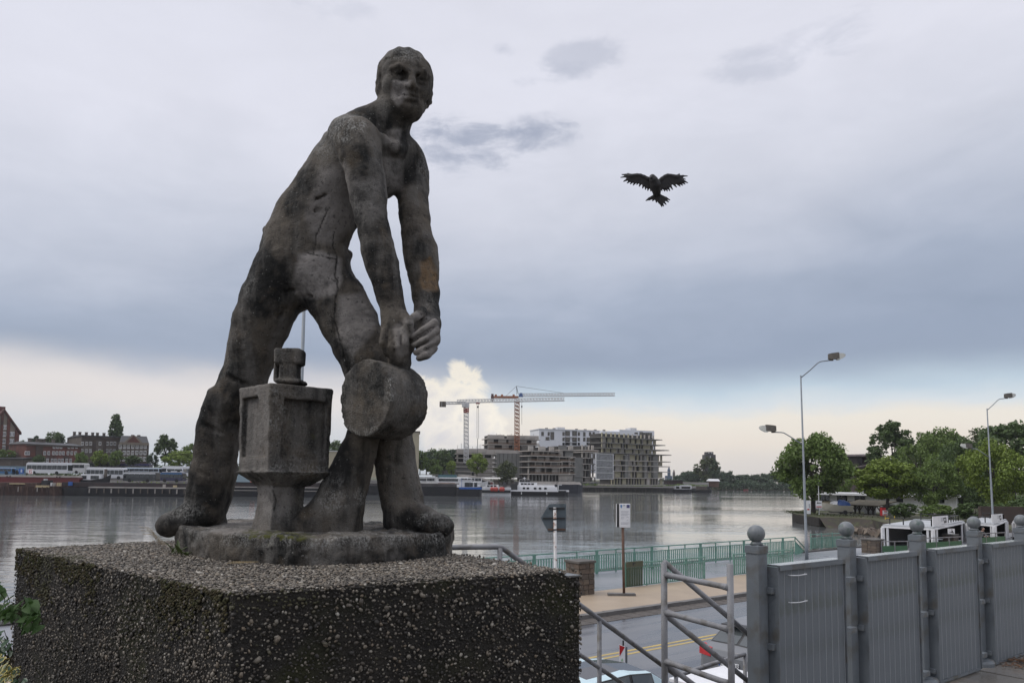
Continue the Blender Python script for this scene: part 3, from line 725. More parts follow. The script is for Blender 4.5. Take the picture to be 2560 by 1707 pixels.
def slab_attr(a, V, Nn, px, py):
    edge = np.clip(1 - np.abs(V[:, 2] - (ZP + .10)) / .05, 0, 1) * (Nn[:, 1] < -.1)
    a['lichen'] = np.clip(edge * (.6 + vnoise(V, 5, 2)) + .25 * (vnoise(V, 8, 7) > .3), 0, 1)
    a['moss'] = np.maximum(blob(px, py, 695, 1346, 105, 24), .8 * blob(px, py, 640, 1335, 40, 16)) * (Nn[:, 2] > .2)
    a['pale'] = .45 * blob(px, py, 590, 1318, 90, 22)
build_prop_piece('base_slab', (SP[:, 0].min() - .08, SP[:, 1].min() - .08, ZP - .06), (SP[:, 0].max() + .08, SP[:, 1].max() + .08, ZP + .18), .009, slab, slab_attr, .009)
# ------------------------------------------------------------------ setting: u runs along the embankment, n towards the water
def UN(u, n, z): return Vector((u * .8 - n * .6, u * .6 + n * .8, z))
RD = math.atan2(.6, .8)
ZR = 0.85; ZT = 3.85
def strip(u0, u1, n0, n1): return [UN(u0, n0, 0)[:2], UN(u1, n0, 0)[:2], UN(u1, n1, 0)[:2], UN(u0, n1, 0)[:2]]

def water_material():
    M = bpy.data.materials.new('river_water'); M.use_nodes = True; nt = M.node_tree; N = nt.nodes; L = nt.links
    p = N['Principled BSDF']; p.inputs['Base Color'].default_value = (.115, .122, .122, 1); p.inputs['Roughness'].default_value = .05; p.inputs['IOR'].default_value = 1.40
    g = N.new('ShaderNodeNewGeometry')
    def nz(sc3, det, rot=0.0):
        mp = N.new('ShaderNodeMapping'); mp.inputs['Scale'].default_value = sc3; mp.inputs['Rotation'].default_value = (0, 0, rot); L.new(g.outputs['Position'], mp.inputs[0])
        n = N.new('ShaderNodeTexNoise'); n.inputs['Scale'].default_value = 1; n.inputs['Detail'].default_value = det; n.inputs['Roughness'].default_value = .5; L.new(mp.outputs[0], n.inputs[0]); return n.outputs[0]
    def mul(a, b):
        n = N.new('ShaderNodeMath'); n.operation = 'MULTIPLY'; L.new(a, n.inputs[0])
        if isinstance(b, float): n.inputs[1].default_value = b
        else: L.new(b, n.inputs[1])
        return n.outputs[0]
    def add(a, b):
        n = N.new('ShaderNodeMath'); n.operation = 'ADD'; L.new(a, n.inputs[0]); L.new(b, n.inputs[1]); return n.outputs[0]
    w1 = nz((.22, .62, 1), 3, .15); w2 = nz((.9, 2.1, 1), 3, -.2); w3 = nz((.05, .13, 1), 2, .1)
    calm = N.new('ShaderNodeMapRange'); L.new(nz((.012, .03, 1), 3, .3), calm.inputs[0]); calm.inputs[1].default_value = .40; calm.inputs[2].default_value = .60; calm.inputs[3].default_value = .25; calm.inputs[4].default_value = 1.0
    h = mul(add(add(mul(w1, .115), mul(w2, .05)), mul(w3, .09)), calm.outputs[0])
    b = N.new('ShaderNodeBump'); b.inputs['Strength'].default_value = .55; b.inputs['Distance'].default_value = 1.0
    L.new(h, b.inputs['Height']); L.new(b.outputs[0], p.inputs['Normal'])
    return M
water_m = water_material()
def wet_material(name, dry, wet, scale, lo, hi, r_dry=.55, r_wet=.06, bump=.25, st=None):
    M = bpy.data.materials.new(name); M.use_nodes = True; nt = M.node_tree; N = nt.nodes; L = nt.links; p = N['Principled BSDF']
    g = N.new('ShaderNodeNewGeometry')
    n = N.new('ShaderNodeTexNoise'); n.inputs['Scale'].default_value = scale; n.inputs['Detail'].default_value = 5; L.new(g.outputs['Position'], n.inputs[0])
    if st:
        mp = N.new('ShaderNodeMapping'); mp.vector_type = 'TEXTURE'; mp.inputs['Rotation'].default_value = (0, 0, math.atan2(.6, .8)); mp.inputs['Scale'].default_value = st; L.new(g.outputs['Position'], mp.inputs[0]); L.new(mp.outputs[0], n.inputs[0])
    r = N.new('ShaderNodeMapRange'); r.inputs[1].default_value = lo; r.inputs[2].default_value = hi; L.new(n.outputs[0], r.inputs[0])
    x = N.new('ShaderNodeMix'); x.data_type = 'RGBA'; L.new(r.outputs[0], x.inputs[0]); x.inputs[6].default_value = (*dry, 1); x.inputs[7].default_value = (*wet, 1)
    n2 = N.new('ShaderNodeTexNoise'); n2.inputs['Scale'].default_value = 70; n2.inputs['Detail'].default_value = 3; L.new(g.outputs['Position'], n2.inputs[0])
    y = N.new('ShaderNodeMix'); y.data_type = 'RGBA'; y.blend_type = 'OVERLAY'; y.inputs[0].default_value = .18; L.new(x.outputs[2], y.inputs[6]); L.new(n2.outputs[0], y.inputs[7])
    L.new(y.outputs[2], p.inputs['Base Color'])
    q = N.new('ShaderNodeMapRange'); q.inputs[3].default_value = r_dry; q.inputs[4].default_value = r_wet; L.new(r.outputs[0], q.inputs[0]); L.new(q.outputs[0], p.inputs['Roughness'])
    b = N.new('ShaderNodeBump'); b.inputs['Distance'].default_value = .004; b.inputs['Strength'].default_value = bump; L.new(n2.outputs[0], b.inputs['Height']); L.new(b.outputs[0], p.inputs['Normal'])
    return M
asphalt = wet_material('wet_asphalt', (.165, .167, .175), (.085, .087, .095), .9, .42, .60, .36, .17, .03, (7, .8, 1))
flag_m = wet_material('wet_paving', (.24, .20, .16), (.19, .175, .155), 1.3, .36, .48, .5, .05)
tanpave = mat('tan_setts', (.37, .29, .205), .55, c2=(.32, .25, .178), scale=.8, bump=.35, bscale=22, c3=(.31, .24, .165), s3=.35)
prom_m = wet_material('wet_promenade', (.25, .255, .27), (.19, .195, .21), .22, .4, .6, .42, .24, .03)
kerb_m = mat('kerb_granite', (.17, .16, .15), .7, c2=(.11, .105, .10), scale=2, bump=.3)
gutter_m = mat('gutter_setts', (.10, .085, .072), .7, c2=(.06, .052, .046), scale=6, bump=.5, bscale=8)
earth = mat('earth', (.07, .06, .045), .9, c2=(.05, .06, .03), scale=.3)
wallst = mat('quay_wall_stone', (.06, .055, .05), .85, c2=(.03, .028, .027), scale=.6, stretch=(1, 1, .3), c3=(.09, .085, .075), s3=1.5)

structure(MB().add([(-1700, -60, 0), (1700, -60, 0), (1700, 1700, 0), (-1700, 1700, 0)], [(0, 1, 2, 3)]).build('water', water_m))
structure(MB().prism(strip(-80, 90, 7.2, 19.0), -1.5, ZR).build('road', asphalt))
ln = MB()
for o_ in (14.55, 14.82): ln.prism(strip(-60, 80, o_, o_ + .12), ZR + .001, ZR + .005)
ln = ln.build('lane_line', mat('road_yellow', (.50, .36, .10), .5, c2=(.36, .27, .10), scale=3)); ln.parent = bpy.data.objects['road']
structure(MB().prism(strip(-80, 90, 19.28, 22.9), -1.4, ZR + .12).build('pavement', tanpave))
structure(MB().prism(strip(-80, 90, 3.5, 7.2), -1.4, ZR + .10).build('near_pavement', kerb_m))
g_ = MB()
for i in range(95): g_.prism(strip(-20 + i * .62, -20 + i * .62 + .58, 18.25, 18.98), ZR, ZR + .012)
structure(g_.build('gutter', gutter_m))
kroot = MB().prism(strip(-80, 90, 19.0, 19.28), -1.2, ZR + .10).build('kerb', kerb_m); structure(kroot)
ks = MB().box((0, 0, .0), (.985, .272, .06)).mesh('kerb_stone', kerb_m)
for i in range(44): inst('kerb_stone', ks, UN(2 + i, 19.14, ZR + .10 + random.uniform(0, .008)), (0, 0, RD), parent=kroot)
structure(MB().prism(strip(-80, 62, 22.9, 28.2), -2.5, ZR + .02).build('promenade', prom_m))
quay = MB().prism(strip(-80, 62, 28.2, 28.7), -3, ZR + .08).build('quay_wall', wallst); structure(quay)
ter = MB().prism([UN(-12, -12, 0)[:2], UN(32, -12, 0)[:2], UN(32, 3.46, 0)[:2], UN(3.45, 3.46, 0)[:2], UN(3.45, 4.75, 0)[:2], UN(-12, 4.75, 0)[:2]], .0, ZT - .05).build('terrace', wallst); structure(ter)
for i in range(13):
    for j in range(7):
        u0, n0 = 4.2 + i * .8, -2.4 + j * .8
        b = MB().box((0, 0, 0), (.788, .788, .06))
        if i == 0 and j == 0: slab_me = b.mesh('paving_slab', flag_m)
        inst('paving_slab', slab_me, UN(u0 + .4 * (j % 2), n0 + .4, ZT - .028 + random.uniform(-.004, .004)), (random.uniform(-.004, .004), random.uniform(-.004, .004), RD), parent=ter)
st = MB()
for i in range(11): st.prism(strip(3.47 + i * .28, 3.47 + (i + 1) * .28, 3.50, 4.7), .9, ZT - .16 * (i + 1))
structure(st.build('stairs', kerb_m))

# ------------------------------------------------------------------ the pebbled block under the statue
plinth = thing('plinth', 'big block of exposed pebble concrete with mossy edges under the statue', 'plinth', (-.9, 3.6, ZT))
PA, PB, PC = Vector((-2.505, 3.79)), Vector((-.898, 2.432)), Vector((.240, 3.124)); PD = Vector((-1.326, 5.02))
matrix_m = mat('pebble_matrix', (.020, .018, .016), .9, c2=(.035, .030, .024), scale=5, bump=.8, bscale=80, c3=(.030, .030, .012), s3=3)
def pebble_material():
    M = bpy.data.materials.new('pebbles'); M.use_nodes = True; nt = M.node_tree; N = nt.nodes; L = nt.links; p = N['Principled BSDF']; p.inputs['Roughness'].default_value = .6
    g = N.new('ShaderNodeNewGeometry'); r = N.new('ShaderNodeValToRGB'); L.new(g.outputs['Random Per Island'], r.inputs[0]); e = r.color_ramp.elements
    for i, (q, c) in enumerate([(0, (.035, .031, .027)), (.25, (.088, .073, .056)), (.5, (.162, .138, .108)), (.72, (.225, .200, .163)), (.88, (.18, .138, .095)), (1, (.42, .39, .335))]):
        if i > 1: e.new(q)
    for i, (q, c) in enumerate([(0, (.035, .031, .027)), (.25, (.088, .073, .056)), (.5, (.162, .138, .108)), (.72, (.225, .200, .163)), (.88, (.18, .138, .095)), (1, (.42, .39, .335))]): e[i].position = q; e[i].color = (*c, 1)
    a = N.new('ShaderNodeAttribute'); a.attribute_name = 'grime'; b_ = N.new('ShaderNodeAttribute'); b_.attribute_name = 'moss'
    x = N.new('ShaderNodeMix'); x.data_type = 'RGBA'; L.new(a.outputs['Fac'], x.inputs[0]); L.new(r.outputs[0], x.inputs[6]); x.inputs[7].default_value = (.028, .024, .02, 1)
    y = N.new('ShaderNodeMix'); y.data_type = 'RGBA'; L.new(b_.outputs['Fac'], y.inputs[0]); L.new(x.outputs[2], y.inputs[6]); y.inputs[7].default_value = (.045, .042, .012, 1)
    n = N.new('ShaderNodeTexNoise'); n.inputs['Scale'].default_value = 160; L.new(g.outputs['Position'], n.inputs[0])
    z = N.new('ShaderNodeMix'); z.data_type = 'RGBA'; z.blend_type = 'OVERLAY'; z.inputs[0].default_value = .5; L.new(y.outputs[2], z.inputs[6]); L.new(n.outputs[0], z.inputs[7])
    L.new(z.outputs[2], p.inputs['Base Color'])
    return M
peb_m = pebble_material()
poly = [PA, PB, PC, PD]
pcen = (PA + PB + PC + PD) / 4
MB().prism([(p + (pcen - p).normalized() * .014)[:] for p in poly], ZT - .02, ZP - .010).build('block', matrix_m, plinth)
e1 = (PC - PB).normalized(); e2 = (PD - PC).normalized()
MB().prism([(PC + e1 * -.012 + e2 * .014)[:], (PC + e1 * .071 + e2 * .014)[:], (PC + e1 * .071 + e2 * .40)[:], (PC + e1 * -.012 + e2 * .40)[:]], ZT - .02, ZP - .030).build('end_slab', matrix_m, plinth)
MB().prism([(PC + e1 * .004 + e2 * .006)[:], (PC + e1 * .074 + e2 * .006)[:], (PC + e1 * .074 + e2 * .40)[:], (PC + e1 * .004 + e2 * .40)[:]], ZP - .0295, ZP - .022).build('end_cap', mat('wet_end_slab', (.16, .16, .16), .25, c2=(.10, .098, .094), scale=4), plinth)
# icosahedron
t_ = (1 + 5 ** .5) / 2
ICO = np.array([(-1, t_, 0), (1, t_, 0), (-1, -t_, 0), (1, -t_, 0), (0, -1, t_), (0, 1, t_), (0, -1, -t_), (0, 1, -t_), (t_, 0, -1), (t_, 0, 1), (-t_, 0, -1), (-t_, 0, 1)]); ICO /= np.linalg.norm(ICO[0])
ICF = np.array([(0, 11, 5), (0, 5, 1), (0, 1, 7), (0, 7, 10), (0, 10, 11), (1, 5, 9), (5, 11, 4), (11, 10, 2), (10, 7, 6), (7, 1, 8), (3, 9, 4), (3, 4, 2), (3, 2, 6), (3, 6, 8), (3, 8, 9), (4, 9, 5), (2, 4, 11), (6, 2, 10), (8, 6, 7), (9, 8, 1)])
def pebble_mesh(name, C, Nr, size, m, attrs):
    n = len(C); rng = np.random.RandomState(len(C))
    ref = np.where(np.abs(Nr[:, 2:3]) > .9, np.array([[1., 0, 0]]), np.array([[0, 0, 1.]])); T = np.cross(Nr, ref); T /= np.linalg.norm(T, axis=1)[:, None]; B_ = np.cross(Nr, T)
    a = rng.rand(n) * 6.283; ca, sa = np.cos(a)[:, None], np.sin(a)[:, None]; T, B_ = T * ca + B_ * sa, B_ * ca - T * sa
    tilt = rng.randn(n, 1) * .25; Nn = Nr + T * tilt; Nn /= np.linalg.norm(Nn, axis=1)[:, None]
    sx, sy, sz = size * rng.uniform(.85, 1.35, n), size * rng.uniform(.6, .95, n), size * rng.uniform(.45, .75, n)
    V = C[:, None] + ICO[None, :, 0:1] * (T * sx[:, None])[:, None] + ICO[None, :, 1:2] * (B_ * sy[:, None])[:, None] + ICO[None, :, 2:3] * (Nn * sz[:, None])[:, None]
    V = V + rng.randn(n, 12, 3) * (size * .07)[:, None, None]
    Fc = (np.arange(n) * 12)[:, None, None] + ICF[None]
    return np_mesh(name, V.reshape(-1, 3), Fc.reshape(-1, 3), m, True, {k: np.repeat(v, 12) for k, v in attrs.items()})
def face_pts(a, b, c, spacing, jit=.42):        # a + s*(b-a) + t*(c-a)
    la, lb = np.linalg.norm(b - a), np.linalg.norm(c - a); na, nb = int(la / spacing), int(lb / spacing)
    s, t = np.meshgrid((np.arange(na) + .5) / na, (np.arange(nb) + .5) / nb, indexing='ij')
    s = s + np.random.uniform(-jit, jit, s.shape) / na; t = t + np.random.uniform(-jit, jit, t.shape) / nb
    s, t = s.ravel(), t.ravel(); return a + s[:, None] * (b - a) + t[:, None] * (c - a), s, t
v3 = lambda p, z: np.array((p[0], p[1], z))
Cs, Ns, Ss, Gs, Ms = [], [], [], [], []
def addface(P, nr, size, grime, moss): Cs.append(P); Ns.append(np.tile(nr, (len(P), 1))); Ss.append(size); Gs.append(np.clip(grime, 0, 1)); Ms.append(np.clip(moss, 0, 1))
# top
P, s, t = face_pts(np.array((-2.6, 2.3, ZP)), np.array((.4, 2.3, ZP)), np.array((-2.6, 5.1, ZP)), .0121)
keep = in_poly(P[:, 0], P[:, 1], [tuple(q) for q in poly]) & ~(in_poly(P[:, 0], P[:, 1], [tuple(q) for q in SP]) & (seg_dist(P[:, 0], P[:, 1], [tuple(q) for q in SP] + [tuple(SP[0])]) > .06)) & (P[:, 1] < 4.75)
P = P[keep]; ed = seg_dist(P[:, 0], P[:, 1], [tuple(PA), tuple(PB)]); ed2 = seg_dist(P[:, 0], P[:, 1], [tuple(PA), tuple(PD)])
ms = np.where(vnoise(P, 3.2, 3) + vnoise(P, 9, 4) * .6 > .25 + np.minimum(ed, ed2) * 5, .8, 0.0)
P[:, 2] += np.random.uniform(-.003, .003, len(P)); eda = np.minimum(seg_dist(P[:, 0], P[:, 1], [tuple(PA), tuple(PB), tuple(PC)]), ed2); P[:, 2] -= .010 * np.clip(1 - eda / .022, 0, 1) ** 2
addface(P, (0, 0, 1.), np.exp(np.random.randn(len(P)) * .24) * .0060, .04 + .35 * np.clip(vnoise(P, 2.2, 31) + .5 * vnoise(P, 7, 8), 0, 1) + .5 * (np.random.rand(len(P)) < .14), ms * (np.random.rand(len(P)) < .8))
# front, left and right faces
zb = 4.62
for (a, b, sp_, kind) in ((PB, PC + e1 * .072, .0138, 'front'), (PA, PB, .0138, 'left'), (PC + e1 * .072, PC + e1 * .072 + e2 * 2.0, .022, 'right')):
    P, s, t = face_pts(v3(a, ZP), v3(b, ZP), v3(a, zb), sp_)
    d = (b - a).normalized(); nr = np.array((d[1], -d[0], 0)); n = len(P); rnd = np.random.rand(n)
    w = vnoise(P, 2.0, 9) + vnoise(P * np.array((1, 1, .35)), 7, 2) * .8
    if kind == 'front':
        keep = rnd < .80; size = np.clip(np.exp(np.random.randn(n) * .36) * .0049, .0028, .0125); gr = .10 + .86 * (np.random.rand(n) < .42 + .25 * w); mo = .5 * (np.random.rand(n) < .04) + .7 * (t < .10) * (s < .2)
    elif kind == 'left':
        keep = rnd < .85; size = np.clip(np.exp(np.random.randn(n) * .34) * .0050, .003, .011); gr = .30 + .70 * (np.random.rand(n) < .55 + .40 * w); mo = .85 * (vnoise(P * np.array((1, 1, .6)), 5, 6) + .35 * vnoise(P, 14, 1) > .15 + t * 1.4)
    else: keep = rnd < .7; size = np.random.uniform(.006, .011, n); gr = .4 * rnd; mo = 0 * rnd
    gr = gr * np.clip(1.0, 0, 1); P = P + nr * np.random.uniform(-.003, .001, n)[:, None]
    P = P - nr * (.012 * np.clip(1 - t / .03, 0, 1) ** 2 + .006 * np.clip(vnoise(P, 9, 77) - .35, 0, 1))[:, None]
    if kind == 'front': keep &= ~((s > .955) & (t < .06))
    addface(P[keep], nr, size[keep], gr[keep], np.asarray(mo, float)[keep])
np_obj('pebbles', pebble_mesh('pebbles', np.concatenate(Cs), np.concatenate(Ns), np.concatenate(Ss), peb_m, {'grime': np.concatenate(Gs), 'moss': np.concatenate(Ms)}), plinth, 'stuff')
# moss cushions along the left edges
moss_m = mat('moss', (.040, .042, .012), .95, c2=(.060, .045, .020), scale=30, bump=.6, bscale=300, island=.4)
ed_ = [];
for (a, b, k, hh) in ((PA, PB, 4200, .15), (PA, PD, 1600, .02), (PB, PC, 500, .02)):
    s = np.random.rand(k); q = np.array([(a + (b - a) * v) for v in s]); z = ZP - np.abs(np.random.randn(k)) * hh * .55
    p_ = np.c_[q, z]; ok = (vnoise(p_, 6, 12) + .5 * vnoise(p_, 17, 1) > (.12 if k > 1000 else .45)); ed_.append(p_[ok])
ed_ = np.concatenate(ed_)
np_obj('moss', pebble_mesh('moss', ed_, np.tile((-.5, -.5, .7), (len(ed_), 1)) / np.linalg.norm((-.5, -.5, .7)), np.random.uniform(.003, .0085, len(ed_)), moss_m, {}), plinth, 'stuff')

# ------------------------------------------------------------------ small plants
def leaf_mesh(name, mats, L_=1.0, W_=.62, heart=True, fold=.18, rim=False):
    pts = [(0, 0), (.16, .30 if heart else .16), (.42, .42 if heart else .34), (.72, .27), (1, 0)]
    v = [(x * L_, 0, -.10 * x * x * L_) for x, _ in pts]; f = []; mi = []
    up = [(x * L_, y * W_, fold * y * L_ - .10 * x * x * L_) for x, y in pts[1:-1]]; dn = [(x * L_, -y * W_, fold * y * L_ - .10 * x * x * L_) for x, y in pts[1:-1]]
    m_ = MB(); vs = v + up + dn
    for (o, sg) in ((5, 1), (8, -1)):
        for q in ((0, 1, o), (1, 2, o + 1, o), (2, 3, o + 2, o + 1), (3, 4, o + 2)): f.append(q if sg < 0 else q[::-1])
    m_.add(vs, f)
    if rim:
        inr = [((x - .45) * .72 + .45) for x, _ in pts]
        vs2 = [(x * L_, 0, .006 - .10 * x * x * L_) for x in inr] + [(x * L_, p[1] * .66 * W_, fold * p[1] * .66 * L_ + .006 - .10 * x * x * L_) for x, p in zip(inr[1:-1], pts[1:-1])] + [(x * L_, -p[1] * .66 * W_, fold * p[1] * .66 * L_ + .006 - .10 * x * x * L_) for x, p in zip(inr[1:-1], pts[1:-1])]
        m_.add(vs2, f, 1)
    return m_.mesh(name, mats, smooth=True)
lf_green = mat('creeper_leaf', (.034, .072, .018), .6, c2=(.05, .095, .026), scale=9, trans=.25, spec=.2)
lf_dark = mat('spindle_leaf', (.022, .055, .022), .35, c2=(.035, .075, .03), scale=9, trans=.1)
lf_yel = mat('spindle_rim', (.42, .36, .10), .5, trans=.15)
stem_m = mat('stem', (.06, .05, .025), .8)
def leafy(name, label, cat, blobs, me, lo, hi, seed, face=(0, -1, .35)):
    rg = random.Random(seed); base = at(blobs[0][0], blobs[0][1] + 150, blobs[0][4]); t = thing(name, label, cat, base); sm_ = MB()
    for (x, y, rx, ry, d, k) in blobs:
        root_p = at(x, y + ry * 1.4, d + .05)
        for i in range(k):
            a = rg.random() * 6.283; q = math.sqrt(rg.random()); p = at(x + rx * q * math.cos(a), y + ry * q * math.sin(a), d + rg.uniform(-.10, .10)); s_ = rg.uniform(lo, hi)
            ya = rg.uniform(-2.6, -.5); o = inst('leaf', me, p - base, (rg.uniform(-.9, .9), rg.uniform(.0, .9), ya), (s_, s_, s_), t)
            if i % 2 == 0: sm_.tube([root_p, root_p.lerp(p, .6) + Vector((0, .03, .01)), p], .0016, 4)
    sm_.build('stem', stem_m, t); return t
hm = leaf_mesh('creeper_leaf', lf_green)
sm1 = leaf_mesh('spindle_leaf', [lf_dark, lf_dark], W_=.55, heart=False); sm2 = leaf_mesh('spindle_leaf_rimmed', [lf_yel, lf_dark], W_=.6, heart=False, rim=True)
leafy('creeper', 'green creeper with rounded leaves hanging against the left face of the pebbled block', 'creeper', [(45, 1515, 46, 30, 3.0, 38), (88, 1545, 24, 22, 2.95, 14), (5, 1490, 14, 45, 3.1, 14), (105, 1558, 10, 18, 2.95, 4)], hm, .046, .068, 3)
leafy('shrub', 'dark green shrub with small glossy leaves at the left edge below the creeper', 'shrub', [(8, 1620, 24, 55, 2.9, 46), (30, 1690, 34, 26, 2.85, 28)], sm1, .030, .046, 5)
leafy('variegated_shrub', 'small shrub with yellow rimmed leaves low at the left edge', 'shrub', [(14, 1655, 30, 28, 2.7, 15), (42, 1668, 14, 22, 2.7, 6), (5, 1690, 18, 20, 2.7, 6)], sm2, .034, .050, 8)
wd = leaf_mesh('weed_leaf', mat('weed', (.06, .085, .025), .6, trans=.2), W_=.3, heart=False)
def weed(label, px, py, d, k, lo, hi, seed, name='weed'):
    rg = random.Random(seed); b = on(px, py, ZP + .004); t = thing(name, label, 'weed', b)
    for i in range(k): s_ = rg.uniform(lo, hi); inst('leaf', wd, (rg.uniform(-.02, .02), rg.uniform(-.01, .01), 0), (0, rg.uniform(-1.1, -.3), rg.uniform(-3.1, 3.1)), (s_, s_, s_), t)
weed('little green weed growing under the toe of the left foot', 438, 1384, 4, 7, .045, .085, 2); weed('yellowish weed beside the green one at the statue base corner', 462, 1389, 4, 8, .04, .08, 4)
dry = MB()
for i in range(6):
    p = on(398 + i * 4, 1362, ZP); q = p + Vector((-.06 - .02 * i, .0, .06 + .02 * (i % 3))); dry.tube([p, p.lerp(q, .6) + Vector((0, 0, .02)), q], .0012, 4)
tag(dry.build('dry_grass', mat('straw', (.25, .19, .10), .8)), 'few dry grass stalks by the left toe at the back edge', 'grass')
dry2 = MB()
for i in range(5): p = on(585 + i * 7, 1412, ZP); dry2.tube([p + Vector((-.03, 0, .006)), p + Vector((0, -.01, .016)), p + Vector((.05, .01 * i - .02, .012))], .0012, 4)
tag(dry2.build('dry_grass', mat('straw', (.25, .19, .10), .8)), 'short dry stalks lying at the front of the statue base', 'grass')

# ------------------------------------------------------------------ boarded steel fence on the terrace
U0, N0, DU = 4.488, 3.134, 1.186
fence = thing('fence', 'grey steel fence with ball topped posts and boarded panels on the terrace', 'fence', UN(U0, N0, ZT), RD)
def FL(u, n, z): return (u - U0, n - N0, z - ZT)           # fence-local
POSTT = 5.150
pb = MB(); pb.box((0, 0, (POSTT - ZT) / 2), (.100, .100, POSTT - ZT)); post_me = pb.mesh('post', steel)
cp = MB(); cp.box((0, 0, 0), (.112, .112, .05)).box((0, 0, .03), (.108, .108, .012), 0, 0, .5); cap_me = cp.mesh('post_cap', steel)
fb = MB().ball((0, 0, 0), .0605, 28, 0); fb.lathe([(.045, -.075), (.036, -.06), (.03, -.052)], (0, 0, 0), 16); ball_me = fb.mesh('finial', mat('finial_paint', (.13, .145, .155), .5, c2=(.20, .21, .215), scale=14, c3=(.09, .12, .11), s3=18), smooth=True)
ft = MB().lathe([(.135, 0), (.135, .055), (.12, .075), (.08, .085)], (0, 0, 0), 20); foot_me = ft.mesh('foot', steel)
br_me = MB().box((0, 0, 0), (.10, .05, .04)).mesh('bracket', steel)
npan = 7
def spv(z0, z1): pass
PW = .848; NS = 10; sw = PW / NS
zt_ = at(2020, 1404, 5.41).z; zb_ = ZT + .035
sl_mb = MB(); sl_mb.bb(-sw / 2 + .0035, sw / 2 - .0035, -.004, .004, zb_ - ZT + .01, zt_ - ZT - .012)
sl_mb.bb(sw / 2 - .0034, sw / 2 - .0006, -.0055, .002, zb_ - ZT + .01, zt_ - ZT - .02, 1); slat_me = sl_mb.mesh('slat', [mat('slat_paint', (.122, .138, .153), .5, c2=(.152, .169, .185), scale=2.5, bump=.15, bscale=140, c3=(.098, .112, .105), s3=4), mat('seam_highlight', (.42, .43, .44), .5)])  # pale strip in each gap, painted for the light that shows between the boards
frm = MB(); H_ = zt_ - ZT
wet_top = mat('wet_top_plate', (.72, .73, .75), .16, 0.9, c2=(.55, .56, .58), scale=9)
frm.bb(0, PW, -.026, .075, H_ - .010, H_).bb(.004, PW - .004, -.022, .071, H_ + .0005, H_ + .002, 1).bb(0, PW, -.028, -.022, H_ - .035, H_ - .010)
frm.bb(-.012, -.004, -.02, .098, .03, H_ - .012).bb(PW + .004, PW + .012, -.02, .05, .03, H_ - .012).bb(0, PW, .006, .05, .06, .10).bb(0, PW, .006, .05, .62, .66).bb(0, PW, -.012, .05, .02, .042)
frame_me = frm.mesh('panel_frame', [steel, wet_top])
for i in range(npan + 1):
    u = U0 + DU * i; sag = -.0065 * i
    p_ = inst('post', post_me, FL(u, N0, ZT + sag), (0, .018 * (i == 0) * 0, 0), parent=fence)
    inst('post_cap', cap_me, (0, 0, POSTT - ZT - .022), parent=p_); inst('finial', ball_me, (0, 0, POSTT - ZT + .086), (0, 0, i * 1.3), parent=p_); inst('foot', foot_me, (0, 0, 0), parent=p_)
    if i == npan: break
    pan = inst('panel', frame_me, FL(u + .078, N0 - .105, ZT + sag * .5), (0, 0, 0), parent=fence); pan.name = 'panel'
    for k in range(NS): inst('slat', slat_me, (sw * (k + .5), 0, random.uniform(-.003, .003)), (0, 0, random.uniform(-.012, .012)), parent=pan)
    for z in (.12, .62, 1.0):
        inst('bracket', br_me, FL(u + .085, N0 - .07, ZT + z), parent=fence); inst('bracket', br_me, FL(u + DU - .10, N0 - .07, ZT + z), parent=fence)
wm = MB().tube([(-.10, 0, 0), (-.10, -.018, 0), (-.05, -.021, -.004), (.0, -.022, -.0065), (.10, -.020, -.004), (.10, 0, -.004)], .0035, 6).mesh('wire_staple', white)
for (x, y) in ((1988, 1434), (1989, 1501)):
    d = .6 * (U0 + .30) + .8 * (N0 - .12); p = at(x, y, d); u = .8 * p.x + .6 * p.y; inst('wire_staple', wm, FL(u, N0 - .12, p.z), parent=fence)
lit = MB()
for i in range(150):
    p = UN(U0 + DU * 3 + .40 + random.gauss(0, .16), N0 - .26 + random.gauss(0, .09), ZT + .012 + abs(random.gauss(0, .012))); a = random.random() * 6.28; s_ = random.uniform(.015, .032); c, q = math.cos(a) * s_, math.sin(a) * s_
    lit.add([p + Vector((c, q, random.uniform(0, .02))), p + Vector((-q * .5, c * .5, 0)), p + Vector((-c, -q, random.uniform(0, .015))), p + Vector((q * .5, -c * .5, .006))], [(0, 1, 2, 3)])
o = lit.build('leaf_litter', mat('dead_leaves', (.10, .045, .02), .7, c2=(.16, .08, .035), scale=12, island=.5)); tag(o, kind='stuff')
tf = MB()
for i in range(90):
    p = UN(U0 + DU * 3.75 + random.gauss(0, .10), N0 - 1.05 + random.gauss(0, .05), ZT); a = random.random() * 6.28; h = random.uniform(.02, .06); w = .004
    tf.add([p + Vector((w, 0, 0)), p + Vector((-w, 0, 0)), p + Vector((math.cos(a) * h * .6, math.sin(a) * h * .6, h))], [(0, 1, 2)])
tag(tf.build('grass_tuft', mat('tuft', (.06, .10, .025), .7)), kind='stuff')

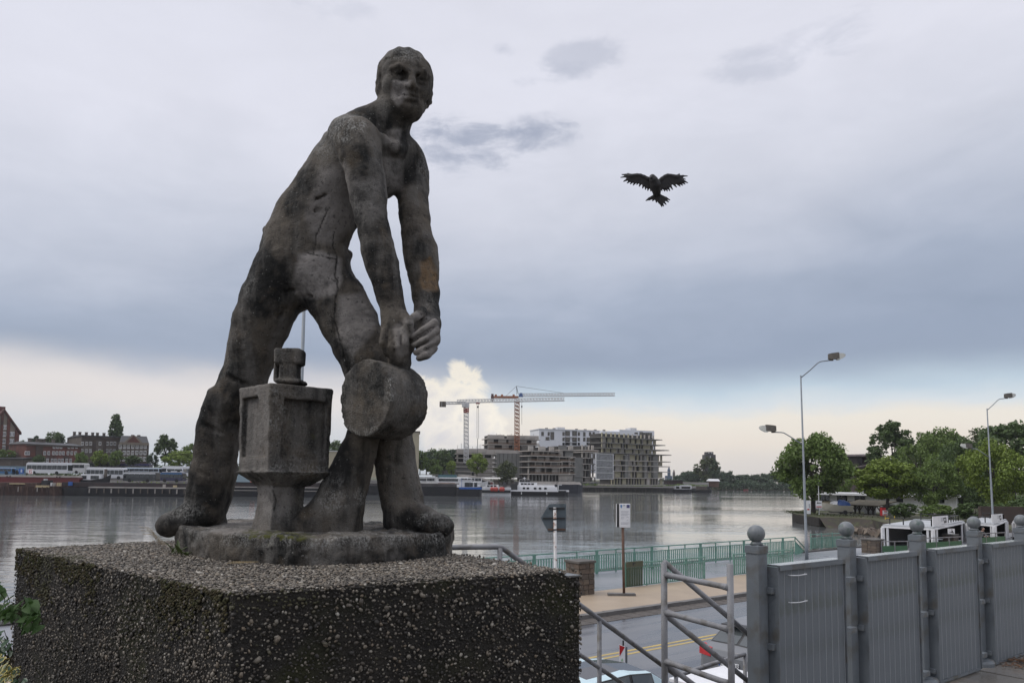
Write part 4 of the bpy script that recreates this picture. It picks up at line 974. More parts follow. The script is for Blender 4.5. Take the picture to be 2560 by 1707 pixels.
# ------------------------------------------------------------------ stair rails
def P3(px, py, d): return at(px, py, d)
r1 = thing('stair_railing', 'grey tubular handrail running down behind the pebbled block beside the stairs', 'handrail', UN(3.35, 4.61, ZT))
a0, a1, a2 = P3(1100, 1368, 5.62), P3(1250, 1366, 5.70), P3(1690, 1686, 6.92)
MB().tube([a0 + Vector((-.8, -.1, 0)), a0, a1 + Vector((-.03, 0, 0)), a1 + Vector((.01, .01, -.005)), a1.lerp(a2, .5), a2 + Vector((-.02, -.015, .012)), a2 + Vector((.03, .03, -.01)), P3(1776, 1660, 7.35), P3(1862, 1634, 7.76)], .021, 12).build('top_rail', galv, r1, smooth=True)
b1, b2 = a1 + Vector((0, 0, -.40)), a2 + Vector((0, 0, -.40)); MB().tube([b1, b2], .018, 10).build('lower_rail', galv, r1, smooth=True)
for q, zz in ((a1, 3.85), (a2, 2.4), (P3(1862, 1634, 7.76), 2.4), (a1.lerp(a2, .52), 3.0)): MB().tube([q + Vector((0, 0, -.01)), Vector((q.x, q.y, zz))], .020, 10).build('post', galv, r1, smooth=True)
r2 = thing('stair_railing', 'grey tubular rail frame with three rungs beside the first fence post', 'handrail', UN(3.8, 3.39, ZT))
c0, c1 = P3(1660, 1402, 5.0), P3(1880, 1591, 5.60); dv = (c1 - c0)
L0 = P3(1660, 1404, 5.0); R0 = P3(1825, 1409, 4.52)
MB().tube([L0 + Vector((0, 0, -.005)), Vector((L0.x, L0.y, ZT))], .0215, 12).build('post', galv, r2, smooth=True)
MB().tube([R0, Vector((R0.x, R0.y, ZT))], .0205, 12).build('post', galv, r2, smooth=True)
for (yl, yr) in ((1436, 1457), (1530, 1549), (1652, 1672)):
    a, b = P3(1664, yl, 5.0), P3(1822, yr, 4.52); b.z = a.z - .012
    MB().tube([a, a.lerp(b, .06), a.lerp(b, .14), a.lerp(b, .88), a.lerp(b, .95), b], [.026, .0225, .019, .018, .021, .023], 12).build('rung', galv, r2, smooth=True)
for (ys) in (1404, 1534, 1656):
    s0 = P3(1661, ys, 5.0); MB().tube([s0, s0 + dv * 1.9], .019, 12).build('sloping_rail', galv, r2, smooth=True)
e_ = c0 + dv * 1.9; MB().tube([e_, Vector((e_.x, e_.y, 2.5))], .02, 10).build('post', galv, r2, smooth=True)
# ------------------------------------------------------------------ street lamps
lamp_glass = mat('lamp_lens', (.55, .55, .50), .15, spec=.7); lamp_body = mat('lamp_housing', (.075, .068, .058), .6, c2=(.14, .125, .105), scale=8)
def lamp_head(b, c, dx):        # housing box narrowing into a lens, pointing along dx
    ring = lambda x, w, z0, z1: [(c[0] + dx * x, -w, c[1] + z0), (c[0] + dx * x, w, c[1] + z0), (c[0] + dx * x, w * .8, c[1] + z1), (c[0] + dx * x, -w * .8, c[1] + z1)][::(1 if dx < 0 else -1)]
    b.loft([ring(-.12, .10, .04, .36), ring(.05, .15, .02, .40), ring(.42, .17, .05, .44), ring(.50, .16, .07, .44)])
    b.box((c[0] + dx * .05, 0, c[1] - .01), (.22, .10, .10))
    return [ring(.38, .15, -.02, .10), ring(.55, .15, .0, .40), ring(.78, .11, .12, .38), ring(.90, .05, .22, .32)]
lm = MB().tube([(0, 0, 0), (0, 0, 1.2), (0, 0, 1.22), (0, 0, 5.2), (0, 0, 5.22), (0, 0, 11.3)], [.105, .10, .085, .075, .062, .045], 12).mesh('pole', lampgrey, smooth=True)
ua = MB().tube([(0, 0, 11.15), (.55, 0, 11.6), (1.0, 0, 12.02), (1.12, 0, 12.10), (1.26, 0, 12.15), (1.82, 0, 12.22)], .034, 8).mesh('arm', lampgrey, smooth=True)
la = MB().tube([(0, 0, 7.0), (-.6, 0, 7.42), (-1.0, 0, 7.68), (-1.12, 0, 7.75), (-1.26, 0, 7.78), (-1.72, 0, 7.80)], .034, 8).mesh('arm', lampgrey, smooth=True)
def head_mesh(c, dx):
    b = MB(); lens = lamp_head(b, c, dx); b.loft(lens, 1); return b.mesh('lamp_head', [lamp_body, lamp_glass])
h1 = head_mesh((1.80, 12.24), 1); h2 = head_mesh((-1.70, 7.82), -1)
bs = MB().box((0, 0, .02), (.34, .34, .04)).box((.085, 0, .9), (.05, .09, .35)).mesh('base_plate', lampgrey)
def street_lamp(label, loc, rz, lean=.0):
    t = thing('street_lamp', label, 'street lamp', loc, rz, 'double armed street lamps on the embankment'); t.rotation_euler = (0, lean, rz)
    for nm_, me in (('pole', lm), ('arm', ua), ('arm', la), ('lamp_head', h1), ('lamp_head', h2), ('base_plate', bs)): inst(nm_, me, (0, 0, 0), parent=t)
    return t
street_lamp('tall two-armed street lamp left of the other one, rising beside the big waterside tree', gp(2017, 45.4, ZR), R(-6), -.012)
street_lamp('two-armed street lamp at the right, in front of the bright green trees', gp(2485, 64.5, ZR), R(4), -.014)
street_lamp('grey street lamp pole seen between the legs of the statue', gp(733, 22.0, ZR + .12), R(-58), 0)

# ------------------------------------------------------------------ green railings
green = mat('green_railing_paint', (.13, .265, .21), .4, c2=(.165, .315, .255), scale=1.5, c3=(.09, .19, .15), s3=2)
greend = mat('dark_green_paint', (.02, .06, .035), .5, c2=(.03, .08, .045), scale=2)
post_m = MB().box((0, 0, .575), (.16, .06, 1.15)).mesh('post', green); thin_m = MB().box((0, 0, .575), (.05, .05, 1.14)).mesh('post', green)
def railing(label, p0, p1, wide=4, h=1.15, bars=True, z=ZR + .02, slope=0, pm=None, rail_mat=green, sp=.155):
    p0 = Vector((p0.x, p0.y, z)); p1 = Vector((p1.x, p1.y, z)); d = p1 - p0; L_ = d.length; a = math.atan2(d.y, d.x); t = thing('railing', label, 'railing', p0, a)
    b = MB(); b.bb(-.03, L_ + .03, -.035, .035, h - .02, h + .035); b.build('top_rail', rail_mat, t, world=False)
    b = MB(); b.bb(0, L_, -.02, .02, h - .24, h - .20); b.build('middle_rail', rail_mat, t, world=False)
    b = MB(); b.bb(0, L_, -.02, .02, .10, .14); b.build('bottom_rail', rail_mat, t, world=False)
    n = max(2, int(round(L_ / 1.33)) + 1)
    for i in range(n): inst('post', post_m if (wide and i % 3 == 0) else thin_m, (i * L_ / (n - 1), 0, 0), parent=t)
    if bars:
        b = MB(); k = int(L_ / sp)
        for i in range(k): b.bb(i * sp + .06, i * sp + .06 + .075, -.012, .012, .14, h - .24)
        b.build('bars', rail_mat, t, world=False, kind='stuff')
    return t
def nline(px, n):                 # point at column px on the line n = const
    s = (px - CX) / F; u = (.6 * n + s * .8 * n) / (.8 - .6 * s); return UN(u, n, 0)
railing('long green railing along the water edge of the promenade', UN(14, 27.6, 0), nline(1984, 27.6), sp=.165)
railing('short green railing beside the tan pavement, behind the rusty sign post', nline(1564, 23.05), nline(1759, 23.05), wide=0, h=1.08)
railing('short green railing beside the tan pavement, left of the first fence post', nline(1831, 23.05), nline(1977, 23.05), wide=0, h=1.08)
railing('green railing seen low between the first two fence posts beyond the lamp', gp(2028, 52, 0), gp(2108, 54, 0), wide=0, h=1.05)
er = thing('stair_railing', 'sloping green railing at the far end of the long waterside railing', 'handrail', UN(45.5, 27.6, ZR))
q0 = nline(1984, 27.6); q0.z = ZR; q1 = gp(2014, 50.5, ZR - .9)
MB().beam(q0 + Vector((0, 0, 1.16)), q1 + Vector((0, 0, 1.16)), .06, .05).build('top_rail', green, er); MB().beam(q0 + Vector((0, 0, .9)), q1 + Vector((0, 0, .9)), .04, .04).build('middle_rail', green, er)
b = MB()
for i in range(12): p = q0.lerp(q1, (i + .5) / 12); b.box((p.x, p.y, p.z + .5), (.05, .02, .8))
b.build('bars', green, er, kind='stuff'); MB().box((q1.x, q1.y, q1.z + .57), (.06, .06, 1.16)).build('post', green, er)
# olive board on the near railing
ob = nline(1566, 22.98); ob.z = ZR + .1; bd = thing('board', 'weathered olive board with a dark plate fixed to the short green railing', 'board', ob, RD)
MB().bb(0, 1.02, -.03, .0, .86, 1.10).build('plate', mat('olive_plate', (.07, .075, .045), .6, c2=(.10, .10, .06), scale=4), bd, world=False)
b = MB()
for i in range(7): b.bb(.02 + i * .145, .02 + i * .145 + .115, -.02, .0, .02, .85)
b.build('slat_panel', mat('olive_slats', (.045, .075, .045), .6, c2=(.07, .09, .05), scale=3), bd, world=False); b = MB().xz([(.36, .92), (.44, .92), (.44, 1.0), (.52, 1.0), (.56, 1.05), (.36, 1.05)], -.036, -.031).build('mark', dark, bd, world=False)

# ------------------------------------------------------------------ stone pillars
stone_ms = [mat('pillar_stone_a', (.14, .105, .08), .85, c2=(.09, .07, .055), scale=3, bump=.4), mat('pillar_stone_b', (.085, .07, .06), .85, c2=(.12, .095, .075), scale=3, bump=.4), mat('pillar_stone_c', (.17, .13, .095), .85, c2=(.12, .10, .08), scale=3, bump=.4)]
stm = [[MB().box((0, 0, 0), (1, 1, 1), 0, 0, .96).mesh('stone', m) for m in stone_ms]]
def pillar(label, p, w, h, rows=6):
    t = thing('stone_pillar', label, 'pillar', p, RD); MB().bb(-w / 2 + .03, w / 2 - .03, -w / 2 + .03, w / 2 - .03, 0, h - .1).build('core', wallst, t, world=False)
    MB().bb(-w / 2 - .06, w / 2 + .06, -w / 2 - .06, w / 2 + .06, h - .10, h).build('capstone', mat('capstone', (.085, .08, .07), .8, c2=(.12, .11, .10), scale=3), t, world=False, bevel=.02)
    rh = (h - .1) / rows; rg = random.Random(int(w * 100 + p.x * 7))
    for r in range(rows):
        for (ax, s_) in ((0, -1), (1, -1), (1, 1), (0, 1)):
            cuts = [-w / 2, -w / 6 + rg.uniform(-.09, .09), w / 6 + rg.uniform(-.09, .09), w / 2]
            if rg.random() < .35: cuts.pop(1)
            for a, c in zip(cuts[:-1], cuts[1:]):
                m_ = (a + c) / 2; dd = s_ * (w / 2 - .015 + rg.uniform(0, .014)); me = stm[0][rg.randrange(3)]
                loc = (m_, dd, rh * (r + .5)) if ax == 0 else (dd, m_, rh * (r + .5)); sc_ = (c - a - .018, .06, rh - .018) if ax == 0 else (.06, c - a - .018, rh - .018)
                inst('stone', me, loc, (0, 0, 0), sc_, t)
pp = gp(1450, 30.6, ZR + .1); pillar('square rubble stone pillar with a cap beside the end of the pebbled block', pp, .82, at(1450, 1399, 30.6).z - pp.z)
pp = gp(2182, 50.5, ZR); pillar('stone pillar between the second and third fence posts by the dark inlet', pp, 1.0, at(2182, 1346, 50.5).z - pp.z, 5)
pp = gp(2377, 57, ZR); pillar('stone pillar between the third and fourth fence posts under the black and white poster', pp, .78, at(2377, 1334, 57).z - pp.z, 5)

# ------------------------------------------------------------------ signs
sgn_back = mat('sign_back', (.10, .125, .14), .5, c2=(.125, .15, .165), scale=4, c3=(.07, .085, .095), s3=6)
whiterust = mat('white_post_rusty', (.62, .61, .60), .6, c2=(.50, .48, .46), scale=8, c3=(.20, .09, .05), s3=16)
d = 14.0; base = gp(1393, d, ZR + .1); t = thing('road_sign', 'back of a grey arrow shaped road sign on a rusty white post', 'road sign', base)
MB().tube([(base.x, base.y, base.z), at(1387, 1268, d)], .031, 12).build('post', whiterust, t, smooth=True)
b = MB(); y0 = d + .045
def xzp(pts, d_): return [(at(x, y, d_).x, at(x, y, d_).z) for x, y in pts]
b.xz(xzp([(1352, 1295), (1373, 1260), (1416, 1259), (1415, 1329), (1371, 1330)], d), y0, y0 + .012); b.build('plate', sgn_back, t)
for (xa, xb, y) in ((1372, 1412, 1270), (1357, 1413, 1295), (1370, 1414, 1323)): b = MB(); b.xz(xzp([(xa, y - 2), (xb, y - 2), (xb, y + 2.5), (xa, y + 2.5)], d), y0 - .03, y0 - .001); b.build('channel', dark if y != 1323 else rust, t)
for y in (1271, 1297, 1323): MB().tube([at(1387, y - 1.5, d), at(1387, y + 2, d)], .036, 12).build('clamp', dark, t)
d = 30.2; base = gp(1560, d, ZR + .12); t = thing('notice_sign', 'white two-sided notice board with a blue flag on a rusty post', 'sign', base)
MB().tube([base, at(1557, 1318, d)], .055, 10).build('post', rust, t, smooth=True)
MB().box((base.x - .1, base.y, base.z + .04), (1.1, .3, .10)).build('foot', kerb_m, t)
pa, pc = at(1548, 1258, d), at(1575, 1318, d); b = MB(); b.bb(pa.x, pc.x, d - .10, d - .07, pc.z, pa.z); b.build('board', white, t, bevel=.02)
pa2, pc2 = at(1541, 1259, d), at(1550, 1317, d); b = MB(); b.hexa([(pa2.x, d + .10, pc2.z), (pa2.x + .02, d + .07, pc2.z), (pa.x + .40, d + .3, pc2.z), (pa.x + .38, d + .33, pc2.z), (pa2.x, d + .10, pa2.z), (pa2.x + .02, d + .07, pa2.z), (pa.x + .40, d + .3, pa2.z), (pa.x + .38, d + .33, pa2.z)]); b.build('board', white, t)
b = MB(); b.bb(pa2.x + .02, pa2.x + .10, d - .06, d + .06, pc2.z, pa2.z); b.build('side', dark, t)
yb = d - .104; bl = mat('flag_blue', (.01, .03, .20), .5); gy = mat('print_grey', (.42, .43, .46), .6); lb = mat('crest_blue', (.10, .22, .45), .5)
q = lambda x0, y0_, x1, y1, m, nm_: MB().bb(at(x0, y0_, d).x, at(x1, y0_, d).x, yb, yb + .003, at(x0, y1, d).z, at(x0, y0_, d).z).build(nm_, m, t)
q(1565.5, 1261, 1573, 1269, bl, 'flag')
b = MB(); b.xz(xzp([(1550, 1261), (1554.5, 1261), (1554.5, 1266), (1552.2, 1270), (1550, 1266)], d), yb, yb + .003); b.build('crest', lb, t); q(1556.5, 1261, 1562, 1264, gy, 'print')
fc = at(1569.2, 1265, d); b = MB()
for i in range(12): w = i * math.pi / 6; b.box((fc.x + .032 * math.cos(w), yb - .001, fc.z + .032 * math.sin(w)), (.009, .002, .009))
b.build('stars', yellow, t)
for (x0, x1, y) in ((1551, 1572, 1277), (1551, 1570, 1280), (1551, 1573, 1284), (1551, 1568, 1287), (1551, 1560, 1292), (1565, 1571, 1291), (1551, 1558, 1295), (1566, 1569, 1299), (1551, 1572, 1305), (1551, 1569, 1308)): q(x0, y, x1, y + 1.1, gy, 'print')
d = 19.3; base = gp(1561, d, ZR); t = thing('road_marker', 'red and white hazard marker plate on a short grey post by the road', 'marker', base)
b = MB(); b.bb(at(1562, 1620, d).x, at(1569, 1620, d).x, d + .03, d + .10, base.z, at(1562, 1617, d).z); b.build('post', steel, t); MB().tube([at(1558, 1600, d + .05), at(1558, 1700, d + .05)], .022, 8).build('rod', dark, t)
b = MB(); b.xz(xzp([(1548, 1610), (1563, 1616), (1563, 1660), (1548, 1660)], d), d, d + .02); b.build('plate', white, t)
b = MB(); b.xz(xzp([(1548.5, 1611), (1562, 1616.5), (1549, 1640)], d), d - .004, d - .001); b.build('red_field', red, t)
b = MB(); b.xz(xzp([(1552, 1652), (1558, 1652), (1557, 1645), (1554, 1645)], d), d - .004, d - .001); b.build('emblem', mat('emblem_green', (.35, .5, .35), .6), t)

# ------------------------------------------------------------------ cars
def car_paint(name, c): return mat(name, c, .28, spec=.6)
def build_car(name, label, loc, rz, paint, roof_mat, L_=4.2, Wd=1.78, Hh=1.5, hatch=True, plate=None):
    t = thing(name, label, 'car', loc, rz, None); hw = Wd / 2; s = Hh / 1.5
    def ring(x, w, zb, zm, zs, wt, zt, cr): return [(x, -w * .93, zb), (x, -w, zm), (x, -w * .965, zs), (x, -wt, zt), (x, 0, zt + cr), (x, wt, zt), (x, w * .965, zs), (x, w, zm), (x, w * .93, zb)]
    h = L_ / 2
    st = [(-h, hw * .80, .42, .55, .80, hw * .72, .86, .0), (-h + .06, hw * .92, .30, .58, .90, hw * .78, .98, .01), (-h + .28, hw * .98, .26, .60, .95, hw * .80, 1.06, .02), (-h + .75, hw, .24, .62, .97, hw * .70, 1.40 * s, .035),
          (-h + 1.15, hw, .22, .62, .97, hw * .72, 1.47 * s, .04), (-.1, hw, .22, .62, .96, hw * .74, 1.50 * s, .04), (.45, hw, .22, .62, .95, hw * .71, 1.44 * s, .035), (1.22, hw, .24, .62, .93, hw * .82, .98, .03),
          (h - .45, hw * .97, .24, .60, .84, hw * .80, .86, .03), (h - .12, hw * .86, .28, .52, .70, hw * .66, .74, .02), (h, hw * .68, .36, .48, .58, hw * .5, .60, .01)]
    rg = [ring(*q) for q in st]; n = 9; body = MB(); gl = MB(); rf = MB()
    body.v = [p for r in rg for p in r]
    gfaces = []
    for i in range(len(rg) - 1):
        for j in range(n - 1):
            f = (i * n + j, (i + 1) * n + j, (i + 1) * n + j + 1, i * n + j + 1)
            side = j in (2, 5); top = j in (3, 4)
            if (side and 3 <= i <= 5) or (top and i in (2, 6)): gfaces.append((f, 'g'))
            elif top and 4 <= i <= 5: gfaces.append((f, 'r'))
            else: body.f.append(f); body.mi.append(0)
        body.f.append((i * n + n - 1, (i + 1) * n + n - 1, (i + 1) * n, i * n)); body.mi.append(0)
    body.f.append(tuple(range(n - 1, -1, -1))[::-1]); body.f.append(tuple(range((len(rg) - 1) * n, len(rg) * n))[::-1]); body.mi += [0, 0]
    for f, k in gfaces:
        P = [Vector(body.v[i]) for i in f]; c = sum(P, Vector()) / 4; nrm = (P[1] - P[0]).cross(P[3] - P[0]).normalized()
        if k == 'g':
            body.f.append(f); body.mi.append(1)
            Q = [c + (p - c) * .90 - Vector((0, 0, 0)) for p in P]; off = nrm * .006
            gl.add([q + off for q in Q], [(0, 1, 2, 3)])
        else:
            body.f.append(f); body.mi.append(0); yo = [min(q.y, hw * .56) if q.y > 0 else max(q.y, -hw * .56) for q in P]
            rf.add([Vector((q.x, y_, q.z + .008)) for q, y_ in zip(P, yo)], [(0, 1, 2, 3)])
    body.build('body', [paint, dark], t, smooth=False, world=False, bevel=.02); gl.build('window', mat('car_glass', (.075, .085, .088), .08, spec=.8), t, world=False); rf.build('roof', roof_mat, t, world=False, bevel=.0, smooth=True)
    wh = MB().tube([(0, -.10, 0), (0, .10, 0)], .315, 22).mesh('wheel', black); rim = MB().tube([(0, -.108, 0), (0, .108, 0)], .20, 14).mesh('rim', mat('alloy', (.45, .45, .46), .35, 0.8))
    for x in (-h + .82, h - .85):
        for y in (-hw + .11, hw - .11): w_ = inst('wheel', wh, (x, y, .315), parent=t); inst('rim', rim, (0, 0, 0), parent=w_)
    for s_ in (-1, 1):
        MB().hexa([(h - .30, s_ * hw * .55, .58), (h - .06, s_ * hw * .45, .56), (h - .10, s_ * hw * .72, .58), (h - .34, s_ * hw * .90, .60), (h - .36, s_ * hw * .55, .74), (h - .12, s_ * hw * .45, .68), (h - .16, s_ * hw * .72, .70), (h - .40, s_ * hw * .90, .76)]).build('headlight', lamp_glass, t, world=False)
        MB().hexa([(-h + .02, s_ * hw * .55, .80), (-h - .015, s_ * hw * .55, .80), (-h + .0, s_ * hw * .90, .82), (-h + .30, s_ * hw * 1.0, .86), (-h + .10, s_ * hw * .55, .99), (-h + .02, s_ * hw * .55, .98), (-h + .03, s_ * hw * .92, 1.0), (-h + .32, s_ * hw * 1.0, 1.0)]).build('taillight', red, t, world=False)
        MB().box((.85, s_ * (hw + .08), 1.02), (.12, .18, .13)).build('mirror', paint, t, world=False, bevel=.02)
    MB().bb(-h - .025, -h + .03, -hw * .78, hw * .78, .34, .52).build('bumper', dark, t, world=False, bevel=.02); MB().bb(h - .06, h + .02, -hw * .6, hw * .6, .30, .46).build('bumper', dark, t, world=False, bevel=.02)
    MB().hexa([(-h + .70, -hw * .70, 1.385 * s), (-h + .50, -hw * .66, 1.40 * s), (-h + .50, hw * .66, 1.40 * s), (-h + .70, hw * .70, 1.385 * s), (-h + .80, -hw * .70, 1.425 * s), (-h + .50, -hw * .66, 1.425 * s), (-h + .50, hw * .66, 1.425 * s), (-h + .80, hw * .70, 1.425 * s)]).build('spoiler', dark, t, world=False)
    pl = MB().bb(-h - .035, -h - .02, -.26, .26, .66, .775).build('licence_plate', white, t, world=False)
    if plate:
        cu = bpy.data.curves.new('plate_text', 'FONT'); cu.body = plate; cu.size = .115; cu.align_x = 'CENTER'; cu.align_y = 'CENTER'; cu.extrude = .001
        to = bpy.data.objects.new('tmp', cu); link(to); dg = bpy.context.evaluated_depsgraph_get(); me = bpy.data.meshes.new_from_object(to.evaluated_get(dg)); bpy.data.objects.remove(to)
        me.materials.clear(); me.materials.append(dark); inst('lettering', me, (-h - .037, -.02, .7175), (R(90), 0, R(-90)), parent=pl)
        MB().bb(-h - .0375, -h - .035, .215, .255, .665, .77).build('plate_band', blue, pl, world=False)
    return t
pw = on(1625, 1668, ZR + 1.5); uw = .8 * pw.x + .6 * pw.y; nw = -.6 * pw.x + .8 * pw.y
build_car('parked_car', 'pale blue-white car with a dark glass roof, close below the handrail', UN(uw - .50, nw + .55, ZR), RD, car_paint('ice_blue_paint', (.52, .66, .70)), mat('glass_roof', (.05, .052, .058), .12, spec=.8), 4.1, 1.76, 1.5)
pw = at(1822, 1661, 16.2); uw = .8 * pw.x + .6 * pw.y; nw = -.6 * pw.x + .8 * pw.y
build_car('parked_car', 'silver hatchback with red tail lights and a licence plate beyond the rail frame', UN(uw + 2.12, nw, pw.z - .7175), RD, car_paint('silver_paint', (.17, .176, .186)), car_paint('silver_paint', (.17, .176, .186)), 4.2, 1.78, 1.52, plate='Z      MRR')
pc_ = at(1815, 1701, 9.2); cab = thing('utility_cabinet', 'white metal cabinet top below the rungs of the rail frame', 'cabinet', (pc_.x, pc_.y, ZR + .1), RD)
hz = pc_.z - ZR - .1; MB().bb(-.42, .55, -.35, .45, 0, hz - .05).build('box', offwhite, cab, world=False); MB().bb(-.46, .60, -.40, .50, hz - .05, hz).build('lid', white, cab, world=False, bevel=.01)
MB().bb(-.40, .05, -.365, -.352, .1, hz - .12).build('door', white, cab, world=False); MB().bb(.08, .53, -.365, -.352, .1, hz - .12).build('door', white, cab, world=False)

# ------------------------------------------------------------------ crow
def build_crow():
    B_ = lambda x, y, d=10.0: np.array(at(1530 + x * .08929, 420 + y * .08929, d))
    f = Field(B_(150, 1150) + np.array((0, -.25, 0)), B_(2220, 110) + np.array((0, .25, 0)), .0048); s_ = .08929 * 10 / F
    def chain(js, k=.012, flat=None):
        for a, b in zip(js[:-1], js[1:]): f.cone(B_(*a[:2], *(a[2:3])), B_(*b[:2], *(b[2:3])), a[3] * s_, b[3] * s_, k, 'add', flat)
    chain([(1130, 265, 9.93, 88), (1165, 350, 9.94, 120), (1215, 480, 9.97, 150), (1240, 600, 10.0, 128), (1255, 700, 10.03, 105), (1275, 800, 10.06, 70)], .02)
    chain([(1090, 262, 9.89, 34), (1070, 272, 9.84, 20), (1055, 285, 9.80, 9)], .006)
    for sd_, bone, tips in ((-1, [(1120, 370), (1010, 300), (900, 245), (800, 205), (700, 195), (610, 205), (520, 215)],
                              [(428, 158), (275, 186), (240, 268), (322, 382), (422, 430), (510, 455), (590, 488), (690, 470), (760, 520), (855, 572), (930, 608), (1000, 638), (1085, 655)]),
                             (1, [(1300, 380), (1400, 300), (1480, 240), (1560, 205), (1650, 210), (1740, 225), (1830, 240)],
                              [(1892, 170), (2112, 228), (2062, 322), (2122, 420), (2050, 458), (1985, 492), (1915, 520), (1812, 545), (1700, 610), (1620, 645), (1550, 655), (1480, 652), (1400, 640)])):
        chain([(x, y, 9.99, 52 - i * 5) for i, (x, y) in enumerate(bone)], .012, (1, .6, 1))
        # wing web between bone and the feather roots
        n = len(tips)
        for i, (tx, ty) in enumerate(tips):
            q = i / (n - 1); j = min(len(bone) - 1.001, (1 - q) * (len(bone) - 1)); a = int(j); r_ = j - a
            bx, by = bone[a][0] + (bone[a + 1][0] - bone[a][0]) * r_, bone[a][1] + (bone[a + 1][1] - bone[a][1]) * r_
            mx, my = bx + (tx - bx) * .62, by + (ty - by) * .62
            chain([(bx, by, 9.99, 46), (mx, my, 10.01, 46 if i > 2 else 30), (tx, ty, 10.03, 17)], .004, (1, .28, 1))
    for (tx, ty) in ((945, 920), (1030, 905), (1135, 925), (1240, 970), (1320, 1000), (1398, 1090), (1450, 1075), (1520, 1030), (1590, 960), (1625, 900)):
        chain([(1262, 730, 10.03, 42), (1262 + (tx - 1262) * .7, 730 + (ty - 730) * .7, 10.05, 38), (tx, ty, 10.06, 18)], .003, (1, .3, 1))
    V, Q = f.surface(); t = thing('crow', 'black crow flying with spread wings and fanned tail against the clouds', 'crow', tuple(B_(1240, 600)))
    np_obj('body', np_mesh('body', V, Q, mat('crow_feather', (.012, .012, .014), .6, c2=(.022, .018, .017), scale=30), True), t)
    b = MB(); p = Vector(B_(1055, 283, 9.80)); b.tube([Vector(B_(1085, 265, 9.88)), Vector(B_(1068, 280, 9.82)), Vector(B_(1052, 292, 9.785))], [.010, .007, .002], 8); b.build('beak', black, t)
build_crow()
# ------------------------------------------------------------------ trees
leafm = {k: mat('foliage_' + k, c, .55, c2=c2, scale=.35, island=.35, trans=.25, spec=.3) for k, c, c2 in (
    ('mid', (.115, .170, .044), (.145, .205, .052)), ('bright', (.165, .230, .042), (.20, .255, .05)), ('dark', (.072, .112, .038), (.095, .138, .046)), ('far', (.058, .090, .052), (.072, .105, .058)), ('olive', (.080, .098, .042), (.095, .110, .050)))}
bark = mat('bark', (.05, .042, .034), .9, c2=(.03, .026, .022), scale=5, stretch=(1, 1, .3))
def crown_mesh(kind, seed, N_, ls):
    rg = np.random.RandomState(seed)
    if kind == 'poplar': nc, cz, rad, cr = 46, .55, (.115, .115, .47), (.05, .08)
    elif kind == 'birch': nc, cz, rad, cr = 34, .60, (.22, .22, .38), (.05, .085)
    elif kind == 'bush': nc, cz, rad, cr = 44, .50, (.54, .50, .44), (.10, .19)
    elif kind == 'willow': nc, cz, rad, cr = 36, .52, (.48, .42, .42), (.09, .15)
    else: nc, cz, rad, cr = 60, .58, (.42, .40, .40), (.085, .16)
    d = rg.randn(nc, 3); d /= np.linalg.norm(d, axis=1)[:, None]; r = rg.uniform(.45, .98, nc) ** .6
    c = d * r[:, None] * np.array(rad); c[:, 2] += cz; rc = rg.uniform(cr[0], cr[1], nc)
    if kind == 'round': c[:, 2] = np.where(c[:, 2] < .24, .24 + rg.rand(nc) * .14, c[:, 2]); c[:, :2] *= (1 - .25 * np.clip((c[:, 2] - .7) / .3, 0, 1))[:, None]
    nx_ = nc // 2; d2 = rg.randn(nx_, 3); d2 /= np.linalg.norm(d2, axis=1)[:, None]; d2[:, 2] = np.abs(d2[:, 2]) * .9 - .15; c2_ = d2 * np.array(rad) * rg.uniform(.98, 1.13, (nx_, 1)); c2_[:, 2] += cz; c = np.concatenate([c, c2_]); rc = np.concatenate([rc, rg.uniform(.025, .055, nx_)]); wts = rc ** 1.6; k = rg.choice(len(c), N_, p=wts / wts.sum()); q = rg.randn(N_, 3); q /= np.maximum(.3, np.linalg.norm(q, axis=1))[:, None]; q *= rg.rand(N_, 1) ** .45
    P = c[k] + q * rc[k][:, None] * np.array((1, 1, .75))
    if kind in ('birch', 'willow'): P[:, 2] -= rg.rand(N_) ** 2 * (.16 if kind == 'birch' else .22) * (rg.rand(N_) < .6)
    P[:, 2] = np.maximum(P[:, 2], .02 if kind in ('bush', 'willow') else .12)
    nrm = rg.randn(N_, 3) + np.array((0, 0, .6)) + q * .8; nrm /= np.linalg.norm(nrm, axis=1)[:, None]
    t = np.cross(nrm, rg.randn(N_, 3)); t /= np.linalg.norm(t, axis=1)[:, None]; b = np.cross(nrm, t); s = ls * rg.uniform(.6, 1.35, N_)[:, None]
    V = np.stack([P + t * s, P + b * s * .55, P - t * s, P - b * s * .55], 1).reshape(-1, 3); Q = np.arange(N_ * 4).reshape(-1, 4)
    tr = MB(); H_ = .9 if kind in ('poplar',) else .62
    r0 = .012 if kind in ('poplar', 'birch') else .022
    tr.tube([(0, 0, -.02), (.004, 0, .12), (-.006, .004, .3), (.004, -.004, H_)], [r0 * 1.5, r0 * 1.1, r0 * .8, r0 * .2], 7)
    for i in range(9): a = np.array((0, 0, rg.uniform(.16, .45))); e = c[i]; tr.tube([tuple(a), tuple(a + (e - a) * .5 + np.array((0, 0, .03))), tuple(e)], [r0 * .5, r0 * .32, r0 * .08], 5)
    return V, Q, tr
TREES = {}
def tree_variant(kind, seed, N_, ls, lm_):
    key = (kind, seed, N_, ls, lm_)
    if key not in TREES:
        V, Q, tr = crown_mesh(kind, seed, N_, ls); TREES[key] = (np_mesh('crown', V, Q, leafm[lm_], False), tr.mesh('trunk', bark))
    return TREES[key]
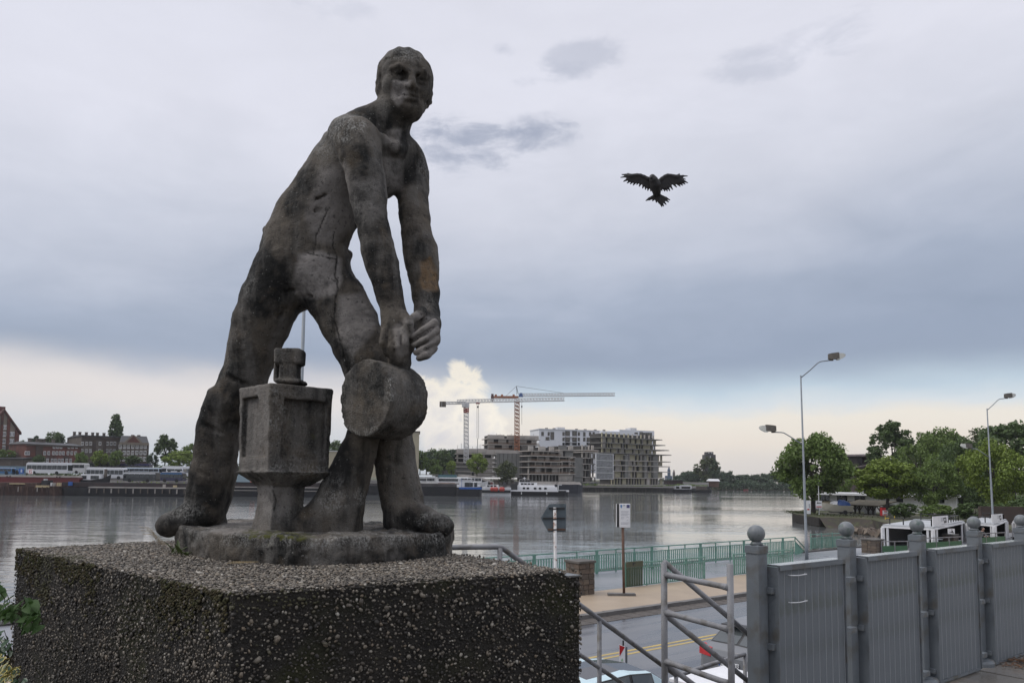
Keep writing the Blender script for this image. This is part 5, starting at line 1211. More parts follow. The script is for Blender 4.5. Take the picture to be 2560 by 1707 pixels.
def tree(label, kind, px, d, yb, yt, wpx, leaf='mid', seed=1, N_=1300, ls=.035, group=None, name='tree', cat='tree', zb=None):
    b = gp(px, d, at(px, yb, d).z if zb is None else zb); h = at(px, yt, d).z - b.z; ls *= 1.12; N_ = int(N_ * 2.2); base_w = {'poplar': .30, 'birch': .56, 'bush': 1.28, 'willow': 1.12, 'round': .95}[kind]
    t = thing(name, label, cat, b, random.uniform(0, 6.28) if kind != 'x' else 0, group); sx = wpx / F * d / base_w
    t.scale = (sx, sx, h); cme, tme = tree_variant(kind, seed, N_, ls, leaf)
    inst('crown', cme, (0, 0, 0), parent=t); inst('trunk', tme, (0, 0, 0), parent=t); return t

# ------------------------------------------------------------------ land
def land(name, front, zf, back, zb, m, wall_m=None):
    """front: pixel/depth list of the waterline edge; land rises towards the back edge"""
    F_ = [gp(p, d, 0) for p, d in front]; B_ = [gp(p, d, 0) for p, d in back]; b = MB(); n = len(F_)
    vs = [(p.x, p.y, -2) for p in F_] + [(p.x, p.y, zf) for p in F_] + [(p.x, p.y, zb) for p in B_]
    fs = []; mi = []
    for i in range(n - 1): b.add([vs[i], vs[i + 1], vs[n + i + 1], vs[n + i]], [(0, 1, 2, 3)], 1 if wall_m else 0); b.add([vs[n + i], vs[n + i + 1], vs[2 * n + i + 1], vs[2 * n + i]], [(0, 1, 2, 3)], 0)
    o = b.build(name, [m, wall_m or m]); return structure(o)
yard = mat('yard_ground', (.09, .085, .08), .8, c2=(.055, .05, .045), scale=.06)
grass_m = mat('grassy_ground', (.05, .065, .022), .9, c2=(.075, .07, .035), scale=.25, c3=(.09, .075, .05), s3=.4)
land('far_yard', [(-600, 203), (600, 203), (800, 236), (1050, 262), (1240, 275), (1420, 330), (1462, 357), (1660, 362), (1772, 366)], 1.9, [(-600, 243), (600, 243), (800, 262), (1050, 285), (1240, 300), (1420, 356), (1462, 390), (1660, 400), (1772, 410)], 4.6, yard, wallst)
land('far_land', [(-600, 243.01), (600, 243.01), (800, 262.01), (1050, 285.01), (1240, 300.01), (1420, 356.01), (1462, 390.01), (1660, 400.01), (1772, 410.01)], 4.6, [(-600, 1500)] + [(600, 1500), (800, 1500), (1050, 1500), (1240, 1500), (1420, 1500), (1462, 1500), (1660, 1500), (1772, 1500)], 5.0, grass_m)
land('far_bank', [(1755, 412), (1800, 455), (1950, 470), (2150, 460), (2500, 420), (3200, 420)], .6, [(1755, 1500), (1800, 1500), (1950, 1500), (2150, 1500), (2500, 1500), (3200, 1500)], 4.5, grass_m, earth)

# ------------------------------------------------------------------ generic houses
def win_mesh(name, fm, gm, mull=True, fr=.12):
    b = MB(); b.bb(-.5, .5, -.5, -.0, -.5, -.5 + fr, 0).bb(-.5, .5, -.5, 0, .5 - fr, .5, 0).bb(-.5, -.5 + fr, -.5, 0, -.5 + fr, .5 - fr, 0).bb(.5 - fr, .5, -.5, 0, -.5 + fr, .5 - fr, 0)
    if mull: b.bb(-.05, .05, -.45, 0, -.5 + fr, .5 - fr, 0)
    b.bb(-.5 + fr, .5 - fr, -.22, -.02, -.5 + fr, .5 - fr, 1); return b.mesh(name, [fm, gm])
win_w = win_mesh('window', white, glass); win_d = win_mesh('window', dark, glass, False, .07); win_t = win_mesh('window', offwhite, glass, True, .15)
brick = mat('red_brick', (.15, .055, .042), .85, c2=(.10, .042, .034), scale=.5, c3=(.06, .04, .035), s3=.25)
brickd = mat('dark_brick', (.075, .05, .042), .85, c2=(.05, .04, .035), scale=.4, c3=(.10, .075, .06), s3=.3)
plaster = mat('brown_plaster', (.115, .095, .080), .9, c2=(.075, .062, .054), scale=.25, c3=(.14, .12, .10), s3=.5)
beige = mat('beige_plaster', (.24, .205, .165), .9, c2=(.20, .17, .14), scale=.4)
roofd = mat('slate_roof', (.035, .036, .040), .6, c2=(.05, .05, .054), scale=.3)
def hrun(px0, d0, px1, d1, zb): a = gp(px0, d0, zb); b = gp(px1, d1, zb); v = b - a; return a, math.atan2(v.y, v.x), v.length
class House:
    def __init__(s, name, label, px0, d0, px1, d1, yb, cat='building', group=None):
        s.p0, s.d0, s.p1, s.d1 = px0, d0, px1, d1; zb = at(px0, yb, d0).z; a, r, s.L = hrun(px0, d0, px1, d1, zb); s.zb = zb; s.t = thing(name, label, cat, a, r, group)
    def x(s, px):                     # local x on the front face for a pixel column
        a = s.t.location; r = s.t.rotation_euler.z; k = (px - CX) / F
        return (k * a.y - a.x) / (math.cos(r) - k * math.sin(r))
    def z(s, py, px=None): px = s.p0 if px is None else px; return at(px, py, s.t.location.y + s.x(px) * math.sin(s.t.rotation_euler.z)).z - s.zb
    def part(s, name, mb, m, **k): return mb.build(name, m, s.t, world=False, **k)
    def windows(s, me, pxs, py, w, h, y=0.0):    # sizes in metres
        for p in pxs: inst('window', me, (s.x(p), y, s.z(py, p)), (0, 0, 0), (w, .25, h), s.t)
Z1 = lambda zx: zx * .21259; Y1 = lambda zy: 1000 + zy * .2126          # left-bank detail coordinates
# A: gabled brick house, cut by the left edge
h = House('gabled_house', 'tall gabled brick house with pale panels, cut off by the left edge', -42, 246, 45.5, 255, 1132)
za, ze = h.z(1024), h.z(1081); w = h.L
b = MB().xz([(0, 0), (w, 0), (w, ze), (w / 2, za), (0, ze)], 0, 14); h.part('wall', b, beige)
for (p0, p1) in ((-42, -33), (-21, -14), (-1, 5), (15, 22.5), (36, 45.5)):
    x0, x1 = h.x(p0), h.x(p1); top = lambda x: ze + (za - ze) * (1 - abs(x - w / 2) / (w / 2))
    h.part('pilaster', MB().xz([(x0, 0), (x1, 0), (x1, top(x1) - .15), (x0, top(x0) - .15)], -.35, .02), brick)
for sg in (0, 1):
    a, c = (0, ze), (w / 2, za); a = (w - a[0], a[1]) if sg else a
    h.part('roof', MB().hexa([(a[0] + (.4 if sg else -.4), -.6, a[1] - .1), (c[0], -.6, c[1]), (c[0], 14.4, c[1]), (a[0] + (.4 if sg else -.4), 14.4, a[1] - .1), (a[0] + (.4 if sg else -.4), -.6, a[1] + .7), (c[0], -.6, c[1] + .8), (c[0], 14.4, c[1] + .8), (a[0] + (.4 if sg else -.4), 14.4, a[1] + .7)]), brick)
h.part('chimney', MB().bb(w / 2 - .9, w / 2 + .9, 1, 3, za, za + 1.6), brick)
for py in (1068, 1085, 1103, 1119): h.windows(win_w, (8, 11.8) if py < 1075 else (7, 11.5, 25.5, 29, 32.5), py, .62, 1.5, -.02)
h.windows(win_w, (-27, -9), 1085, .8, 1.5, -.02)
# B: long low red-brick house
h = House('brick_house', 'long low red brick house with rows of white windows', Z1(300), 240, Z1(945), 256, 1160); L = h.L; H_ = h.z(Y1(512))
h.part('wall', MB().bb(0, L, 0, 10, 0, H_), brick); h.part('wall_bay', MB().bb(h.x(Z1(428)), h.x(Z1(505)), -.25, .02, 0, H_ - .3), brickd)
h.part('roof', MB().hexa([(-.4, -.6, H_), (L + .4, -.6, H_), (L + .4, 10.4, H_), (-.4, 10.4, H_), (.5, 4, H_ + .9), (L - .5, 4, H_ + .9), (L - .5, 6, H_ + .9), (.5, 6, H_ + .9)]), roofd)
h.part('cornice', MB().bb(-.2, L + .2, -.32, -.01, H_ - .5, H_ - .02), plaster)
for px_, ww in ((456, .85), (545, .9), (580, .8), (617, .9), (732, .7)): x = h.x(Z1(px_)); h.part('chimney', MB().bb(x - ww / 2, x + ww / 2, 4.5, 5.5, H_ + .6, H_ + 1.9).bb(x - ww / 2 - .12, x + ww / 2 + .12, 4.4, 5.6, H_ + 1.9, H_ + 2.1), plaster)
h.windows(win_w, [Z1(v) for v in (452, 640, 682, 722, 815, 858, 905)], Y1(552), .78, 1.0)
h.windows(win_w, [Z1(v) for v in (315, 343, 450, 533, 580, 636, 676, 716, 754, 806, 852, 897)], Y1(622), .80, 1.25); h.windows(win_w, [Z1(v) for v in (524, 571, 627, 666, 707, 746, 797, 843)], Y1(708), .80, 1.2)
# C: tall brown tenement
h = House('tenement', 'tall shabby brown tenement with six chimneys in front of the poplar', Z1(945), 268, Z1(1392), 276, 1155); L = h.L; H_ = h.z(Y1(420))
q = gp(Z1(775), 287, h.zb) - h.t.location; c, s_ = math.cos(-h.t.rotation_euler.z), math.sin(-h.t.rotation_euler.z); qx, qy = q.x * c - q.y * s_, q.x * s_ + q.y * c
h.part('wall', MB().prism([(0, 0), (L, 0), (L + qx, qy), (qx, qy)], 0, H_), plaster)
h.part('roof', MB().add([(-.3, -.7, H_), (L + .3, -.7, H_), (L + qx, qy + .3, H_), (qx - .3, qy + .3, H_), (qx * .5, qy * .5, H_ + .9), (L + qx * .5, qy * .5, H_ + .9), (-.3, -.7, H_ + .35), (L + .3, -.7, H_ + .35)], [(3, 2, 1, 0), (6, 7, 5, 4), (4, 5, 2, 3), (6, 4, 3, 0), (7, 1, 2, 5), (0, 1, 7, 6)]), roofd)
h.part('cornice', MB().bb(0, L, -.45, -.01, H_ - .75, H_ - .03), brickd)
for v in (1112, 1235): x = h.x(Z1(v)); h.part('wall_strip', MB().bb(x - .5, x + .5, -.16, .02, 0, H_ - .8), brickd)
for v in (878, 945, 1027, 1107, 1168, 1252): x = (Z1(v) - Z1(860)) / (Z1(1330) - Z1(860)) * L + qx * .5 - .5; h.part('chimney', MB().bb(x - .42, x + .42, qy * .5 - .5, qy * .5 + .5, H_ + .4, H_ + 1.9).bb(x - .50, x + .50, qy * .5 - .6, qy * .5 + .6, H_ + 1.9, H_ + 2.05), plaster)
for py in (510, 597): h.windows(win_t, [Z1(v) for v in (972, 1022, 1068, 1178, 1265, 1310, 1352)], Y1(py), .85, 1.35)
h.windows(win_t, [Z1(v) for v in (1265, 1310, 1352)], Y1(612 + 60), .85, 1.3)
# D: brick house with mansard
h = House('mansard_house', 'dark brick house with white trim and a small roof gable right of the tenement', Z1(1394), 270, Z1(1735), 274, 1158); L = h.L; H_ = h.z(Y1(492))
h.part('wall', MB().bb(0, L, 0, 11, 0, H_), brickd); h.part('cornice', MB().bb(-.1, L + .1, -.4, -.01, H_ - .9, H_ - .02), beige)
z2 = h.z(Y1(412)); h.part('roof', MB().hexa([(0, -.4, H_), (L, -.4, H_), (L, 11, H_), (0, 11, H_), (.3, 2.4, z2), (L - .8, 2.4, z2), (L - .8, 9, z2), (.3, 9, z2)]), roofd)
x = h.x(Z1(1570)); h.part('gable', MB().xz([(x - 3.2, H_ - .2), (x + 3.2, H_ - .2), (x + 1.2, z2 - .4), (x + .3, z2 + .1), (x - .3, z2 + .1), (x - 1.2, z2 - .4)], -.42, 3), beige); h.part('gable_brick', MB().xz([(x - 2.2, H_), (x + 2.2, H_), (x, z2)], -.50, -.42), brick)
for v in (1552, 1625): xx = h.x(Z1(v)); h.part('chimney', MB().bb(xx - .55, xx + .55, 4, 5, z2 - .3, z2 + .5), brickd)
for i, py in enumerate((545, 618, 692)):
    h.windows(win_w, [Z1(v) for v in (1418, 1468, 1515, 1566, 1617, 1666, 1712)], Y1(py), .95, 1.55)
h.part('band', MB().bb(0, L, -.12, -.005, h.z(Y1(580)), h.z(Y1(574))), beige); h.part('band', MB().bb(0, L, -.12, -.005, h.z(Y1(658)), h.z(Y1(652))), beige)
# sheds and signs on the far left quay
h = House('shed', 'long low grey shed wall at the left edge above the blue hoarding', -30, 236, Z1(262), 236, 1184); H_ = h.z(Y1(690)); h.part('wall', MB().bb(0, h.L, 0, 6, 0, H_), plaster); h.part('roof', MB().hexa([(-.3, -.4, H_), (h.L + .3, -.4, H_), (h.L + .3, 6, H_ + .5), (-.3, 6, H_ + .5), (-.3, -.4, H_ + .3), (h.L + .3, -.4, H_ + .3), (h.L + .3, 6, H_ + .8), (-.3, 6, H_ + .8)]), roofd)
h = House('hoarding', 'pale blue hoarding panels below the grey shed at the left edge', -30, 232, Z1(300), 232, 1188, 'hoarding'); H_ = h.z(Y1(772)); hm_ = mat('pale_blue_panel', (.16, .24, .30), .6, c2=(.12, .19, .25), scale=.5)
for i in range(7): h.part('panel', MB().bb(h.L * i / 7 + .06, h.L * (i + 1) / 7 - .06, -.1, .1, 0, H_), hm_)
h = House('small_house', 'small low white house half hidden behind the bush at far left', Z1(165), 246, Z1(290), 246, 1150); H_ = h.z(Y1(630)); h.part('wall', MB().bb(0, h.L, 0, 6, 0, H_), offwhite); h.part('roof', MB().hexa([(-.3, -.4, H_), (h.L + .3, -.4, H_), (h.L + .3, 6.4, H_), (-.3, 6.4, H_), (-.3, 2.6, H_ + 1.8), (h.L + .3, 2.6, H_ + 1.8), (h.L + .3, 3.4, H_ + 1.8), (-.3, 3.4, H_ + 1.8)]), roofd); h.windows(win_d, [Z1(240)], Y1(655), .8, .8)
def board_sign(label, zx0, zx1, zy0, zy1, d, m, marks, leg=True, cat='sign'):
    p0, p1 = Z1(zx0), Z1(zx1); a = at(p0, Y1(zy1), d); t = thing('sign_board', label, cat, a); w = (p1 - p0) / F * d; hh = (zy1 - zy0) * .2126 / F * d
    MB().bb(0, w, -.05, .05, 0, hh).build('board', m, t, world=False)
    for (x0, x1, y0, y1, mm) in marks: MB().bb(x0 * w, x1 * w, -.07, -.051, y0 * hh, y1 * hh).build('print', mm, t, world=False)
    if leg: MB().bb(w * .2, w * .28, .0, .1, -1.5, 0).build('leg', steel, t, world=False); MB().bb(w * .72, w * .8, .0, .1, -1.5, 0).build('leg', steel, t, world=False)
board_sign('blue sign board with a white mark left of the white bus', 222, 275, 800, 862, 200, blue, [(.42, .52, .25, .8, white), (.60, .70, .25, .8, white)])
board_sign('white sign with a red symbol under the front of the white bus', 332, 386, 808, 866, 200, white, [(.1, .9, .82, .9, red), (.1, .9, .1, .18, red), (.2, .35, .3, .7, red), (.55, .8, .3, .45, red), (.5, .62, .5, .75, red)])

# ------------------------------------------------------------------ buses on the far yard
def bus(label, zx0, zx1, zy0, zy1, d, body, lower=None, front=1, roofm=None, nwin=7, band=(.36, .74), name='bus', cat='bus', coach=False):
    p0, p1 = Z1(zx0), Z1(zx1); a = at(p0, Y1(zy1), d); L = (p1 - p0) / F * d; H_ = (zy1 - zy0) * .2126 / F * d; t = thing(name, label, cat, a, 0, 'buses parked in rows on the far yard' if cat == 'bus' else None); lower = lower or body; roofm = roofm or body
    rk = .25 if not coach else .6
    prof = [(.05, .35), (L - .05, .35), (L, .8), (L - (rk if front > 0 else .05), H_ - .25), (L - (rk if front > 0 else .05) - .2, H_ - .02), ((rk if front < 0 else .05) + .2, H_ - .02), ((rk if front < 0 else .05), H_ - .25), (0, .8)]
    MB().xz(prof, 0, 2.5).build('body', lower, t, world=False, bevel=.06); MB().bb(.4, L - .5, .1, 2.4, H_ - .03, H_ + .10).build('roof', roofm, t, world=False)
    if body is not lower: MB().bb(.1, L - .25, -.03, -.002, H_ * .74, H_ - .2).build('upper_panel', body, t, world=False)
    z0, z1 = H_ * band[0] + .25, H_ * band[1] + .2; ww = (L - .5) / nwin
    wm_ = MB().bb(-.5, .5, -.04, -.003, -.5, .5).mesh('window', glass)
    for i in range(nwin): inst('window', wm_, (.25 + ww * (i + .5), 0, (z0 + z1) / 2), (0, 0, 0), (ww - .10, 1, z1 - z0), t)
    xe = L + .01 if front > 0 else -.01; MB().bb(min(xe, xe - front * .12), max(xe, xe - front * .12), .15, 2.35, z0 - .3, z1 + .1).build('windscreen', glass, t, world=False)
    wh = MB().tube([(0, -.04, .48), (0, .3, .48)], .48, 14).mesh('wheel', black)
    for x in (L * .2, L * .74): inst('wheel', wh, (x, 0, 0), parent=t)
    return t
wp = mat('bus_white', (.62, .63, .65), .35); navy = mat('coach_navy', (.035, .035, .075), .3); dgrey = mat('coach_grey', (.04, .045, .048), .3); purp = mat('coach_violet', (.05, .045, .17), .3); lblue = mat('bus_blue', (.045, .14, .30), .35); paleb = mat('bus_pale_blue', (.42, .50, .58), .4)
bus('white bus with one long dark window band, in front of the low red brick house', 300, 792, 735, 870, 214, wp, front=1, nwin=8)
bus('cream white coach with a dark rear window, second from the left', 610, 995, 740, 862, 226, offwhite, front=-1, nwin=6, band=(.5, .8), coach=True)
bus('dark grey coach behind the white city buses', 1012, 1335, 735, 832, 238, dgrey, front=-1, nwin=6, coach=True)
bus('violet blue coach right of the dark grey coach', 1312, 1750, 746, 834, 236, purp, lower=navy, front=-1, nwin=8, coach=True)
bus('white city bus ahead of the dark grey coach, left one of the pair', 1000, 1222, 792, 928, 208, wp, front=-1, nwin=4)
bus('white city bus ahead of the violet coach, right one of the pair', 1228, 1450, 795, 930, 207, wp, front=1, nwin=4)
bus('white and blue minibus between the violet coach and the front row', 1452, 1868, 793, 870, 220, paleb, front=1, nwin=7, roofm=wp)
bus('white bus with a black front in the front row above the weedy quay', 1442, 1832, 842, 962, 205, wp, lower=dgrey, front=-1, nwin=6, roofm=wp)
bus('dark bus with a blue upper band at the right of the front row', 1880, 2142, 846, 962, 204.5, lblue, lower=navy, front=1, nwin=5, roofm=wp)
bus('large white coach partly hidden by the left leg of the statue', 1892, 2275, 778, 905, 224, wp, front=1, nwin=6, coach=True)
bus('blue bus with a white roof cut off by the left edge', -110, 136, 795, 872, 212, lblue, front=1, nwin=5, roofm=wp)
bus('bright blue van beside the blue sign board', 138, 222, 812, 872, 213, lblue, front=1, nwin=2, name='van', cat='van')
bus('white truck cab with a dark window in front of the large white coach', 1950, 2152, 800, 862, 215, wp, front=1, nwin=2, name='truck', cat='truck')
bus('dark bus seen low between the left leg and the lantern', 2640, 3080, 860, 955, 214, navy, lower=dgrey, front=1, nwin=5)

# ------------------------------------------------------------------ boats and barges
def hull_mb(L, B, H_, bow=1, rake=.12, sheer=.25, draft=.6):
    st = []
    for s in (0, .02, .08, .2, .5, .8, .92, .98, 1.0):
        q = s if bow > 0 else 1 - s; w = B / 2 * min(1, (1 - q) / rake) ** .6 if q > 1 - rake else B / 2 * (1 if q > .03 else .9); w = max(.08, w)
        hz = H_ * (1 + sheer * max(0, q - .6) ** 2 / .16 * .6); xo = (rake * L * .25 * max(0, (q - .85) / .15)) * (1 if bow > 0 else -1)
        x = s * L; st.append([(x - xo, -w * .8, -draft), (x, -w, hz), (x, w, hz), (x - xo, w * .8, -draft)])
    return MB().loft(st)
class Boat:
    def __init__(s, name, label, p0, p1, d, cat='boat', B=5.0, group=None):
        s.d = d; s.p0 = p0; s.L = (p1 - p0) / F * d; s.B = B; s.t = thing(name, label, cat, gp(p0, d, 0), 0, group)
    def z(s, py): return at(s.p0, py, s.d).z
    def x(s, px): return (px - s.p0) / F * s.d
    def hull(s, ytop, m, **k): hull_mb(s.L, s.B, s.z(ytop), **k).build('hull', m, s.t, world=False); return s
    def box(s, nm_, px0, px1, y0, y1, m, yy=(-1.6, 1.6), tp=1.0, bevel=0):
        x0, x1 = s.x(px0), s.x(px1); MB().box(((x0 + x1) / 2, (yy[0] + yy[1]) / 2, (s.z(y0) + s.z(y1)) / 2), (x1 - x0, yy[1] - yy[0], abs(s.z(y0) - s.z(y1))), 0, 0, tp).build(nm_, m, s.t, world=False, bevel=bevel); return s
    def wins(s, pxs, py, w, h, yf, me=None):
        for p in pxs: inst('window', me or win_d, (s.x(p), yf, s.z(py)), (0, 0, 0), (w, .12, h), s.t)
        return s
blackhull = mat('black_hull', (.012, .013, .018), .5, c2=(.022, .021, .022), scale=.4); rusthull = mat('rusty_hull', (.07, .034, .026), .8, c2=(.04, .025, .022), scale=.35, stretch=(2, 1, .3), c3=(.13, .08, .06), s3=.8); redhull = mat('red_coaming', (.14, .022, .024), .6, c2=(.10, .02, .02), scale=.3)
paled = mat('pale_deck', (.36, .33, .30), .7, c2=(.26, .24, .22), scale=.5); beam_y = mat('pale_timber', (.42, .34, .20), .8)
b = Boat('barge', 'long red barge with a pale deck edge along the left quay', -150, Z1(985), 200, 'barge', 7).hull(Y1(966), redhull, bow=1, rake=.05, sheer=.1)
b.box('coaming', -140, Z1(975), Y1(970), Y1(892), redhull, (-2.6, 2.6)).box('hatch_cover', -140, Z1(975), Y1(892), Y1(872), paled, (-2.7, 2.7), .98)
for v in (140, 175, 715, 750): b.box('bollard', Z1(v), Z1(v + 12), Y1(892), Y1(878), dark, (-2.75, -2.5))
b = Boat('barge', 'black hulled barge with a small white cabin right of the red barge', Z1(980), Z1(1290), 201, 'barge', 6).hull(Y1(935), blackhull, bow=1, rake=.5, sheer=.6)
b.box('cabin', Z1(985), Z1(1212), Y1(940), Y1(866), white, (-1.8, 1.8)).wins([Z1(1022), Z1(1128), Z1(1165)], Y1(905), 1.3, .9, -1.85)
b.box('mast', Z1(1217), Z1(1240), Y1(940), Y1(808), plaster, (-.3, .3))
b = Boat('pontoon', 'rusty pontoon with pale timbers and fenders, moored in front of the red barge', -120, Z1(760), 192, 'pontoon', 6).hull(Y1(1000), rusthull, bow=1, rake=.12, sheer=.05)
b.box('deckhouse', -110, Z1(480), Y1(1005), Y1(960), rusthull, (-2.2, 2.2)); b.box('timber', Z1(175), Z1(350), Y1(978), Y1(966), beam_y, (-2.6, -2.2)); b.box('timber', Z1(495), Z1(640), Y1(1012), Y1(988), beam_y, (-3.0, -2.5)); b.box('crate', Z1(505), Z1(575), Y1(985), Y1(930), blackhull, (-1.2, 1.2)); b.box('crate', Z1(510), Z1(530), Y1(930), Y1(912), offwhite, (-.5, .5))
for v, m_ in ((640, offwhite), (670, paled), (712, beam_y), (735, beam_y)): b.box('fender', Z1(v), Z1(v + 18), Y1(995), Y1(955), m_, (-2.2, -1.6))
for v in range(12): b.box('fender', Z1(20 + v * 55), Z1(28 + v * 55), Y1(1062), Y1(1005), paled if v % 4 == 1 else rusthull, (-3.2, -3.02))
b = Boat('barge', 'low black barge with a pale deck line below the front row of buses', Z1(690), Z1(2300), 194, 'barge', 6).hull(Y1(1022), blackhull, bow=-1, rake=.06, sheer=.1)
b.box('deck', Z1(1110), Z1(2290), Y1(1024), Y1(1009), paled, (-3.05, 2.9)); b.box('coaming', Z1(760), Z1(2250), Y1(1010), Y1(962), mat('dark_hold', (.035, .022, .022), .8, c2=(.02, .018, .02), scale=.5), (-1.5, 2.4)); b.box('drum', Z1(862), Z1(900), Y1(1000), Y1(955), blue, (-2.6, -2.0)); b.box('can', Z1(1955), Z1(1980), Y1(1008), Y1(975), paled, (-2.6, -2.0)); b.box('crate', Z1(2075), Z1(2110), Y1(1008), Y1(985), beam_y, (-2.6, -2))
for v in range(14): b.box('fender', Z1(1120 + v * 84), Z1(1132 + v * 84), Y1(1082), Y1(1030), paled if v % 3 == 0 else plaster, (-3.25, -3.04))
b = Boat('barge', 'dark barge with pale rails seen under the lantern between the legs', 560, 850, 203, 'barge', 6).hull(1216, blackhull, bow=1, rake=.08)
b.box('coaming', 570, 840, 1218, 1204, mat('dark_hold', (.035, .022, .022), .8), (-2, 2)); b.box('deck', 560, 846, 1217, 1215, paled, (-3.1, 2.8)); b.box('rail', 560, 846, 1225, 1223.5, paled, (-3.2, -3.05)); b.box('tarp', 588, 644, 1204, 1184, mat('blue_grey_tarp', (.12, .17, .20), .7), (-2.2, 2.2), .6); b.box('canister', 632, 644, 1204, 1194, mat('orange_plastic', (.5, .13, .08), .5), (-2.6, -2.3))
Z2 = lambda v: 1030 + v * .19773; Y2 = lambda v: 950 + v * .19773
b = Boat('barge', 'long black barge with a low grey hold behind the right foot of the statue', 880, Z2(870), 236, 'barge', 7).hull(Y2(1330), blackhull, bow=-1, rake=.05, sheer=.1)
b.box('hold', 885, Z2(590), Y2(1332), Y2(1296), mat('grey_hold', (.10, .095, .095), .7, c2=(.06, .05, .05), scale=.5), (-2.6, 2.6)); b.box('rail', 885, Z2(600), Y2(1296), Y2(1290), paled, (-2.8, 2.7), .99)
b.box('arch', Z2(300), Z2(560), Y2(1300), Y2(1282), rust, (-2.3, 2.3), .7); b.box('wheelhouse', Z2(180), Z2(290), Y2(1296), Y2(1222), offwhite, (-1.6, 1.6)).wins([Z2(215), Z2(255)], Y2(1245), 1.4, .8, -1.65)
b = Boat('houseboat', 'white wheelhouse barge with a bright blue hull band', Z2(560), Z2(885), 233, 'boat', 5).hull(Y2(1352), blackhull, bow=1, rake=.12, sheer=.2)
b.box('cabin', Z2(570), Z2(860), Y2(1356), Y2(1318), white, (-1.9, 1.9)).box('cabin', Z2(600), Z2(740), Y2(1318), Y2(1262), white, (-1.9, 1.9)).wins([Z2(686), Z2(712), Z2(752), Z2(806)], Y2(1318), .95, 1.3, -1.95)
b.box('roof', Z2(590), Z2(770), Y2(1264), Y2(1256), offwhite, (-2.1, 2.1)); b.box('blue_band', Z2(600), Z2(885), Y2(1374), Y2(1350), blue, (-2.62, -2.45)); b.box('rail', Z2(630), Z2(634), Y2(1350), Y2(1240), blue, (-2.2, -2.1))
b = Boat('motor_boat', 'white motor boat with red fenders between the houseboat and the excursion boat', Z2(850), Z2(1250), 246, 'boat', 4.5).hull(Y2(1352), white, bow=-1, rake=.12, sheer=.15)
b.box('waterline_band', Z2(862), Z2(1245), Y2(1420), Y2(1385), blackhull, (-2.35, -2.1)); b.box('cabin', Z2(930), Z2(1090), Y2(1352), Y2(1318), offwhite, (-1.2, 1.2)).wins([Z2(965), Z2(1005), Z2(1050)], Y2(1335), .8, .5, -1.25); b.box('winch', Z2(1140), Z2(1195), Y2(1352), Y2(1285), dark, (-.8, .8), .7); b.box('mast', Z2(990), Z2(1018), Y2(1352), Y2(1290), mat('dark_red', (.12, .03, .03), .6), (-.4, .4))
for v in (1012, 1045, 1068, 1125, 1150): x = b.x(Z2(v)); MB().ball((x, -2.5, b.z(Y2(1375))), .62, 10, 0, (1, .8, 1.25)).build('fender', mat('fender_red', (.40, .06, .045), .5), b.t, smooth=True, world=False)
b = Boat('excursion_boat', 'long white two-deck excursion boat with a black hull below the cranes', Z2(1215), Z2(1985), 250, 'boat', 6).hull(Y2(1388), blackhull, bow=1, rake=.06, sheer=.05)
b.box('main_deck', Z2(1275), Z2(1830), Y2(1390), Y2(1345), white, (-2.6, 2.6), .99).box('bulwark', Z2(1235), Z2(1840), Y2(1402), Y2(1384), white, (-3.08, -2.95)).box('bulwark', Z2(1835), Z2(1975), Y2(1402), Y2(1380), white, (-2.4, -2.2))
b.box('upper_deck', Z2(1330), Z2(1800), Y2(1345), Y2(1322), white, (-2.3, 2.3), .97).box('saloon', Z2(1345), Z2(1580), Y2(1322), Y2(1290), white, (-1.8, 1.8), .97).box('wheelhouse', Z2(1352), Z2(1490), Y2(1290), Y2(1252), white, (-1.3, 1.3), .95).box('mast', Z2(1415), Z2(1422), Y2(1252), Y2(1222), white, (-.1, .1)).box('radar', Z2(1398), Z2(1440), Y2(1240), Y2(1234), white, (-.2, .2))
b.wins([Z2(v) for v in (1372, 1405, 1440, 1472)], Y2(1270), .85, .8, -1.36).wins([Z2(v) for v in (1412, 1460, 1550, 1612, 1680)], Y2(1362), .85, .65, -2.62).wins([Z2(v) for v in (1390, 1430, 1475, 1520)], Y2(1308), .9, .5, -1.84)
b.box('wheel_guard', Z2(1240), Z2(1330), Y2(1405), Y2(1310), dark, (-3.0, -2.2)); b.box('rail', Z2(1590), Z2(1800), Y2(1312), Y2(1308), offwhite, (-2.2, -2.1)); b.box('crane_arm', Z2(1838), Z2(1852), Y2(1385), Y2(1320), offwhite, (-.3, .3)); b.box('crane_arm', Z2(1838), Z2(1890), Y2(1322), Y2(1312), offwhite, (-.3, .3))
for v in (1375, 1690): b.box('fender', Z2(v), Z2(v + 12), Y2(1438), Y2(1408), offwhite, (-3.2, -3.04))
b = Boat('barge', 'dark barge under pale sheets moored right behind the excursion boat', 1385, 1457, 300, 'barge', 8).hull(1210, mat('navy_hull', (.028, .030, .042), .6), bow=1, rake=.2, sheer=.1); b.box('sheet', 1334, 1394, 1213, 1205, paled, (-3, 3), .8); b.box('sheet', 1392, 1452, 1211, 1204, paled, (-3.2, 3.2), .85)
b = Boat('canopy', 'long pale arched canopy over the boats left of the excursion boat', Z2(590), Z2(1030), 262, 'canopy', 6); x0, x1 = b.x(Z2(590)), b.x(Z2(1030)); zz = [(b.x(Z2(v)), b.z(Y2(w_))) for v, w_ in ((590, 1188), (700, 1196), (800, 1212), (900, 1232), (980, 1258), (1030, 1288))]
MB().xz(zz + [(x, z - .8) for x, z in zz[::-1]], -4, 4).build('sheet', paled, b.t, world=False)
for v in (620, 760, 880, 1000): MB().bb(b.x(Z2(v)) - .12, b.x(Z2(v)) + .12, -3.9, -3.7, 1.0, b.z(Y2(1240))).build('post', steel, b.t, world=False)
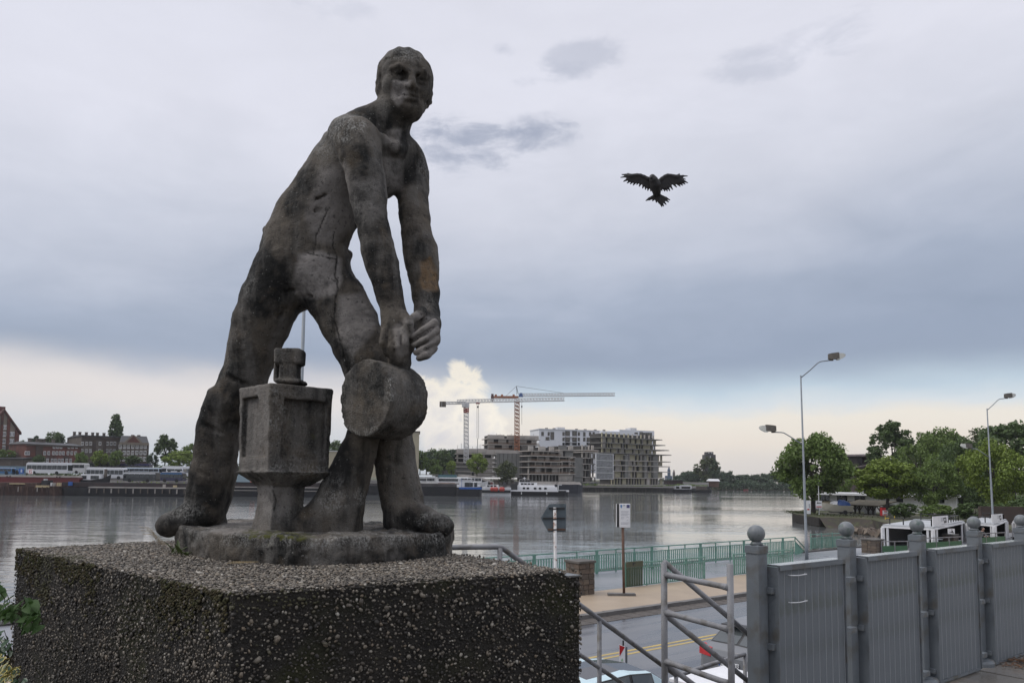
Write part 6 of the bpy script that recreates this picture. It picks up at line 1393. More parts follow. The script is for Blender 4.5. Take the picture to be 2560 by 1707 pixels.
MB().bb(b.x(Z2(600)), b.x(Z2(1000)), 1, 3.5, 1.0, b.z(Y2(1255))).build('back_wall', dark, b.t, world=False)
b = Boat('cabin_boat', 'white cabin boats roofed with a teal tarpaulin, left of the canopy', Z2(70), Z2(620), 250, 'boat', 5).hull(Y2(1285), offwhite, bow=-1, rake=.1); b.box('cabin', Z2(90), Z2(330), Y2(1288), Y2(1220), offwhite, (-1.8, 1.8)).box('cabin', Z2(330), Z2(600), Y2(1288), Y2(1232), white, (-1.8, 1.8)).box('tarp', Z2(330), Z2(560), Y2(1226), Y2(1190), mat('teal_tarp', (.05, .12, .14), .7), (-2.2, 2.2), .95).box('roof', Z2(80), Z2(330), Y2(1196), Y2(1188), paled, (-2, 2))
b.wins([Z2(v) for v in (120, 160, 205, 360, 400, 440, 480, 520, 560)], Y2(1258), 1.2, .8, -1.85)
b = Boat('cabin_boat', 'white cabin boat with a row of windows, in front of the pale canopy', Z2(600), Z2(960), 256, 'boat', 4.5).hull(Y2(1290), offwhite, bow=1, rake=.2); b.box('cabin', Z2(610), Z2(880), Y2(1292), Y2(1236), white, (-1.6, 1.6), .96).wins([Z2(v) for v in (640, 680, 725, 770, 815, 855)], Y2(1256), 1.0, .9, -1.62)
# boat sheds on the quay behind the motor boat
h = House('boat_shed', 'small grey boat shed on the quay under the willow', Z2(1090), 272, Z2(1290), 275, Y2(1330)); H_ = h.z(Y2(1262)); h.part('wall', MB().bb(0, h.L, 0, 4, 0, H_), plaster); h.part('roof', MB().bb(-.4, h.L + .4, -.5, 4.4, H_, H_ + .4), paled); h.windows(win_d, [Z2(1130), Z2(1180), Z2(1240)], Y2(1300), 1.6, 1.8)

# ------------------------------------------------------------------ cream silo building
cream = mat('cream_render', (.42, .38, .27), .8, c2=(.36, .32, .23), scale=.15)
h = House('cream_building', 'plain cream building with a tall end, behind the shins of the statue', 812, 252, 1046, 256, 1192); zt2 = h.z(1080, 1046); zl = h.z(1128)
xm = h.x(985); h.part('wall', MB().bb(0, xm, 0, 14, 0, zl), cream)
for i in range(3): h.part('wall_panel', MB().bb(xm + .01, h.L, 0, 14, zt2 * i / 3 + .05, zt2 * (i + 1) / 3), cream)
h.part('roof_edge', MB().bb(xm - .2, h.L + .3, -.3, 14.2, zt2 + .01, zt2 + .35), plaster); h.part('roof_edge', MB().bb(-.3, xm - .21, -.3, 14.2, zl + .01, zl + .3), offwhite)

# ------------------------------------------------------------------ unfinished buildings
con_a = mat('raw_concrete', (.48, .44, .395), .9, c2=(.38, .35, .315), scale=.25, c3=(.22, .21, .195), s3=.4); con_b = mat('raw_concrete_dark', (.15, .15, .14), .9, c2=(.20, .195, .18), scale=.3); con_l = mat('raw_concrete_light', (.46, .42, .38), .9, c2=(.36, .33, .30), scale=.3)
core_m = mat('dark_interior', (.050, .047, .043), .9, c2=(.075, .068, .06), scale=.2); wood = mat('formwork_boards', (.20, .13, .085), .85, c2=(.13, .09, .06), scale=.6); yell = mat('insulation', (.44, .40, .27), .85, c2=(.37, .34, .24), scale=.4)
unit = {k: MB().bb(-.5, .5, -.5, .5, 0, 1).mesh(k, m_) for k, m_ in (('a', con_a), ('b', con_b), ('l', con_l), ('y', yell), ('w', wood))}
def block(t_house, pxa, pxb, ys, pat, depth=9, over=.5, rail=None, seed=1, rough=False, slab='a', y0=0.0, step=None):
    h = t_house; rg = random.Random(seed); xa, xb = h.x(pxa), h.x(pxb); zs = [h.z(y, pxa) for y in ys]
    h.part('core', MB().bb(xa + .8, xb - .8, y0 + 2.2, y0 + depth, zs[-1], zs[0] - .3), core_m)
    for i, z in enumerate(zs[:-1]):
        zz = zs[i + 1]; e = (step[i] if step else 0)
        inst('floor_slab', unit[slab], ((xa + xb) / 2 + e / 2, y0 + depth / 2 - over / 2, zz), (0, 0, 0), (xb - xa + .8 + e, depth + over, .34), h.t)
        kinds = pat[i % len(pat)]; x = xa; k = 0; hh = z - zz - .45
        while x < xb - .3:
            kd = kinds[k % len(kinds)]; w = {'P': 2.6, 'p': 1.7, 'o': 1.15, 'O': 1.8, 'c': .55, 'n': 1.0, 'B': 4.2}[kd] * rg.uniform(.85, 1.15); w = min(w, xb - x); k += 1
            if kd in 'PpcB': inst('wall_panel' if kd != 'c' else 'column', unit[rg.choice(rail_m[pat_m])], (x + w / 2, y0 + .25, zz + .45), (0, 0, 0), (w - .06, .5, hh * (rg.uniform(.82, 1.0) if rough and i == 0 else 1)), h.t)
            elif kd == 'n': inst('wall_panel', unit['b'], (x + w / 2, y0 + .25, zz + .45), (0, 0, 0), (w, .4, hh * .42), h.t)
            x += w
        if rail and i in rail: inst('guard_rail', unit['w'], ((xa + xb) / 2, y0 - over + .1, zz + .45), (0, 0, 0), (xb - xa, .1, .35), h.t); inst('guard_rail', unit['w'], ((xa + xb) / 2, y0 - over + .1, zz + 1.05), (0, 0, 0), (xb - xa, .1, .14), h.t)
rail_m = {'left': ['a', 'a', 'l'], 'mid': ['a', 'b', 'a'], 'right': ['y', 'a', 'y'], 'dark': ['b', 'a']}
Z3 = lambda v: 1330 + v * .15731; Y3 = lambda v: 1030 + v * .15731
pat_m = 'left'
h = House('unfinished_building', 'raw concrete building shell stepping up below the cranes, still without windows', 1143, 296, 1356, 306, 1192)
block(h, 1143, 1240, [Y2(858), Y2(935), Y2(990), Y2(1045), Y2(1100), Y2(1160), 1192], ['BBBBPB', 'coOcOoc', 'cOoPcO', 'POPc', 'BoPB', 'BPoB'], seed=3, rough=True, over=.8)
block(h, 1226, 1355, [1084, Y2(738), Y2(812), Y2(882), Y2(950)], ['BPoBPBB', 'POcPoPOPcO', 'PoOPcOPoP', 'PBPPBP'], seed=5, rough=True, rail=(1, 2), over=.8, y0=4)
h.part('parapet', MB().bb(h.x(1238), h.x(1322), -.6, .3, h.z(Y2(922), 1238), h.z(Y2(884), 1238)), con_l)
for i in range(8): xa = h.x(1238 + i * 10.6); inst('wall_panel', unit['b'], (xa + .85, -.2, 0), (0, 0, 0), (1.62, .8, h.z(Y2(920), 1238)), h.t)
inst('wall_panel', unit['b'], (h.x(1143) - 1.2, .2, h.z(1192)), (0, 0, 0), (14, .5, h.z(Y2(1058)) - h.z(1192)), h.t)
for i in range(22): x = h.x(1146 + i * 9.4); zt3 = h.z(1118 if 1146 + i * 9.4 < 1226 else 1086, 1143); inst('rebar', unit['b'], (x, 5 if i > 8 else 1, zt3 - .4), (0, 0, 0), (.10, .10, random.uniform(.8, 2.2)), h.t)
pat_m = 'mid'
h = House('unfinished_building', 'middle concrete shell with brown wooden balcony rails, right of the stepped one', 1322, 298, 1492, 318, 1212)
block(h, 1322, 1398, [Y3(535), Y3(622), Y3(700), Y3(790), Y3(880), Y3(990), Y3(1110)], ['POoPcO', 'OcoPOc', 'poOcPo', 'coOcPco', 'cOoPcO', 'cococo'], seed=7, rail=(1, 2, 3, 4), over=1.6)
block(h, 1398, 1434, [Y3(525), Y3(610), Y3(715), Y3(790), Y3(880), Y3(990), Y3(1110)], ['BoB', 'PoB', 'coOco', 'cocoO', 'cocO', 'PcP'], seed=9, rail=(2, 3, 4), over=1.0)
for (p0, p1, y0_, y1_) in ((1434, 1456, 720, 1050), (1433, 1453, 1030, 1130)): h.part('wall_panel', MB().bb(h.x(p0), h.x(p1), -.9, .1, h.z(Y3(y1_), p0), h.z(Y3(y0_), p0)), con_b)
block(h, 1456, 1490, [Y3(520), Y3(610), Y3(640), Y3(735), Y3(830), Y3(925), Y3(1040), Y3(1120)], ['cocococ', 'BB', 'coccoc', 'cocococ', 'ccoco', 'cococc', 'cocPc'], seed=11, rail=(1,), over=1.6)
pat_m = 'right'
net = mat('scaffold_net', (.27, .275, .28), .85, c2=(.20, .205, .21), scale=.4, stretch=(1, 1, 2.5), c3=(.14, .14, .145), s3=.6)
sc_ = House('scaffold', 'scaffold wrapped in pale grey netting between the two unfinished buildings', 1489, 312, 1532, 322, Y3(1065), 'scaffold')
for i in range(5): sc_.part('net', MB().bb(.1 + (sc_.L - .2) * i / 5 + .04, .1 + (sc_.L - .2) * (i + 1) / 5 - .04, -.1, .05 + .05 * (i % 2), 0, sc_.z(Y3(660))), net)
for v in (655, 760, 870, 960, 1060): sc_.part('deck', MB().bb(-.2, sc_.L + .2, -.25, 1.0, sc_.z(Y3(v)) - .12, sc_.z(Y3(v)) + .12), offwhite)
for v in (0, 1): sc_.part('upright', MB().bb(v * sc_.L - .15, v * sc_.L + .15, -.3, -.05, 0, sc_.z(Y3(650))), white)
h = House('unfinished_building', 'right concrete block with long overhanging balcony slabs, ending at open water', 1502, 330, 1656, 352, 1212)
block(h, 1505, 1641, [Y3(322), Y3(400), Y3(490), Y3(572), Y3(650)], ['cOcoocO', 'cpocpcocpo', 'cpocococpc', 'ccoccpoccp'], seed=13, over=1.8, slab='b', step=[2, 4, 6.5, 8.0])
block(h, 1531, 1658, [Y3(660), Y3(770), Y3(850), Y3(940), Y3(1050), Y3(1160)], ['ccoPcPococPco', 'coccPcoOcPcoc', 'coocPcocOPcoc', 'cocPcococPcco', 'cocococopcoco'], seed=15, over=1.6, slab='a', y0=.4, step=[3.5, 3.2, 3, 1, 0])
for (p0, p1) in ((1560, 1568), (1608, 1614), (1630, 1642)): h.part('wall_panel', MB().bb(h.x(p0), h.x(p1), -1.0, .6, h.z(Y3(1050), p0), h.z(Y3(690), p0)), con_b)
inst('wall_panel', unit['l'], (h.x(1618), -.6, h.z(Y3(1150), 1618)), (0, 0, 0), (1.6, .6, 3), h.t)
# white apartment building behind
bw = mat('bright_render', (.74, .75, .78), .7)
h = House('apartment_building', 'finished white apartment building with dark windows behind the shells', 1347, 366, 1506, 376, 1180); H_ = h.z(Y3(272)); h.part('wall', MB().bb(0, h.L, 0, 14, 0, H_), bw); h.part('roof_edge', MB().bb(-.3, h.L + .3, -.3, 14.3, H_ + .005, H_ + .4), bw)
h.part('roof_hut', MB().bb(h.x(Z3(440)), h.x(Z3(560)), 3, 7, H_ + .4, H_ + 1.6), offwhite)
for v in (260, 380, 740, 880, 1040, 1180): x = h.x(Z3(v)); h.part('vent', MB().bb(x - .6, x + .6, 2, 3, H_ + .4, H_ + 1.0), plaster)
for (v, w_, y_, hh) in ((170, 1.1, 345, 2.4), (268, .9, 345, 2.2), (325, 1.7, 375, 4.6), (505, 1.0, 345, 2.2), (568, 2.2, 340, 3), (680, 2.2, 340, 3), (748, 1.0, 345, 2.2), (835, 1.1, 350, 2.6), (927, 1.0, 345, 2.2), (984, 1.0, 345, 2.2), (505, 1.0, 430, 2.2), (568, 2.2, 432, 3), (680, 2.2, 432, 3), (748, 1.0, 432, 2.2), (835, 1.1, 432, 2.4), (908, 2.2, 437, 2.6), (984, 1.0, 432, 2.2), (250, 1.8, 420, 2.0), (505, 1, 505, 1.6), (568, 2.2, 505, 1.6), (680, 2.2, 505, 1.6), (748, 1, 505, 1.6), (908, 2.2, 505, 1.6), (984, 1, 505, 1.6)): inst('window', win_d, (h.x(Z3(v)), 0, h.z(Y3(y_), Z3(v))), (0, 0, 0), (w_ * 1.15, .2, hh * .85), h.t)
for y_ in (390, 475): h.part('balcony', MB().bb(h.x(Z3(540)), h.x(Z3(706)), -.9, -.01, h.z(Y3(y_ + 8), Z3(540)), h.z(Y3(y_), Z3(540))), offwhite)
h = House('apartment_building', 'white top storeys of an apartment building behind the overhanging slabs', 1506.5, 372, 1636, 384, 1160); H_ = h.z(Y3(290), 1600); h.part('wall', MB().bb(h.x(Z3(1395)), h.L, 0, 12, 0, H_), bw); h.part('wall', MB().bb(0, h.x(Z3(1394)), 0, 12, 0, h.z(Y3(305), 1530)), bw); h.part('roof_hut', MB().bb(h.x(Z3(1620)), h.x(Z3(1720)), 3, 8, H_, H_ + 1.4), offwhite)
for (v, w_, y_, hh) in ((1660, 2.0, 335, .8), (1742, 2.2, 345, 2.0), (1800, 2.2, 360, 2.2), (1840, 1.8, 360, 2.2), (1880, 2.4, 360, 2.2), (1740, 2.4, 430, 2.2), (1830, 2.6, 435, 2.2), (1890, 2.2, 435, 2.2)): inst('window', win_d, (h.x(Z3(v)), 0, h.z(Y3(y_), Z3(v))), (0, 0, 0), (w_, .2, hh), h.t)

# ------------------------------------------------------------------ tower cranes
def lattice(b, p, q, w, h, n, r, tri=False):
    p, q = Vector(p), Vector(q); d = (q - p).normalized(); up = Vector((0, 0, 1)) if abs(d.z) < .9 else Vector((0, 1, 0)); s_ = d.cross(up).normalized(); up = s_.cross(d)
    cor = [s_ * w / 2 - up * h / 2, -s_ * w / 2 - up * h / 2, up * h / 2] if tri else [s_ * w / 2 - up * h / 2, s_ * w / 2 + up * h / 2, -s_ * w / 2 + up * h / 2, -s_ * w / 2 - up * h / 2]
    for c in cor: b.beam(p + c, q + c, r * 1.3, r * 1.3)
    for i in range(n):
        a, e = p.lerp(q, i / n), p.lerp(q, (i + 1) / n)
        for k in range(len(cor)):
            c0, c1 = cor[k], cor[(k + 1) % len(cor)]; b.beam(a + (c0 if i % 2 else c1), e + (c1 if i % 2 else c0), r, r)
            if i % 2 == 0: b.beam(a + c0, a + c1, r, r)
cw = mat('crane_white', (.55, .55, .55), .5); cred = mat('crane_red', (.30, .05, .04), .5); cor_ = mat('crane_orange', (.38, .15, .07), .55, c2=(.28, .11, .06), scale=.5); cblue = mat('crane_blue', (.05, .09, .22), .5)
d = 292; P_ = lambda x, y: at(x, y, d)
bp = P_(1165.5, Y2(1045)); t = thing('tower_crane', 'white tower crane with a grey counterweight, left of the orange crane', 'crane', bp)
b = MB(); lattice(b, bp, P_(1165.5, Y2(412)), 1.7, 1.7, 26, .17); b.build('mast', cw, t)
b = MB(); lattice(b, P_(1165.5, Y2(410)), P_(1165.5, Y2(355)), 1.8, 1.8, 4, .22); b.build('mast_head', cred, t)
c = P_(1166, Y2(318)); MB().box(c, (2.2, 2, 2.0)).build('turntable', cw, t); c = P_(1159.5, Y2(318)); MB().box((c.x, c.y - 1.2, c.z), (1.2, 1.2, 1.7)).build('cab', offwhite, t)
b = MB(); lattice(b, P_(1143, Y2(268)), P_(1411, Y2(240)), 1.2, 1.35, 70, .13, True); b.build('jib', cw, t)
b = MB(); lattice(b, P_(1106, Y2(292)), P_(1165, Y2(287)), 1.2, .9, 14, .14); b.build('counter_jib', cw, t)
c = P_(1107, Y2(305)); MB().box(c, (2.4, 1.6, 2.1)).build('counterweight', plaster, t); MB().box((c.x - .3, c.y - 1, c.z), (.12, .2, 2.3)).build('weight_rail', offwhite, t)
c = P_(1194.5, Y2(292)); MB().box(c, (1.6, 1.2, .5)).build('trolley', cred, t)
for o_ in (-.32, .32): MB().beam(c + Vector((o_, 0, 0)), P_(1194.5, 1096) + Vector((o_, 0, 0)), .12, .12).build('cable', plaster, t)
MB().box(P_(1195, Y2(338)), (.6, .5, .7)).build('hook', dark, t); MB().beam(P_(1194, 1096), P_(1194, 1150), .22, .22).build('cable', steel, t)
d = 304; bp = P_(1292.5, 1096); t = thing('tower_crane', 'orange tower crane with a long pale jib above the concrete shell', 'crane', bp)
b = MB(); lattice(b, P_(1292.5, 1130), P_(1292.5, Y2(235)), 1.9, 1.9, 28, .19); b.build('mast', cor_, t)
b = MB(); lattice(b, P_(1228, Y2(215)), P_(1296, Y2(215)), 1.2, .5, 12, .25); b.build('counter_jib', cor_, t); MB().box(P_(1231, Y2(220)), (1.0, 1.6, 2.9)).build('counterweight', mat('dark_red_brown', (.10, .055, .05), .7), t)
for v in (1060, 1138, 1285): MB().box(P_(Z2(v), Y2(196)), (.9, 1, .9)).build('winch', cor_, t)
c = P_(1302, Y2(188)); MB().box(c, (1.9, 1.4, 1.6), 0, 0, .6).build('cab', cblue, t)
b = MB(); lattice(b, P_(1303, Y2(188)), P_(1537, Y2(180)), 1.1, 1.25, 66, .13, True); b.build('jib', cw, t)
ap = P_(1291, Y2(76)); b = MB(); b.beam(P_(1296, Y2(185)), ap, .22, .22); b.beam(P_(1292, Y2(185)), ap, .14, .14); b.build('apex_frame', dark, t)
b = MB(); b.beam(ap, P_(1408, Y2(163)), .11, .11).beam(ap, P_(1265, Y2(200)), .10, .10); b.build('pendant', plaster, t)
MB().beam(P_(1304.5, Y2(235)), P_(1304.5, Y2(560)), .12, .12).build('cable', plaster, t); MB().box(P_(1304.5, Y2(335)), (.5, .4, .8)).build('hook', dark, t)

# ------------------------------------------------------------------ far right of the river
Z4 = lambda v: 1650 + v * .17007; Y4 = lambda v: 1080 + v * .17007
d = 640; hz = mat('blue_grey_stone', (.10, .135, .19), .8); 
def far_tower(name, label, px0, px1, ytop, d, m, cap=None, extra=None):
    a = gp(px0, d, 4.5); t = thing(name, label, 'tower', a); w = (px1 - px0) / F * d; H_ = at(px0, ytop, d).z - 4.5; MB().bb(0, w, 0, w, 0, H_).build('wall', m, t, world=False)
    if cap: MB().hexa([(w * .1, w * .1, H_), (w * .9, w * .1, H_), (w * .9, w * .9, H_), (w * .1, w * .9, H_), (w * .3, w * .3, H_ + cap), (w * .7, w * .3, H_ + cap), (w * .7, w * .7, H_ + cap), (w * .3, w * .7, H_ + cap)]).build('cap', m, t, world=False)
    return t, w, H_
t, w, H_ = far_tower('church_tower', 'distant blue-grey church tower right of the unfinished block', 1670, 1676.5, 1174, 640, hz, 2.2); MB().bb(-w * .8, w * 1.7, .5, w * 2, 0, H_ * .5).build('nave', hz, t, world=False)
t, w, H_ = far_tower('church_tower', 'distant brownish stepped tower beside the blue-grey one', 1683, 1688, 1180, 640, mat('brown_stone', (.13, .105, .10), .8), 2.0)
dt = mat('dark_concrete', (.055, .052, .055), .9, c2=(.075, .07, .07), scale=.2)
t, w, H_ = far_tower('ruined_tower', 'dark abandoned tower block behind the bare tree on the far bank', 1763, 1790, Y4(328), 520, dt); x0 = w * .17
MB().bb(x0, w * .80, .3, w * .9, H_ + .005, H_ + 1.9).build('upper_storey', dt, t, world=False)
for (x, z) in ((.32, .85), (.60, .85)): MB().bb(w * x, w * (x + .10), .25, .31, H_ + z * 1.0, H_ + 1.5).build('window', offwhite, t, world=False)
MB().bb(w * .46, w * .54, -.06, .01, H_ - 2.4, H_ - .9).build('window', offwhite, t, world=False)
for i in range(4): MB().bb(w * (.15 + .2 * i), w * (.22 + .2 * i), -.06, .01, H_ * .5, H_ * .5 + 1.6).build('window', core_m, t, world=False)
tree('thin half bare tree in front of the abandoned tower', 'birch', 1768, 430, 1213, 1136, 70, 'olive', 41, 700, .030)
tree('dense tree right below the abandoned tower', 'round', 1786, 425, 1214, 1150, 34, 'far', 42, 900, .04)
h = House('riverside_hut', 'brown hut with a pale roof on the bank below the abandoned tower', 1771, 420, 1800, 420, 1217); H_ = h.z(1202); h.part('wall', MB().bb(.5, h.L - .5, 0, 4, 0, H_), rust); h.part('roof', MB().hexa([(0, -.6, H_), (h.L, -.6, H_), (h.L, 5, H_), (0, 5, H_), (.6, 2, H_ + 1.3), (h.L - .4, 2, H_ + 1.3), (h.L - .4, 2.4, H_ + 1.3), (.6, 2.4, H_ + 1.3)]), white)
h = House('white_house', 'small white house between the far trees, left of the big waterside tree', Z4(1702), 472, Z4(1828), 472, 1220); H_ = h.z(Y4(775)); h.part('wall', MB().bb(.4, h.L - .4, 0, 6, 0, H_), offwhite); h.part('roof', MB().hexa([(0, -.6, H_), (h.L, -.6, H_), (h.L, 6.6, H_), (0, 6.6, H_), (0, 2.6, H_ + 2), (h.L, 2.6, H_ + 2), (h.L, 3.4, H_ + 2), (0, 3.4, H_ + 2)]), paled); h.windows(win_d, [Z4(1735), Z4(1790)], Y4(798), 1.6, 1.2)
b = Boat('moored_boat', 'white cabin boat at the quay end, beyond the unfinished blocks', Z4(180), Z4(470), 352, 'boat', 5).hull(Y4(836), blackhull, bow=1, rake=.1); b.box('cabin', Z4(215), Z4(290), Y4(838), Y4(785), white, (-1.5, 1.5)).box('cabin', Z4(300), Z4(450), Y4(838), Y4(775), white, (-1.6, 1.6)).wins([Z4(250), Z4(330), Z4(370), Z4(410)], Y4(810), 1.6, 1.1, -1.62)
b = Boat('moored_boat', 'grey flat boat at the outer end of the quay', Z4(450), Z4(765), 354, 'boat', 5).hull(Y4(845), blackhull, bow=1, rake=.15); b.box('deckhouse', Z4(540), Z4(720), Y4(848), Y4(795), plaster, (-1.7, 1.7)).wins([Z4(700)], Y4(812), 1.4, 1.2, -1.72)
b = Boat('dinghy', 'tiny red dinghy far out by the distant bank', Z4(1232), Z4(1300), 445, 'boat', 2).hull(Y4(838), mat('far_red', (.2, .05, .05), .6), bow=1, rake=.3)
h = House('dark_shed', 'low dark shed on the quay left of the bare tree', Z4(135), 378, Z4(335), 380, Y4(765)); h.part('wall', MB().bb(0, h.L, 0, 6, 0, h.z(Y4(712))), mat('dark_boards', (.05, .03, .03), .8)); h.part('roof', MB().bb(-.3, h.L + .3, -.4, 6.4, h.z(Y4(712)), h.z(Y4(700))), roofd)
MB()
t = thing('flagpole', 'thin white flagpole right of the distant church towers', 'pole', gp(Z4(183), 420, 4.6)); MB().tube([t.location, at(Z4(183), Y4(600), 420)], .12, 6).build('pole', white, t)
FT = [(1700, 1186, 36, 470, 'dark tree in the distance right of the flagpole, left of the abandoned tower'), (1722, 1176, 44, 480, 'tall dark tree second to the left of the abandoned tower'), (1745, 1172, 40, 470, 'dark tree directly left of the abandoned tower'),
      (1806, 1178, 30, 480, 'distant tree directly right of the brown hut roof'), (1822, 1177, 26, 475, 'pointed distant tree a little right of the hut'), (1842, 1186, 44, 480, 'low distant tree in the gap right of the pointed one'), (1868, 1184, 40, 478, 'rounded distant tree half way between hut and big waterside tree'),
      (1892, 1185, 46, 484, 'broad low distant tree left of the small lamp head'), (1916, 1183, 38, 486, 'distant tree under the lower arm of the left lamp'), (1940, 1178, 40, 480, 'taller distant tree behind the small white house'), (1966, 1180, 50, 478, 'distant tree just left of the big waterside tree'),
      (2120, 1178, 44, 470, 'distant tree directly left of the brick ruin'), (2096, 1186, 40, 474, 'distant tree in the gap behind the big waterside tree')]
for k, (px, yt, w_, d_, lab) in enumerate(FT): tree(lab, 'round', px, d_, 1221, yt, w_ * 1.25, 'far', 50 + k % 4, 900, .045, 'trees along the distant bank')
# low scrub along the far banks
def scrub(name, pts, N_, hh, ls, m, seed):
    rg = np.random.RandomState(seed); V = []; P = []
    for (p0, d0, p1, d1, z) in pts:
        s = rg.rand(N_); a = np.array(gp(p0, d0, z)); b_ = np.array(gp(p1, d1, z)); q = a + s[:, None] * (b_ - a); prof = .55 + .45 * np.abs(vnoise(q, .13, seed)) + .3 * vnoise(q, .4, seed + 1)
        q[:, 1] += rg.rand(N_) * 8; q[:, 2] += rg.rand(N_) ** .8 * hh * prof; P.append(q)
    P = np.concatenate(P); n = len(P); nr = rg.randn(n, 3) + (0, -.3, .5); nr /= np.linalg.norm(nr, axis=1)[:, None]; t = np.cross(nr, rg.randn(n, 3)); t /= np.linalg.norm(t, axis=1)[:, None]; b_ = np.cross(nr, t); s = ls * rg.uniform(.6, 1.4, (n, 1))
    V = np.stack([P + t * s, P + b_ * s * .6, P - t * s, P - b_ * s * .6], 1).reshape(-1, 3)
    return np_obj(name, np_mesh(name, V, np.arange(n * 4).reshape(-1, 4), m, False), None, 'stuff')
scrub('far_wood', [(1640, 500, 2200, 500, .8), (1750, 440, 2200, 480, .5)], 4200, 6.5, .75, leafm['far'], 3)
scrub('far_wood', [(-200, 330, 420, 330, 4.6), (380, 300, 900, 310, 4.6)], 3000, 7, .6, leafm['dark'], 5)
scrub('quay_scrub', [(1452, 363, 1660, 370, 2.0), (1640, 372, 1772, 380, 2.2)], 1400, 1.6, .35, leafm['mid'], 8)
scrub('quay_scrub', [(270, 205, 470, 206, 2.0)], 300, 2.4, .3, leafm['bright'], 9)

# ------------------------------------------------------------------ trees on the left and middle banks
tree('tall dark poplar rising behind the brown tenement', 'poplar', Z1(1345), 300, 1150, Y1(172), 34, 'dark', 11, 1600, .022)
tree('dark broad tree behind the low brick house roof', 'round', Z1(630), 285, 1150, Y1(345), 52, 'dark', 12, 1300, .035)
tree('small pointed tree left of the broad dark tree', 'poplar', Z1(405), 290, 1150, Y1(425), 22, 'far', 13, 700, .03)
tree('dark tree beside the gabled house', 'round', Z1(245), 280, 1150, Y1(468), 34, 'dark', 14, 900, .04)
tree('bush at the foot of the gabled house', 'bush', Z1(75), 240, 1150, Y1(568), 42, 'mid', 15, 1100, .05, cat='bush', name='bush')
tree('small tree in front of the low red brick house', 'round', Z1(455), 230, 1163, Y1(636), 30, 'dark', 16, 800, .045)
tree('round green tree at the corner of the low brick house', 'bush', Z1(950), 234, 1166, Y1(612), 38, 'mid', 17, 1100, .05)
tree('light green round tree in front of the tenement', 'bush', Z1(1175), 236, 1166, Y1(590), 46, 'bright', 18, 1300, .045)
tree('darker green round tree in front of the tenement', 'bush', Z1(1362), 234, 1168, Y1(580), 40, 'mid', 19, 1200, .045)
tree('loose dark tree in front of the mansard house', 'birch', Z1(1560), 232, 1168, Y1(640), 44, 'dark', 20, 800, .04)
tree('airy birch with a split top left of the statue leg', 'birch', Z1(1935), 245, 1172, Y1(392), 62, 'dark', 21, 1300, .026)
tree('low dark tree between the mansard house and the birch', 'bush', Z1(1790), 250, 1170, Y1(610), 36, 'far', 22, 800, .05)
tree('big light green bush touching the left leg of the statue', 'bush', Z1(2110), 238, 1173, Y1(585), 96, 'bright', 23, 1800, .035)
tree('dark tree above the light green bush by the statue leg', 'round', Z1(2230), 270, 1160, Y1(512), 50, 'mid', 24, 1000, .04)
tree('green tree seen between the lantern and the right leg', 'round', 838, 285, 1165, 1101, 56, 'dark', 25, 1100, .04)
for i, (zx, w_, yt, dd, lf) in enumerate(((100, 36, 868, 262, 'mid'), (180, 44, 905, 285, 'far'), (265, 52, 875, 292, 'dark'), (390, 40, 862, 288, 'dark'), (470, 54, 872, 300, 'far'))):
    tree(('tree directly right of the cream building', 'second tree right of the cream building, paler', 'broad dark tree in the clump left of the cranes', 'tall dark tree in the middle of the clump left of the cranes', 'hazy rounded tree at the right end of the clump')[i], 'round', Z2(zx), dd, 1186, Y2(yt), w_ * 1.2, lf, 30 + i, 1000, .04)
tree('light green bush in front of the clump of trees', 'bush', Z2(265), 268, 1190, Y2(985), 42, 'mid', 36, 900, .05); tree('bright low bush at the foot of the white crane', 'bush', Z2(500), 270, 1188, Y2(1005), 30, 'bright', 37, 800, .055)
tree('dark bush behind the teal tarpaulin', 'bush', Z2(300), 260, 1192, Y2(1060), 40, 'mid', 39, 900, .05)
tree('full green tree standing in front of the concrete shell', 'round', Z2(820), 276, 1194, Y2(925), 52, 'bright', 38, 1600, .035); TREES
tree('dull willow hanging over the motor boat', 'willow', Z2(1178), 268, 1206, Y2(1002), 66, 'olive', 40, 1500, .035)
# ------------------------------------------------------------------ the wooded point on the right
Z5 = lambda v: 1930 + v * .19773; Y5 = lambda v: 1020 + v * .19773
Z6 = lambda v: 2160 + v * .2551; Y6 = lambda v: 1000 + v * .2551
edge = [on(1982, 1297, 0), on(1984, 1304, 0), on(2010, 1309, 0), on(2049, 1316, 0), on(2110, 1316, 0), on(2180, 1322, 0), on(2206, 1330, 0), gp(2420, 74, 0), gp(2900, 72, 0)]
backe = [gp(2900, 420, 0), gp(2180, 420, 0), gp(2125, 200, 0), gp(2060, 135, 0), gp(2000, 116, 0)]
mud = mat('mud_bank', (.055, .043, .032), .9, c2=(.035, .03, .024), scale=.8, c3=(.06, .065, .03), s3=1.2)
structure(MB().prism([p[:2] for p in edge + backe], -2, 1.12).build('headland', mud))
structure(MB().prism([p[:2] for p in edge + backe], 1.124, 1.15).build('headland_grass', grass_m))
timber = mat('quay_timber', (.045, .038, .03), .85, c2=(.025, .022, .02), scale=.6, stretch=(3, 3, .3))
sl_ = MB()
for a, c in zip(edge[3:-1], edge[4:]): o1, o2 = Vector((-.4, -3.2, 0)), Vector((-.4, -3.2, 0)); sl_.add([(a.x + o1.x, a.y + o1.y, -.15), (c.x + o2.x, c.y + o2.y, -.15), (c.x, c.y, 1.125), (a.x, a.y, 1.125)], [(0, 1, 2, 3)])
structure(sl_.build('mud_bank', mud))
tw = thing('quay_edge', 'dark timber piling along the grassy tip of the point', 'quay', edge[1])
pm_ = MB().box((0, 0, 0), (.42, .30, 1.0)).mesh('pile', timber)
